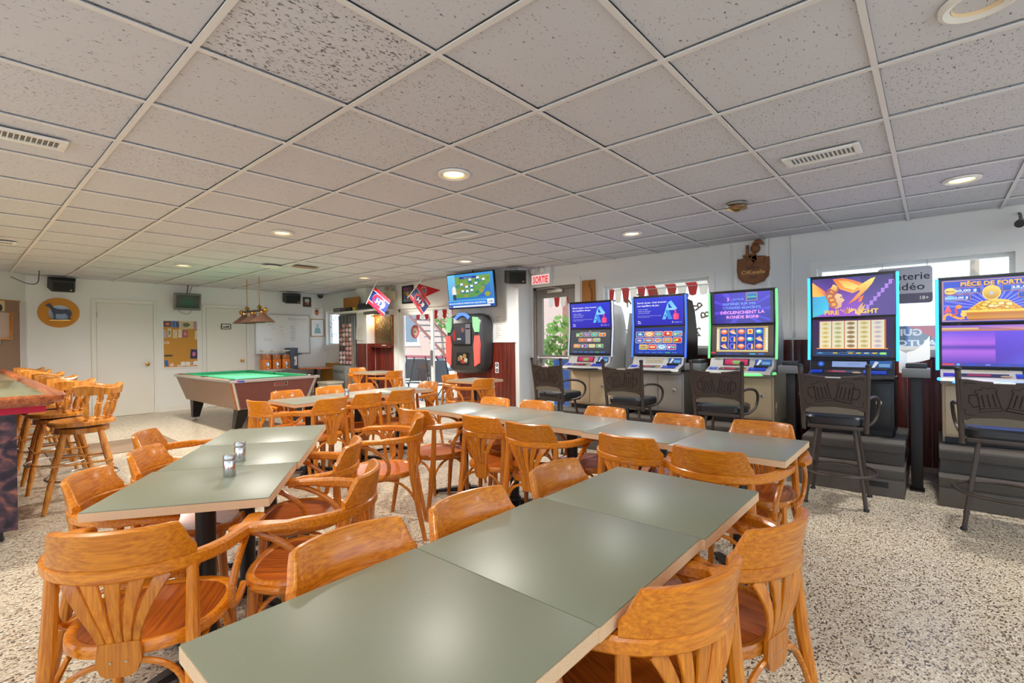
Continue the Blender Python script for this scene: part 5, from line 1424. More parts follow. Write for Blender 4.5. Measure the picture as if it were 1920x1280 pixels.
obj('floor_mat', MB().box(.75, 2.02, 7.55, 8.55, 0.0005, .008, .003), pm('mat_brown', S(132, 110, 88), .7), label='thin brown floor mat behind the barstools', cat='mat', rot=(0, 0, 0))

# ================================================================== far wall
def speaker(name, M, label, sx=.34, sy=.2, sz=.2, group='black wall loudspeakers'):
    t = thing(name, label, 'speaker', M.translation, 0, group, rot=M.to_euler())
    poly = [(-sx / 2, sy / 2), (-sx / 2 + .03, -sy / 2 + .03), (-sx / 2 + .05, -sy / 2), (sx / 2 - .05, -sy / 2), (sx / 2 - .03, -sy / 2 + .03), (sx / 2, sy / 2)]
    obj('cabinet', MB().prism(poly, -sz / 2, sz / 2), pm('speaker_shell', S(62, 64, 62), .6), t)
    obj('grille', MB().box(-sx / 2 + .05, sx / 2 - .05, -sy / 2 - .008, -sy / 2, -sz / 2 + .015, sz / 2 - .015, .004), pm('speaker_grille', S(30, 32, 32), .8, bump=(600, .5)), t)
    obj('bracket', MB().box(-.02, .02, sy / 2, sy / 2 + .09, -.02, .02).box(-.05, .05, sy / 2 + .085, sy / 2 + .095, -.05, .05), MT['plastic_black'], t)
    A = Art(); A.rect(-.012, -.009, .012, .009, S(214, 190, 110))
    A.build('badge', MT['print'], t, trm(sx / 2 - .085, -sy / 2 - .0085, -sz / 2 + .04) @ rotm('X', PI / 2))
speaker('loudspeaker', trm(1.27, 11.20, 2.36) @ rotm('X', .35), 'black loudspeaker above the oval horse plaque', .36, .24, .19)
speaker('loudspeaker', trm(5.20, 11.20, 2.35) @ rotm('Z', -.25) @ rotm('X', .25), 'black loudspeaker above the whiteboard', .38, .24, .2)
speaker('loudspeaker', trm(5.98, 5.07, 2.34) @ rotm('Z', -.75) @ rotm('X', .2), 'black loudspeaker beside the red exit sign', .36, .26, .2)
# horse plaque
t = thing('horse_plaque', 'oval orange plaque with a black horse figure', 'plaque', (1.245, YF, 1.895))
ov = [(.27 * math.cos(a * PI / 24), .258 * math.sin(a * PI / 24)) for a in range(48)]
obj('board', MB().loft([[(x, 0, y) for x, y in ov], [(x, -.014, y) for x, y in ov], [(x * .98, -.02, y * .98) for x, y in ov]]), MT['orange_board'], t)
A = Art(); A.ell(.0, -.005, .145, .135, S(120, 150, 190), S(190, 206, 226), n=32)
A.build('sky_disc', MT['print'], t, trm(0.01, -.0205, 0) @ rotm('X', PI / 2))
hp = [(-.175, .125), (-.15, .135), (-.14, .155), (-.125, .148), (-.105, .12), (-.075, .075), (-.03, .055), (.04, .05), (.10, .06), (.13, .045), (.15, .0), (.148, -.06), (.135, -.055), (.13, .005), (.125, -.02), (.13, -.05), (.125, -.09), (.135, -.115), (.105, -.115), (.108, -.08), (.095, -.04), (.07, -.02), (.0, -.03), (-.05, -.025), (-.058, -.06), (-.055, -.11), (-.04, -.118), (-.078, -.118), (-.08, -.06), (-.09, -.01), (-.11, .03), (-.125, .075), (-.14, .09), (-.17, .10)]
obj('horse_figure', MB().prism(hp, 0, .022, trm(.01, -.021, .005) @ rotm('X', PI / 2)), pm('horse_black', S(30, 28, 38), .25), t)
obj('base_strip', MB().box(-.13, .15, -.05, -.02, -.145, -.118, .004), MT['brass'], t)
# small television on an arm
t = thing('small_television', 'small grey television above the cork board', 'television', (3.10, 11.18, 2.16), rot=(.32, 0, -.12))
obj('casing', MB().box(-.225, .225, -.03, .06, -.165, .165, .012), pm('tv_grey', S(120, 122, 120), .45), t)
obj('screen', MB().box(-.195, .195, -.036, -.028, -.115, .145, .004), pm('tv_dark', S(58, 62, 62), .2), t)
t2 = obj('ceiling_arm', MB().tube([(0, .05, .02), (0, .1, .16), (0, .03, .33)], .013, 8).tube([(.045, .05, .02), (.045, .1, .18), (.07, .02, .33)], .006, 6), MT['plastic_grey'], t)
obj('cable', MB().tube(smooth_path([(-.14, .05, -.16), (-.12, .07, -.22), (-.02, .08, -.27), (.06, .08, -.25), (.07, .06, -.16)], 4), .004, 6), MT['plastic_black'], t)
# cork board
t = thing('cork_board', 'cork notice board with pinned cards and photos', 'board', (3.04, YF, 1.33))
obj('frame', MB().box(-.315, .315, -.02, 0, -.485, -.46).box(-.315, .315, -.02, 0, .46, .485).box(-.315, -.29, -.02, 0, -.46, .46).box(.29, .315, -.02, 0, -.46, .46), MT['white'], t, smooth=False)
obj('cork', MB().box(-.29, .29, -.008, 0, -.46, .46), MT['cork'], t, smooth=False)
rnd = random.Random(5)
cards = [(-.28, .34, .13, .11, (90, 80, 110)), (-.14, .33, .05, .13, (60, 110, 190)), (-.08, .33, .06, .12, (70, 90, 150)), (-.02, .30, .25, .16, (206, 190, 150)), (.235, .30, .05, .15, (180, 150, 170)),
         (-.28, .12, .045, .16, (190, 180, 190)), (-.22, .14, .06, .17, (216, 200, 170)), (-.13, .12, .07, .16, (226, 206, 170)), (-.04, .13, .06, .16, (226, 214, 190)), (.025, .13, .10, .15, (170, 100, 110)), (.25, .09, .035, .17, (236, 214, 200)),
         (-.28, -.0, .09, .05, (220, 190, 160)), (.16, -.30, .125, .19, (50, 50, 90)), (-.27, -.44, .06, .12, (60, 110, 180)), (-.18, -.45, .06, .06, (240, 200, 190)), (-.06, -.45, .07, .03, (240, 240, 236)), (.0, -.44, .07, .08, (240, 238, 232)), (.08, -.44, .07, .08, (240, 236, 230)), (.16, -.44, .06, .07, (226, 190, 180)), (.22, -.43, .07, .08, (240, 238, 236)), (-.28, -.25, .14, .04, (90, 80, 60))]
for k, (x, z, w_, h_, c) in enumerate(cards):
    A = Art(); A.rect(0, 0, w_, h_, S(*c)); cc = [max(0, q - 50) for q in c]
    for q in range(3): A.rect(w_ * .12, h_ * (.2 + .25 * q), w_ * rnd.uniform(.5, .88), h_ * (.27 + .25 * q), S(*cc))
    if k % 3 == 0: A.ell(w_ * .5, h_ * .5, w_ * .25, h_ * .25, S(rnd.randrange(60, 230), rnd.randrange(60, 150), rnd.randrange(60, 200)))
    A.build('pinned_card', MT['print'], t, trm(x, -.009 - .0006 * (k % 4), z) @ rotm('X', PI / 2) @ rotm('Z', rnd.uniform(-.05, .05) if z > -.3 else rnd.uniform(-.3, .3)))
# picture on the second door, frames, posters
def framed(name, x, z, w_, h_, fw, fmat, art, label, cat='picture', wall='far', at=None, depth=.02, group=None):
    at = at if at is not None else YF
    if wall == 'far': M = trm(x, at, z)
    else: M = trm(at, x, z) @ rotm('Z', -PI / 2)
    t = thing(name, label, cat, M.translation, 0, group, rot=M.to_euler())
    a, b = w_ / 2, h_ / 2
    obj('frame', MB().box(-a, a, -depth, 0, -b, -b + fw, .002).box(-a, a, -depth, 0, b - fw, b, .002).box(-a, -a + fw, -depth, 0, -b + fw, b - fw, .002).box(a - fw, a, -depth, 0, -b + fw, b - fw, .002), fmat, t)
    art(w_ - 2 * fw, h_ - 2 * fw).build('print', MT['print'], t, trm(-a + fw, -depth * .5, -b + fw) @ rotm('X', PI / 2))
    return t
MT['frame_black'] = pm('frame_black', S(40, 34, 32), .4); MT['frame_gold'] = pm('frame_gold', S(196, 150, 84), .4, metal=.2); MT['frame_grey'] = pm('frame_grey', S(70, 74, 72), .4)
def art_small(w, h): return Art().rect(0, 0, w, h, S(232, 232, 226)).rect(w * .1, h * .2, w * .9, h * .55, S(120, 122, 120)).poly([(w * .15, h * .3), (w * .8, h * .75), (w * .85, h * .3)], S(70, 72, 74))
def art_team(w, h):
    A = Art().rect(0, 0, w, h, S(60, 56, 60)).rect(w * .12, h * .45, w * .88, h * .92, S(206, 206, 200)).rect(w * .12, h * .08, w * .88, h * .45, S(170, 80, 70)); A.ell(w * .5, h * .38, w * .2, h * .2, S(206, 130, 100)); A.ell(w * .3, h * .3, w * .12, h * .14, S(60, 70, 130)); return A
def art_person(w, h):
    A = Art().rect(0, 0, w, h, S(236, 236, 236)).rect(w * .2, h * .12, w * .82, h * .9, S(220, 226, 226)); A.poly([(w * .24, h * .15), (w * .78, h * .15), (w * .7, h * .45), (w * .58, h * .52), (w * .42, h * .52), (w * .3, h * .45)], S(130, 164, 160)); A.ell(w * .5, h * .62, w * .12, h * .14, S(180, 190, 186)); return A
framed('small_picture', 3.87, 1.69, .19, .115, .014, MT['frame_black'], art_small, 'small dark framed picture on the white door', at=YF - .014)
framed('picture_frame', 5.665, 2.305, .20, .235, .03, MT['frame_grey'], art_team, 'dark framed photo beside the loudspeaker')
framed('gold_picture', 5.92, 1.685, .345, .43, .02, MT['frame_gold'], art_person, 'gold framed portrait in the far corner')
A = Art(); A.rect(0, 0, .29, .27, S(240, 236, 234)); A.ell(.12, .16, .055, .07, S(210, 120, 96)); A.ell(.12, .20, .05, .035, S(150, 80, 60)); A.rect(.05, .255, .2, .265, S(60, 60, 70))
tag(A.build('poster', MT['print'], None, trm(5.79, YF - .001, 1.90) @ rotm('X', PI / 2)), 'white poster with a portrait above the gold frame', 'poster')
# whiteboard
t = thing('whiteboard', 'large whiteboard with faint marker notes', 'whiteboard', (5.095, YF, 1.53))
obj('frame', MB().box(-.635, .635, -.02, 0, -.465, -.445).box(-.635, .635, -.02, 0, .44, .46).box(-.635, -.615, -.02, 0, -.445, .44).box(.615, .635, -.02, 0, -.445, .44), MT['alu'], t, smooth=False)
obj('board', MB().box(-.615, .615, -.009, 0, -.445, .44), pm('whiteboard_gloss', S(236, 238, 236), .15, coat=.4), t, smooth=False)
A = Art(); INK = S(176, 182, 184); BL = S(110, 150, 200)
A.text('PRIX', .2, .32, .09, INK, 'C'); A.text('de pool', .42, .33, .07, INK, 'C')
for k in range(7): A.text(('Luc', 'Marc', 'Yves', 'Alain', 'Guy', 'Rene', 'Jean')[k], .19, .18 - .055 * k, .045, BL)
for (s_, x, y, z) in (('Total', -.36, .2, .06), ('12 4', -.28, .12, .05), ('mardi', -.1, .16, .05), ('6-2', -.08, .06, .05), ('7-1', -.05, -.02, .045), ('Tel 22', -.45, -.15, .07)): A.text(s_, x, y, z, INK)
A.line([(.17, .21), (.17, -.16)], .004, BL)
A.build('marker_notes', MT['print'], t, trm(0, -.0095, 0) @ rotm('X', PI / 2))
obj('pen_tray', MB().box(.12, .42, -.06, -.02, -.475, -.462, .003).box(.16, .34, -.05, -.03, -.462, -.448), MT['plastic_black'], t)
# candy machines
t = thing('candy_dispenser', 'row of three orange candy dispensers on a stand', 'dispenser', (4.79, 11.20, 0))
MT['orange_plastic'] = pm('orange_plastic', S(226, 124, 20), .35); MT['candy'] = pm('candy_mix', S(190, 110, 50), .5, bump=(60, .8), var=.8)
for k in range(3):
    x = -.21 + .21 * k
    b_ = obj('body', MB().box(x - .088, x + .088, -.09, .09, .74, .96, .01), MT['orange_plastic'], t)
    obj('coin_plate', MB().box(x - .03, x + .05, -.098, -.09, .80, .90, .004).lathe([(.02, 0), (.02, .02)], 12, trm(x + .01, -.098, .85) @ rotm('X', PI / 2)), MT['chrome'], b_)
    obj('chute', MB().box(x - .02, x + .03, -.11, -.09, .745, .785, .004), MT['chrome'], b_)
    obj('lid', MB().box(x - .085, x + .085, -.088, .088, 1.135, 1.16, .008), MT['white'], b_)
    obj('candy', MB().box(x - .078, x + .078, -.078, .078, .962, 1.06 + .02 * (k == 0)), MT['candy'], b_, smooth=False)
    obj('globe', MB().box(x - .084, x + .084, -.086, .086, .961, 1.134, .012), MT['glass'], b_)
obj('stand', MB().box(-.30, .30, -.07, .07, .70, .74, .006).tube([(-.1, 0, 0.02), (-.1, 0, .7)], .018).tube([(.12, 0, .02), (.12, 0, .7)], .018).box(-.28, .28, -.2, .2, 0, .025, .005), MT['alu'], t)
t = thing('vending_box', 'blue-grey coin vending box beside the candy dispensers', 'dispenser', (5.19, 11.26, .74))
obj('body', MB().box(-.09, .09, -.13, .16, 0, .47, .01), pm('box_blue', S(76, 88, 104), .4), t)
A = Art(); A.rect(-.03, -.1, .03, .1, S(236, 236, 236)); A.text('GUM', 0, -.02, .045, S(40, 44, 60), 'C', .02, rot=PI / 2)
A.build('label_strip', MT['print'], t, trm(.03, -.1305, .17) @ rotm('X', PI / 2))
obj('hanger', MB().box(-.05, .05, .16, .19, .1, .4), MT['black'], t)
obj('leg', MB().tube([(0, .1, -.735), (0, .1, 0)], .02).box(-.1, .1, 0, .18, -.74, -.73), MT['alu'], t)
# heater
t = thing('baseboard_heater', 'low white grilled heater below the whiteboard', 'heater', (5.35, YF, 0))
obj('casing', MB().box(-.45, .45, -.12, 0, .12, .62, .01), MT['white'], t)
for k in range(14): obj('fin', MB().box(-.42 + .062 * k, -.38 + .062 * k, -.126, -.12, .45, .60), MT['plastic_grey'], t, smooth=False)
# corner table with its plank support
t = thing('corner_counter', 'yellow-brown corner counter table on a black post', 'table', (0, 0, 0))
obj('tabletop', MB().prism([(5.28, 11.40), (5.22, 10.95), (5.45, 10.62), (6.10, 10.42), (6.10, 11.40)], .715, .745), MT['bar_wood'], t)
obj('side_panel', MB().add([(5.92, 10.50, 0), (6.10, 10.42, 0), (6.10, 10.42, .715), (5.92, 10.50, .715), (5.92, 11.3, 0), (6.10, 11.3, 0), (6.10, 11.3, .715), (5.92, 11.3, .715)], [(0, 1, 2, 3), (7, 6, 5, 4), (0, 4, 5, 1), (1, 5, 6, 2), (2, 6, 7, 3), (3, 7, 4, 0)]), pm('ochre_board', S(190, 140, 50), .6), t, smooth=False)
obj('column', MB().lathe([(.2, 0), (.2, .02), (.035, .03), (.035, .714)], 16, trm(5.62, 10.98, 0)), MT['black'], t)
obj('back_board', MB().box(6.10, 6.118, 10.15, 11.40, .10, .82), pm('ochre_board2', S(186, 140, 56), .7), label='ochre board leaning on the wall under the corner window', cat='board', smooth=False)
obj('storage_bin', MB().box(5.30, 5.66, 9.85, 10.25, .0, .42, .02).box(5.28, 5.68, 9.83, 10.27, .42, .47, .015), pm('bin_beige', S(196, 188, 170), .5), label='beige lidded bin below the ball rack', cat='bin')
# dome camera
t = thing('dome_camera', 'small dark dome camera at the ceiling corner', 'camera', (5.96, 11.35, CZ - .008))
obj('mount', MB().lathe([(.075, 0), (.075, -.03)], 16), MT['plastic_grey'], t)
obj('dome', MB().lathe([(.065, -.03), (.06, -.06), (.04, -.085), (.005, -.095)], 16), MT['plastic_black'], t)
t = thing('bullet_camera', 'small black security camera at the right edge', 'camera', (6.30, -.60, 2.33))
obj('body', MB().tube([(-.1, .02, -.03), (.02, 0, 0)], .035, 12), MT['plastic_black'], t)
obj('mount', MB().tube([(0, 0, 0), (.06, 0, .08), (.12, 0, .1)], .012, 8), MT['plastic_grey'], t)
# ================================================================== jukebox wall (X = XJ), from left to right
# ball rack standing on a grey base
t = thing('ball_rack', 'tall grey rack holding pool balls in the corner', 'rack', (XJ - .05, 10.12, 0))
MT['rack_grey'] = pm('rack_grey', S(132, 134, 132), .45)
obj('base', MB().box(-.36, 0, -.30, .24, .30, .80, .015), MT['rack_grey'], t)
obj('back', MB().box(-.10, 0, -.27, .27, .80, 1.93, .008), MT['rack_grey'], t)
for k in range(5):
    y = -.27 + .54 * k / 4
    obj('divider', MB().box(-.18, -.10, y - .008, y + .008, .80, 1.93, .003), MT['rack_grey'], t)
A = Art(); A.text('POOL BALLS', 0, 0, .085, S(40, 42, 44), 'C', .03, width=.42)
A.build('lettering', MT['print'], t, trm(-.361, -.03, .64) @ rotm('Z', -PI / 2) @ rotm('X', PI / 2))
MT['ball_red'] = pm('ball_red', S(176, 116, 108), .1); MT['ball_white'] = pm('ball_white', S(226, 206, 196), .1); MT['ball_dark'] = pm('ball_dark', S(70, 50, 48), .1); MT['ball_pink'] = pm('ball_pink', S(206, 160, 156), .1)
bm_ = {k: MB().ball((0, 0, 0), .052, 12, 8).mesh('pool_ball', MT[k]) for k in ('ball_red', 'ball_white', 'ball_dark', 'ball_pink')}
rnd = random.Random(2)
NM = {'ball_red': 'red', 'ball_white': 'cream', 'ball_dark': 'dark', 'ball_pink': 'pink'}
for c in range(4):
    for r in range(9 if c not in (0,) else 8):
        z = .86 + .105 * r; y = 10.12 + .2 - .135 * c
        k = rnd.choice(('ball_white', 'ball_white', 'ball_red', 'ball_pink', 'ball_pink')) if not (r == 3 and c < 2) else 'ball_dark'
        o = link('pool_ball', bm_[k], None, (XJ - .05 - .155, y, z))
        tag(o, '%s pool ball in the grey rack, column %s, %s from the bottom' % (NM[k], ('one', 'two', 'three', 'four')[c], ('first', 'second', 'third', 'fourth', 'fifth', 'sixth', 'seventh', 'eighth', 'ninth')[r]), 'ball', 'pool balls in the rack')
# cues in their wall rack
t = thing('cue_rack', 'wall rack for pool cues beside the pilaster', 'rack', (XJ, 9.86, 0))
obj('upper_bar', MB().box(-.09, 0, -.18, .0, 1.72, 1.75, .004), MT['white'], t)
obj('lower_tray', MB().box(-.12, 0, -.18, .0, .70, .735, .004), MT['white'], t)
obj('support_pole', MB().tube([(-.14, .0, .735), (-.14, .0, 1.93)], .017, 10), MT['chrome'], t)
CUEL = ('pale wooden cue leaning farthest left in the rack', 'slim dark cue second from the left in the rack', 'dark cue in the left middle of the rack', 'dark cue in the right middle of the rack', 'dark cue beside the pilaster', 'pale cue leaning outside the rack next to the chrome pole')
for k in range(6):
    y = 9.84 - .035 * k if k < 5 else 9.845
    x = XJ - .06 if k < 5 else XJ - .20
    t2 = thing('pool_cue', CUEL[k], 'cue', (x, y, .735 if k < 5 else 0), 0, 'pool cues')
    tp = 1.14 if k < 5 else 1.42
    obj('butt', MB().tube([(0, 0, 0), (0, 0, tp * .6)], [.0165, .0125], 8), MT['plastic_black'] if k not in (0, 5) else MT['stool_wood'], t2)
    obj('shaft', MB().tube([(0, 0, tp * .6), (0, 0, tp)], [.0125, .0075], 8), MT['stool_wood'], t2)
# shelf with boxes over the rack
t = thing('wall_shelf', 'white shelf above the cue rack', 'shelf', (XJ - .22, 9.55, 1.965))
obj('board', MB().box(-.16, .0, -.95, .98, 0, .04, .003).box(0, .22, .12, .98, 0, .04, .003).box(0, .22, -.95, -.30, 0, .04, .003), MT['white'], t)
obj('bracket', MB().box(.03, .22, .85, .88, -.12, 0).box(.03, .22, -.9, -.87, -.12, 0), MT['white'], t, smooth=False)
def plainbox(name, x0, x1, y0, y1, z0, z1, mat, lab, cat='box'):
    return obj(name, MB().box(x0, x1, y0, y1, z0, z1, .004), mat, label=lab, cat=cat)
plainbox('cardboard_panel', 5.80, 5.83, 9.40, 10.02, 2.006, 2.31, pm('brown_card', S(166, 112, 50), .8), 'brown cardboard panel standing on the shelf', 'cardboard')
plainbox('cassette_deck', 5.76, 5.87, 10.08, 10.40, 2.006, 2.10, MT['plastic_grey'], 'grey clock radio at the left end of the shelf', 'radio')
plainbox('small_case', 5.755, 5.795, 9.62, 9.90, 2.006, 2.085, MT['plastic_black'], 'small black case before the cardboard panel', 'case')
plainbox('yellow_carton', 5.755, 5.795, 9.50, 9.57, 2.006, 2.085, pm('yellow_card', S(196, 186, 70), .6), 'small yellow carton on the shelf', 'carton')
t = thing('audio_receiver', 'dark audio receiver on the right of the shelf', 'receiver', (5.83, 9.0, 2.006))
obj('case', MB().box(-.08, .05, -.38, .36, 0, .14, .006), pm('receiver_teal', S(74, 88, 92), .4), t)
obj('front', MB().box(-.088, -.08, -.37, .35, .02, .12, .002), MT['plastic_black'], t)
plainbox('dark_tray', 5.80, 6.0, 8.58, 9.22, 1.90, 1.962, MT['plastic_grey'], 'grey drawer hung under the shelf', 'drawer')
# chalkboard in its niche with a small lamp
t = thing('chalkboard', 'old chalkboard with scrawled chalk in a wooden frame', 'chalkboard', (XJ, 8.92, 1.56))
obj('frame', MB().box(-.03, 0, -.335, -.30, -.32, .33, .003).box(-.03, 0, .30, .335, -.32, .33, .003).box(-.03, 0, -.30, .30, .30, .33, .003), MT['bar_wood'], t)
obj('board', MB().box(-.012, 0, -.30, .30, -.32, .30), pm('slate_brown', S(98, 82, 56), .6, var=.3, bump=(20, .1)), t, smooth=False)
obj('ledge', MB().box(-.13, 0, -.34, .36, -.36, -.32, .005), MT['red_wood'], t)
A = Art(); rnd = random.Random(8); CH = S(214, 200, 150)
for k in range(34):
    x, y = rnd.uniform(-.28, .22), rnd.uniform(.02, .26)
    A.line([(x, y), (x + rnd.uniform(-.05, .06), y + rnd.uniform(-.06, .06)), (x + rnd.uniform(-.03, .08), y + rnd.uniform(-.05, .05))], .007, CH)
A.ring(-.02, -.1, .2, .14, .006, S(150, 130, 90), -2.6, .8)
A.build('chalk_marks', MT['print'], t, trm(-.0125, 0, 0) @ rotm('Z', -PI / 2) @ rotm('X', PI / 2))
tag(obj('chalk_stick', MB().tube([(XJ - .07, 8.78, 1.248), (XJ - .08, 8.90, 1.248)], .008, 6), MT['white']), 'stick of chalk on the chalkboard ledge', 'chalk')
t = thing('chalkboard_lamp', 'small warm lamp lighting the chalkboard from above', 'lamp', (XJ - .10, 9.20, 1.875))
obj('shade', MB().tube([(0, -.05, 0), (0, .04, 0)], .022, 10), MT['brass'], t)
obj('bulb', MB().ball((-.02, 0, -.022), .016, 10, 6), MT['lamp'], t)
dl = bpy.data.lights.new('chalkboard_light', 'POINT'); dl.energy = 5.5; dl.color = (1, .62, .25); dl.shadow_soft_size = .02
lo = bpy.data.objects.new('chalkboard_light', dl); COL.objects.link(lo); lo.parent = t; lo.location = (-.05, -.02, -.05)
A = Art(); A.rect(-.15, -.16, .15, .16, S(226, 222, 214)); A.line([(-.05, -.05), (0, .07), (.05, -.05), (-.05, -.05)], .006, S(90, 90, 90)); A.ring(0, .0, .09, .1, .004, S(150, 146, 140))
tag(A.build('paper_note', MT['print'], None, trm(XJ - .237, 9.50, 1.52) @ rotm('Z', -PI / 2) @ rotm('X', PI / 2) @ rotm('Z', -.12)), 'white paper with a triangle drawing on the pilaster', 'paper')
# emergency light, frame, pennant, flags
t = thing('emergency_light', 'beige twin-head emergency light above the patio door', 'light', (XJ, 8.62, 2.29))
obj('box', MB().box(-.09, 0, -.17, .17, -.11, .09, .01), pm('beige_plastic', S(196, 186, 162), .5), t)
for y in (-.10, .10): obj('lamp_head', MB().lathe([(.03, 0), (.055, .05), (.05, .055)], 14, trm(-.05, y, .14) @ rotm('Y', -1.2)), pm('head_beige', S(180, 172, 150), .4), t)
def art_grid(w, h):
    A = Art().rect(0, 0, w, h, S(60, 60, 84)); rr = random.Random(3)
    for i in range(3):
        for j in range(4): A.rect(w * (.06 + .31 * i), h * (.05 + .24 * j), w * (.31 + .31 * i), h * (.24 + .24 * j), S(rr.randrange(70, 190), rr.randrange(60, 140), rr.randrange(70, 150)))
    A.ell(w * .5, h * .5, w * .14, h * .11, S(206, 170, 60)); return A
framed('team_frame', 8.08, 2.275, .37, .37, .03, MT['frame_black'], art_grid, 'dark framed collage above the patio door', wall='right', at=XJ)
RED, BLU, WH = S(200, 26, 46), S(28, 44, 120), S(236, 234, 232)
def emblem(A, cx, cy, s):
    """the C and H crest"""
    A.ell(cx, cy, s * 1.25, s * .92, WH, n=28); A.ring(cx, cy, s * 1.16, s * .85, s * .36, RED, .42, 2 * PI - .42)
    A.ring(cx, cy, s * 1.22, s * .9, s * .06, BLU, .38, 2 * PI - .38); A.ell(cx, cy, s * .74, s * .47, BLU, n=22)
    A.rect(cx - s * .36, cy - s * .34, cx - s * .14, cy + s * .34, WH); A.rect(cx + s * .14, cy - s * .34, cx + s * .36, cy + s * .34, WH); A.rect(cx - s * .2, cy - s * .1, cx + s * .2, cy + s * .1, WH)
def flag(name, M, w, h, label):
    """cloth hanging from a tilted stick; bends in gentle folds"""
    t = thing(name, label, 'flag', M.translation, 0, 'hockey fan flags', rot=M.to_euler())
    obj('stick', MB().tube([(-.02, -.05, 0), (-.02, h + .22, 0)], .008, 8), MT['white'], t)
    A = Art(.0008)
    A.rect(0, 0, w, h, BLU); A.rect(0, 0, w, h * .17, RED); A.rect(0, h * .83, w, h, RED); A.rect(0, h * .17, w, h * .205, WH); A.rect(0, h * .795, w, h * .83, WH)
    emblem(A, w * .5, h * .5, h * .39)
    def bend(p): return (p[0], p[1], p[2] + .02 * math.sin(p[0] / w * 5.0))
    # subdivide large faces so the cloth can fold: rebuild as strips
    A.v = [bend(p) for p in A.v]
    A.build('cloth', MT['print'], t)
    B = Art(0); B.rect(0, 0, w, h, RED); B.v = [bend((x, y, -.0008)) for x, y, z in B.v]; B.build('cloth_back', MT['print'], t)
flag('fan_flag', trm(5.40, 8.42, 2.10) @ rotm('Z', -PI / 2 + .15) @ rotm('X', PI / 2) @ rotm('Z', -.62), .50, .36, 'red hockey flag hanging from a stick left of the patio door')
flag('fan_flag', trm(5.62, 7.38, 2.155) @ rotm('Z', -PI / 2 + .1) @ rotm('X', PI / 2) @ rotm('Z', -.86), .46, .30, 'red hockey flag hanging from a stick beside the television')
A = Art(.0008); A.poly([(0, .16), (0, -.16), (.68, -.02)], RED); A.poly([(0, .16), (0, .12), (.1, .0), (0, -.12), (0, -.16), (.02, -.16), (.02, .155)], BLU); A.ell(.17, .0, .10, .09, WH); A.ring(.17, 0, .09, .08, .03, RED); A.ell(.17, 0, .05, .045, BLU); A.text('H', .17, -.022, .06, WH, 'C', .03)
t = thing('pennant', 'red triangular hockey pennant pinned behind the flag', 'pennant', (XJ - .004, 7.75, 2.31), rot=(0, 0, -PI / 2))
A.build('cloth', MT['print'], t, rotm('X', PI / 2))
obj('edge_strip', MB().box(-.012, .002, -.004, 0, -.165, .165), MT['plastic_black'], t)
# television
Mtv = trm(5.72, 5.86, 2.165) @ rotm('Z', -PI / 2 + .10) @ rotm('X', .12)
t = thing('wall_television', 'large television showing a weather map', 'television', Mtv.translation, rot=Mtv.to_euler())
wv, hv = 1.02, .60
obj('casing', MB().box(-wv / 2, wv / 2, 0, .045, -hv / 2, hv / 2, .008), MT['plastic_black'], t)
A = Art(); w, h = wv - .03, hv - .035
A.rect(0, 0, w, h, S(30, 110, 190), S(60, 150, 220)); A.rect(0, 0, w * .17, h, S(70, 160, 220), S(120, 200, 240))
A.rect(w * .17, h * .30, w * .94, h * .93, S(90, 150, 90), S(120, 160, 80))
rnd = random.Random(1)
for k in range(26): A.ell(w * rnd.uniform(.2, .9), h * rnd.uniform(.34, .9), w * .05, h * .05, (S(110, 150, 60), S(150, 150, 70), S(70, 140, 110), S(60, 130, 90))[k % 4], n=9)
A.poly([(w * .62, h * .30), (w * .94, h * .30), (w * .94, h * .72), (w * .84, h * .60), (w * .78, h * .42)], S(40, 100, 190), S(60, 130, 210)); A.ell(w * .87, h * .37, w * .06, h * .07, S(150, 160, 60))
A.rect(w * .28, h * .86, w * .66, h * .92, S(30, 60, 160)); A.text('Montr\u00e9al aujourd\'hui', w * .47, h * .875, h * .035, WHT, 'C')
for (x, y) in ((.50, .80), (.67, .84), (.79, .78), (.31, .68), (.42, .60), (.53, .61), (.63, .69), (.33, .48), (.43, .47), (.53, .49)):
    A.rect(w * (x - .035), h * (y - .03), w * (x + .04), h * (y + .025), S(30, 60, 180)); A.rect(w * (x - .01), h * (y - .01), w * (x + .045), h * (y + .05), S(240, 244, 250)); A.text('21', w * (x - .014), h * (y - .022), h * .04, WHT, 'C', .02)
A.ell(w * .155, h * .68, w * .02, h * .035, S(206, 160, 130)); A.poly([(w * .11, h * .40), (w * .20, h * .40), (w * .19, h * .62), (w * .155, h * .66), (w * .12, h * .62)], S(236, 236, 240)); A.rect(w * .12, h * .22, w * .19, h * .41, S(60, 70, 90)); A.poly([(w * .10, h * .46), (w * .12, h * .46), (w * .13, h * .6), (w * .11, h * .6)], S(230, 200, 180))
A.rect(0, h * .19, w, h * .24, S(100, 170, 220)); A.rect(0, h * .085, w * .86, h * .20, S(30, 130, 220)); A.text('BELLE JOURN\u00c9E EN PERSPECTIVE AUJOURD\'HUI', w * .02, h * .115, h * .065, WHT, 'L', .02, width=w * .80)
A.rect(w * .86, h * .085, w, h * .22, WHT); A.text('LCN', w * .93, h * .12, h * .08, S(20, 40, 130), 'C', .03); A.rect(0, 0, w, h * .085, S(20, 60, 140)); A.rect(w * .1, h * .02, w * .92, h * .07, S(220, 228, 240)); A.text('METEO', w * .05, h * .03, h * .035, WHT, 'C')
A.build('screen', MT['screen'], t, trm(-w / 2, -.001, -h / 2) @ rotm('X', PI / 2))
obj('mount_arm', MB().box(-.1, .1, .045, .08, -.1, .1).tube([(0, .08, .0), (.05, .30, .05)], .025, 8).tube([(0, .06, .2), (0, .12, .34)], .012, 8), MT['black'], t)
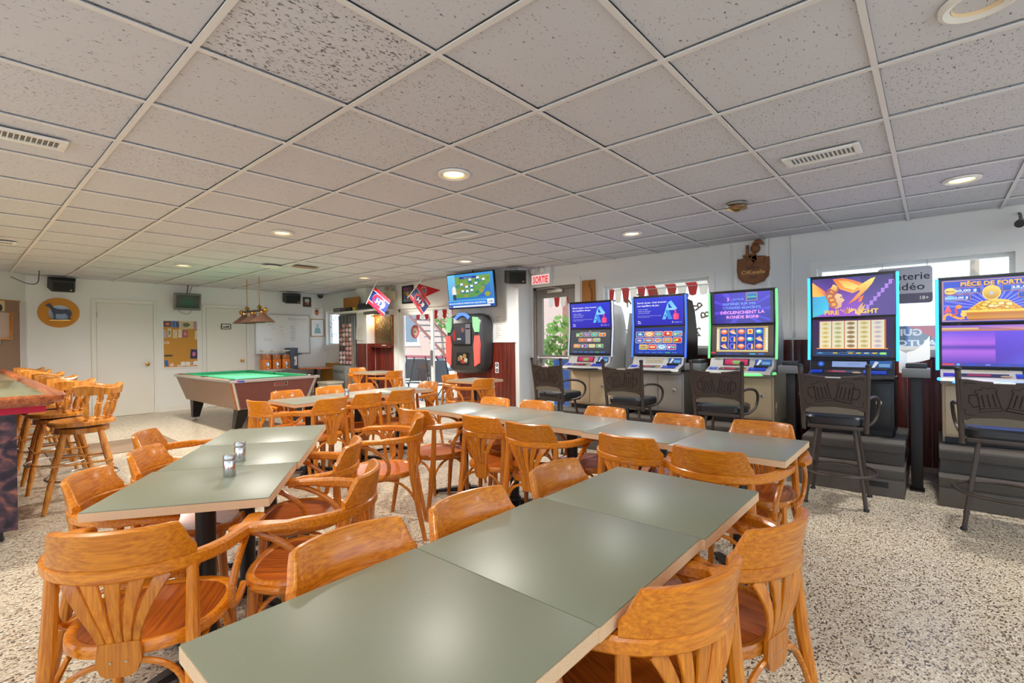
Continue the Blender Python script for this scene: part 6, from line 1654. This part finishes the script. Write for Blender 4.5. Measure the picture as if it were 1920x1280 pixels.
# jukebox
t = thing('wall_jukebox', 'black wall jukebox with green and red lit side panels', 'jukebox', (XJ - .006, 6.16, 1.27), -PI / 2)
jb = [(-.36, -.47), (-.28, -.50), (0, -.52), (.28, -.50), (.36, -.47), (.44, -.34), (.47, -.1), (.45, .15), (.46, .36), (.40, .48), (.28, .52), (-.28, .52), (-.40, .48), (-.46, .36), (-.45, .15), (-.47, -.1), (-.44, -.34)]
def jring(k, y): return [(x * k, y, z * k) for x, z in jb]
obj('body', MB().loft([jring(.92, -.006), jring(1, -.05), jring(1, -.20), jring(.95, -.27), jring(.86, -.305)]), pm('jukebox_black', S(58, 58, 60), .35), t)
MT['juke_red'] = pm('juke_red_light', S(240, 90, 80), .3, emis=S(240, 84, 76), estr=.6); MT['juke_green'] = pm('juke_green_light', S(130, 190, 140), .3, emis=S(120, 190, 130), estr=.55); MT['juke_blue'] = pm('juke_blue_light', S(90, 130, 230), .3, emis=S(80, 130, 240), estr=.8)
for s_ in (-1, 1):
    obj('red_panel', MB().prism([(s_ * .30, -.38), (s_ * .40, -.32), (s_ * .42, -.02), (s_ * .40, .14), (s_ * .31, .14), (s_ * .28, -.02)], 0, .05, trm(0, -.275, 0) @ rotm('X', PI / 2)), MT['juke_red'], t)
    obj('green_panel', MB().prism([(s_ * .31, .20), (s_ * .40, .20), (s_ * .41, .34), (s_ * .36, .45), (s_ * .26, .46), (s_ * .27, .30)], 0, .05, trm(0, -.275, 0) @ rotm('X', PI / 2)), MT['juke_green'], t)
obj('blue_crown', MB().prism(arc(0, .30, .24, PI * .22, PI * .78, 10) + arc(0, .30, .19, PI * .78, PI * .22, 10), 0, .035, trm(0, -.29, 0) @ rotm('X', PI / 2)), MT['juke_blue'], t)
obj('screen_frame', MB().box(-.225, .225, -.322, -.30, -.02, .36, .005), MT['plastic_black'], t)
A = Art(); A.rect(-.21, -.17, .21, .17, S(60, 56, 60), S(96, 92, 96)); A.rect(.09, -.17, .21, .17, S(150, 146, 146)); A.ell(0.02, .07, .035, .045, S(180, 110, 100)); A.poly([(-.05, -.12), (.08, -.12), (.06, .03), (-.03, .03)], S(60, 70, 90)); A.ell(-.19, -.02, .03, .1, S(210, 50, 50)); A.rect(-.12, -.10, -.02, -.07, S(226, 226, 226)); A.rect(.1, .08, .2, .1, BLK)
A.build('screen', MT['screen_dim'], t, trm(0, -.3225, .17) @ rotm('X', PI / 2))
A = Art(); A.rect(-.16, -.11, .16, .11, S(24, 22, 22))
for (x, y, c) in ((-.05, .02, (226, 190, 120)), (.04, .05, (206, 150, 90)), (.0, -.04, (200, 60, 50)), (.07, -.02, (236, 220, 180)), (-.09, .0, (180, 120, 70))): A.poly([(x - .04, y - .03), (x + .03, y - .04), (x + .05, y + .02), (x, y + .045), (x - .03, y + .03)], S(*c))
A.text('ROCK', .02, -.075, .05, S(226, 60, 60), 'C', .02)
A.build('poster_panel', MT['screen_dim'], t, trm(0, -.307, -.26) @ rotm('X', PI / 2))
A = Art(); A.rect(0, 0, .18, .42, S(232, 230, 224))
for k in range(12): A.rect(.02, .03 + .032 * k, .05 + .1 * ((k * 7) % 10) / 10 + .02, .036 + .032 * k, S(150, 150, 150))
tag(A.build('notice_paper', MT['print'], None, wallM('right', XJ - .003, 5.68, 1.34) @ trm(0, 0, 0)), 'long white notice on the wall right of the jukebox', 'paper')
t = thing('wall_socket', 'small black and white card on the wood below the jukebox', 'card', (XJ - .016, 5.63, .86), -PI / 2)
A = Art(); A.rect(-.04, -.09, .04, .09, S(236, 236, 236)); A.ell(0, .045, .03, .03, BLK); A.ell(0, -.045, .03, .03, BLK); A.ell(0, .045, .012, .012, WHT); A.ell(0, -.045, .012, .012, WHT)
A.build('face', MT['print'], t, trm(0, -.004, 0) @ rotm('X', PI / 2)); obj('card', MB().box(-.04, .04, -.003, 0, -.09, .09), MT['white'], t, smooth=False)
# exit sign
t = thing('exit_sign', 'lit red exit sign reading SORTIE with twin lamps', 'sign', (XR - .01, 4.86, 2.365), -PI / 2)
obj('housing', MB().box(-.20, .20, -.08, 0, -.14, .14, .008), MT['white'], t)
A = Art(); A.rect(-.18, -.12, .18, .03, S(240, 200, 196)); A.text('SORTIE', 0, -.10, .15, S(236, 40, 48), 'C', .03, width=.31)
A.build('sign_face', attr_mat('sign_glow', .95, .4), t, trm(0, -.0805, -.005) @ rotm('X', PI / 2))
for x in (-.14, .06): obj('lamp_head', MB().lathe([(.02, 0), (.045, .03), (.045, .05), (.03, .06)], 14, trm(x, -.08, .09) @ rotm('X', PI / 2)), MT['white'], t)
# carved panel and brewery shield
MT['carved'] = pm('carved_wood', S(176, 116, 52), .5, bump=(60, .6), var=.2); MT['carved_dark'] = pm('carved_dark_wood', S(132, 82, 42), .55, bump=(90, .8), var=.25)
t = thing('carved_panel', 'carved wooden relief of a standing figure', 'carving', (XR - .002, 3.99, 2.05), -PI / 2)
obj('board', MB().box(-.115, .115, -.025, 0, -.20, .18, .006), MT['carved'], t)
obj('figure', MB().prism([(-.05, -.19), (.06, -.19), (.07, -.05), (.05, .06), (.02, .08), (.03, .12), (0, .15), (-.03, .13), (-.02, .08), (-.06, .04), (-.075, -.06)], 0, .03, trm(0, -.025, 0) @ rotm('X', PI / 2)), MT['carved'], t)
obj('hat', MB().prism([(-.05, .12), (.05, .13), (.03, .16), (-.02, .16)], 0, .036, trm(0, -.026, 0) @ rotm('X', PI / 2)), MT['carved'], t)
t = thing('brewery_shield', 'carved wooden shield with a knight helmet and lettering', 'sign', (XR - .002, 1.655, 2.20), -PI / 2)
obj('shield', MB().prism([(-.18, .09), (.18, .09), (.185, -.05), (.17, -.14), (.12, -.20), (0, -.235), (-.12, -.20), (-.17, -.14), (-.185, -.05)], 0, .03, rotm('X', PI / 2)), MT['carved_dark'], t)
obj('border', MB().tube([(-.165, -.032, .08), (-.17, -.032, -.05), (-.155, -.032, -.13), (-.11, -.032, -.185), (0, -.032, -.218), (.11, -.032, -.185), (.155, -.032, -.13), (.17, -.032, -.05), (.165, -.032, .08)], .007, 6), MT['carved_dark'], t)
obj('crest_shield', MB().prism([(-.11, .13), (.04, .15), (.05, .06), (-.02, -.01), (-.09, .03)], .03, .05, rotm('X', PI / 2)).tube([(-.1, -.055, .12), (.04, -.055, .05)], .006, 6).tube([(.035, -.055, .14), (-.08, -.055, .03)], .006, 6), MT['carved_dark'], t)
obj('helmet', MB().ball((.03, -.03, .20), .055, 14, 8, 1.1).prism([(-.05, .12), (.14, .10), (.12, .03), (.02, .02)], .02, .05, rotm('X', PI / 2)), MT['carved_dark'], t)
obj('plume', MB().tube(smooth_path([(0, -.03, .24), (.04, -.035, .275), (.09, -.03, .27), (.12, -.03, .235)], 4), [.012, .016, .02, .024, .027, .028, .028, .026, .024, .02, .016, .012, .008], 8), MT['carved_dark'], t)
obj('sword', MB().box(-.075, -.045, -.05, -.02, .13, .25, .004), MT['carved_dark'], t)
A = Art(); c = S(86, 50, 24)
A.text('Bi\u00e8re', 0, -.045, .055, c, 'C', .02, width=.14); A.text('OKeefe', 0, -.105, .065, S(214, 160, 90), 'C', .03, width=.27); A.text('Ale', 0, -.16, .05, c, 'C', .02, width=.09)
A.build('lettering', MT['print'], t, trm(0, -.0305, 0) @ rotm('X', PI / 2))
# lottery sign standing in the right window
t = thing('lottery_sign', 'grey sign reading Loterie video hanging in the right window', 'sign', (XR + .045, .225, 1.845), -PI / 2)
obj('panel', MB().prism(rrect(-.22, -.19, .22, .18, .03), 0, .03, rotm('X', PI / 2)), pm('sign_grey', S(186, 188, 196), .5), t)
A = Art(); A.poly(rrect(-.22, -.19, .22, -.10, .03), S(100, 96, 118)); A.rect(-.22, -.13, .22, -.09, S(100, 96, 118)); A.text('Loterie', .20, .05, .105, S(50, 50, 76), 'R', .01, width=.33); A.text('vid\u00e9o', .16, -.055, .105, S(50, 50, 76), 'R', .01, width=.27); A.text('18+', .19, -.155, .05, WHT, 'R', .01); A.ell(-.11, -.155, .02, .03, WHT)
A.build('lettering', MT['print'], t, trm(0, -.0305, 0) @ rotm('X', PI / 2))
for x in (-.18, .18): obj('hanger', MB().tube([(x, -.015, .18), (x, -.015, .247)], .003, 5), MT['alu'], t)
# ================================================================== things on the slanted wall at far left
def slantM(s_, off, z):
    return Ms @ trm(L - s_, off, z) @ Matrix.Identity(4)
t = thing('wall_cabinet', 'open pale wall cabinet in the brown recess', 'cabinet', slantM(.55, .06, 1.62).translation, ang)
obj('back', MB().box(-.4, .20, -.02, 0, -.165, .24), pm('cab_pink', S(196, 176, 166), .6), t, smooth=False)
obj('side', MB().box(.20, .225, -.05, 0, -.18, .25), MT['stool_wood'], t, smooth=False)
obj('bottom', MB().box(-.4, .20, -.05, 0, -.19, -.165), MT['stool_wood'], t, smooth=False)
t = thing('fire_extinguisher', 'red fire extinguisher at the left edge', 'extinguisher', slantM(1.05, -.05, 1.0).translation, ang)
obj('cylinder', MB().lathe([(.06, -.18), (.065, -.16), (.065, .12), (.045, .17), (.02, .19)], 18), pm('red_paint', S(190, 22, 30), .3), t)
obj('valve', MB().box(-.02, .03, -.02, .02, .19, .24, .004).tube(smooth_path([(.02, 0, .22), (.07, 0, .22), (.09, 0, .12), (.085, 0, -.05)], 4), .011, 8), MT['plastic_black'], t)
obj('hanger', MB().box(-.05, .05, .06, .115, -.03, .03), MT['black'], t)
A = Art(); A.rect(-.10, -.04, .10, .04, S(70, 76, 66)); A.text('TOILETTES', 0, 0, .04, S(226, 226, 214), 'C', .02, width=.16); A.rect(-.07, -.03, .07, -.015, S(190, 190, 180))
tag(A.build('toilet_sign', MT['print'], None, slantM(.60, .055, 1.40) @ rotm('X', PI / 2)), 'small dark TOILETTES sign below the wall cabinet', 'sign')
A = Art(); A.rect(-.12, -.14, .12, .14, S(232, 234, 240)); A.rect(-.08, .02, .08, .03, S(150, 160, 180))
tag(A.build('paper_note', MT['print'], None, slantM(.98, .054, 1.40) @ rotm('X', PI / 2)), 'white paper pinned at the left edge of the view', 'paper')
t = thing('wall_projector', 'cream and black box fitting under the white header', 'fitting', slantM(.85, -.02, 1.93).translation, ang)
obj('case', MB().box(-.1, .1, -.09, .07, -.07, .09, .015), pm('cream_plastic', S(214, 196, 150), .5), t)
obj('face', MB().lathe([(.045, 0), (.05, .01), (.03, .015)], 14, trm(-.03, -.09, -.02) @ rotm('X', PI / 2)), MT['plastic_black'], t)
obj('rod', MB().tube([(-.1, -.03, .10), (.6, -.03, .12)], .01, 6), MT['brass'], t)
obj('hanging_cable', MB().tube(smooth_path([tuple(on_slant(1.4, -.5, 2.32)), tuple(on_slant(1.0, -.5, 2.27)), tuple(on_slant(.85, -.55, 2.30)), tuple(on_slant(.80, -.55, 2.495))], 5), .006, 6), MT['plastic_black'], label='black cable hanging from the ceiling at far left', cat='cable')
t = thing('bar_post', 'rough brown post at the left edge of the bar', 'post', (.235, 7.35, 0))
obj('trunk', MB().tube([(-.03 + .012 * math.sin(k * 2.1), .01 * math.cos(k * 1.7), .97 + 1.5 * k / 14) for k in range(15)], [.05 + .008 * math.sin(k * 3.3) for k in range(15)], 10), MT['carved_dark'], t)
# ================================================================== outside
obj('street_ground', MB().box(XR + .14, 40, -30, 40, -.25, -.06), pm('concrete', S(196, 190, 180), .9, var=.1), label='pale concrete ground outside', kind='structure', smooth=False)
obj('side_ground', MB().box(-30, XL - .14, YB - .14, 40, -.25, -.06), pm('concrete_side', S(210, 206, 198), .9), label='unseen concrete beside the building, pale to bounce daylight', kind='structure', smooth=False)  # out of view, kept pale to throw sunlight up to the ceiling
obj('yard_ground', MB().box(-30, XR + .14, -30, YB - .14, -.25, -.06), pm('concrete_yard', S(210, 206, 198), .9), label='unseen concrete yard behind the building, pale to bounce daylight', kind='structure', smooth=False)  # unseen as well, pale so it reflects daylight through the added back windows
MT['brick'] = brick_mat('pink_brick', S(126, 66, 54), S(150, 84, 68), S(176, 152, 140), 6.0)
MT['siding'] = pm('white_siding', S(244, 242, 238), .7)
# brick house across the yard, built of wall, windows and roof
h = thing('brick_house', 'pink brick house across the street', 'house', (13.6, 15.5, 0))
obj('wall', MB().box(0, 5, -6.0, 6.5, -.06, 6), MT['brick'], h, smooth=False)
for y in (-4.4, -1.2, 2.2, 4.6):
    f_ = obj('window', MB().box(-.05, 0, y - .5, y + .5, 1.2, 2.7).box(-.06, 0, y - .6, y + .6, 1.12, 1.2), MT['white'], h, smooth=False)
    obj('pane', MB().box(-.056, -.05, y - .42, y + .42, 1.28, 2.62), pm('dark_pane', S(96, 104, 112), .1), f_, smooth=False)
h2 = thing('white_house', 'white sided house seen through the right window', 'house', (15.0, 1.0, 0))
obj('wall', MB().box(0, 5, -7, 7.5, -.06, 5), MT['siding'], h2, smooth=False)
for k in range(12): obj('siding_board', MB().box(-.02, 0, -7, 7.5, .3 + .38 * k, .33 + .38 * k), pm('board_grey', S(206, 208, 212), .7), h2, smooth=False)  # thin pale grey boards across the white siding
for y in (-3.5, .9, 4.0):
    f_ = obj('window', MB().box(-.06, 0, y - .8, y + .8, 1.4, 2.9), pm('blind_white', S(236, 240, 246), .6), h2, smooth=False)
    for k in range(6): obj('blind_slat', MB().box(-.075, -.06, y - .75, y + .75, 1.5 + .22 * k, 1.58 + .22 * k), pm('slat_grey', S(190, 194, 204), .6), f_, smooth=False)
# striped awnings
def awning(name, ya, yb, x0, x1, z0, z1, vz, label, sw=.16):
    a = thing(name, label, 'awning', (0, 0, 0), 0, 'striped awnings')
    n = int(round((yb - ya) / sw))
    for k in range(n):
        y0 = ya + (yb - ya) * k / n; y1 = ya + (yb - ya) * (k + 1) / n
        m = MT['awn_red'] if k % 2 == 0 else MT['awn_white']
        obj('stripe', MB().add([(x0, y0, z0), (x0, y1, z0), (x1, y1, z1), (x1, y0, z1), (x0, y0, z0 - .01), (x0, y1, z0 - .01), (x1, y1, z1 - .01), (x1, y0, z1 - .01)], [(0, 3, 2, 1), (4, 5, 6, 7), (0, 1, 5, 4), (1, 2, 6, 5), (2, 3, 7, 6), (3, 0, 4, 7)])
            .prism([(y0, 0), (y0 + (y1 - y0) * .2, -vz * .9), (y0 + (y1 - y0) * .5, -vz), (y0 + (y1 - y0) * .8, -vz * .9), (y1, 0)], 0, .006, trm(x1, 0, z1) @ Matrix(((0, 0, 1, 0), (1, 0, 0, 0), (0, 1, 0, 0), (0, 0, 0, 1)))), m, a, smooth=False)
    obj('front_bar', MB().tube([(x1, ya, z1), (x1, yb, z1)], .015, 6), MT['alu'], a)
def cloth(name, c):
    m, n, l, b = nt(name)
    b.inputs['Base Color'].default_value = c; b.inputs['Roughness'].default_value = .8
    tr = n.new('ShaderNodeBsdfTranslucent'); tr.inputs[0].default_value = c
    mx = n.new('ShaderNodeMixShader'); mx.inputs[0].default_value = .5
    l.new(b.outputs[0], mx.inputs[1]); l.new(tr.outputs[0], mx.inputs[2]); l.new(mx.outputs[0], n['Material Output'].inputs[0])
    return m
MT['awn_red'] = cloth('awning_red', S(200, 56, 58)); MT['awn_white'] = cloth('awning_white', S(240, 236, 226))
awning('striped_awning', 6.2, 9.6, XJ + .2, 7.5, 2.55, 2.06, .22, 'red and white striped awning over the patio door')
awning('striped_awning', 3.6, 6.1, XR + .16, 8.2, 2.7, 2.25, .26, 'red and white striped awning over the exit door')
awning('striped_awning', 1.7, 3.5, XR + .16, 7.4, 2.55, 2.13, .16, 'red and white striped awning over the lettered window')
# patio: low wall, folding chairs, table, stairs, tree
t = thing('patio_fence', 'low pale patio fence with a maroon cap rail', 'fence', (9.2, 0, 0))
for k in range(25): obj('board', MB().box(0, .03, 7.5 + .28 * k, 7.76 + .28 * k, -.06, .82), MT['siding'], t, smooth=False)
obj('cap_rail', MB().box(-.05, .08, 7.5, 14.5, .82, .90, .01), pm('maroon_rail', S(140, 56, 60), .5), t)
t = thing('outside_stairs', 'brown metal stairs with railing outside the patio door', 'stairs', (10.4, 3.6, 0))
MT['rail_brown'] = pm('rail_brown', S(120, 70, 56), .5)
for k in range(12): obj('tread', MB().box(0, .8, 7.4 + .27 * k, 7.68 + .27 * k, .25 + .2 * k, .29 + .2 * k), MT['plastic_grey'], t, smooth=False)
for x in (0, .8):
    obj('stringer', MB().sweep([(x, 7.2, .1), (x, 10.8, 2.75)], .03, .08, up=(0, 0, 1)), MT['rail_brown'], t, smooth=False)
    obj('handrail', MB().tube([(x, 7.2, 1.1), (x, 10.8, 3.75)], .022, 8).tube([(x, 7.2, .65), (x, 10.8, 3.3)], .015, 8), MT['rail_brown'], t)
    obj('base_post', MB().tube([(x, 7.22, -.06), (x, 7.22, 1.1)], .025, 8), MT['rail_brown'], t)
    for k in range(5): obj('baluster', MB().tube([(x, 7.3 + .8 * k, .2 + .59 * k), (x, 7.3 + .8 * k, 1.17 + .59 * k)], .015, 6), MT['rail_brown'], t)
def tree(x, y, hh, r, label, seed, tr=.07, stems=3, dens=420):
    rnd = random.Random(seed)
    t = thing('leafy_tree', label, 'tree', (x, y, -.06), 0, 'trees outside')
    for k in range(stems):
        a = 2 * PI * k / stems
        obj('trunk', MB().tube([(.16 * math.cos(a), .16 * math.sin(a), 0), (.2 * math.cos(a) + rnd.uniform(-.05, .05), .2 * math.sin(a), hh * .45), (.3 * math.cos(a), .3 * math.sin(a), hh)], [tr, tr * .8, tr * .4], 8), MT['bark'], t)
    vs = []; fs = []
    for k in range(dens):
        th, ph = rnd.uniform(0, 2 * PI), math.acos(rnd.uniform(-1, 1)); q = r * rnd.uniform(.35, 1) ** .5
        c = Vector((q * math.sin(ph) * math.cos(th), q * math.sin(ph) * math.sin(th), hh + q * .8 * math.cos(ph)))
        d1 = Vector((rnd.uniform(-1, 1), rnd.uniform(-1, 1), rnd.uniform(-1, 1))).normalized() * r * .11; d2 = d1.orthogonal().normalized() * r * .07
        n = len(vs); vs += [c - d1, c + d2, c + d1, c - d2]; fs.append((n, n + 1, n + 2, n + 3))
    o = obj('foliage', MB().add(vs, fs), MT['leaf'], t, smooth=False); o['kind'] = 'stuff'
MT['bark'] = pm('bark', S(150, 136, 120), .9, bump=(30, .5)); MT['leaf'] = cloth('leaf_green', S(110, 150, 70))
tree(12.6, 14.2, 2.35, .7, 'small multi-stemmed tree beyond the patio', 3)
tree(9.6, 6.3, 1.3, .95, 'leafy green shrub outside the exit door', 6, .05, 3, 700)
tree(12.6, -.6, 4.2, 1.4, 'conifer tree behind the right window', 9, .1, 1, 300)
MT['sling'] = pm('grey_sling', S(96, 100, 104), .7)
def folding(x, y, rz, label):
    t = thing('patio_chair', label, 'chair', (x, y, -.06), rz, 'grey patio chairs')
    for s_ in (-.24, .24):
        obj('frame', MB().tube(smooth_path([(s_, .22, 0), (s_, -.05, .42), (s_, -.25, .95), (s_, -.24, 1.0)], 3), .014, 8).tube([(s_, -.25, 0), (s_, .02, .42), (s_, .25, .46)], .014, 8), MT['black'], t)
    obj('back', MB().add([(-.22, -.06, .48), (.22, -.06, .48), (.22, -.235, .95), (-.22, -.235, .95), (-.22, -.075, .475), (.22, -.075, .475), (.22, -.25, .945), (-.22, -.25, .945)], [(0, 1, 2, 3), (7, 6, 5, 4), (0, 4, 5, 1), (1, 5, 6, 2), (2, 6, 7, 3), (3, 7, 4, 0)]), MT['sling'], t, smooth=False)
    obj('seat', MB().box(-.22, .22, -.05, .24, .44, .455), MT['sling'], t, smooth=False)
folding(6.95, 8.05, 2.9, 'grey patio chair nearest the open patio door')
folding(7.35, 9.55, 2.2, 'grey patio chair behind the round sticker pane')
folding(7.0, 8.95, 1.9, 'grey patio chair just outside the fixed pane')
folding(8.3, 9.3, -2.6, 'grey patio chair beyond the patio table')
t = thing('patio_table', 'pale patio table outside the sliding door', 'table', (7.75, 8.75, -.06))
obj('tabletop', MB().lathe([(.5, .70), (.52, .715), (.5, .73)], 28), MT['sling'], t)
obj('leg', MB().tube([(0, 0, .02), (0, 0, .7)], .03, 10).lathe([(.25, 0), (.25, .02)], 20), MT['black'], t)
# advertising banner under the right window, seen from behind
t = thing('street_banner', 'dealer banner seen mirrored through the right window', 'banner', (XR + .22, .19, 1.30), -PI / 2)
obj('panel', MB().box(-.62, .62, 0, .008, -.105, .125), pm('banner_grey', S(120, 132, 146), .7), t, smooth=False)
for x in (-.5, .5): obj('bracket', MB().box(x - .02, x + .02, -.081, 0, -.02, .02), MT['alu'], t, smooth=False)
A = Art(); A.rect(-.6, -.10, .6, .12, S(104, 122, 140)); A.poly([(-.02, .12), (.25, .12), (.42, -.10), (.36, -.10)], S(206, 60, 60)); A.ell(.33, .05, .045, .05, S(150, 150, 156))
A.text('GUINDON', .10, .025, .095, S(230, 234, 238), 'L', .04, mirror=True, width=.52); A.text('AUTOMOBILE', .22, -.085, .085, S(230, 234, 238), 'L', .03, mirror=True, width=.74)
A.build('lettering', MT['print'], t, trm(0, -.001, 0) @ rotm('X', PI / 2))
t = thing('blue_bin', 'blue recycling bin outside the exit door', 'bin', (8.2, 5.55, -.06))
obj('body', MB().box(-.25, .25, -.25, .25, 0, 1.0, .03), pm('bin_blue', S(50, 110, 190), .5), t); obj('lid', MB().box(-.27, .27, -.27, .27, 1.0, 1.06, .02), pm('bin_lid', S(40, 90, 170), .5), t)
# striped canvas on the ground-floor rail beside the exit door
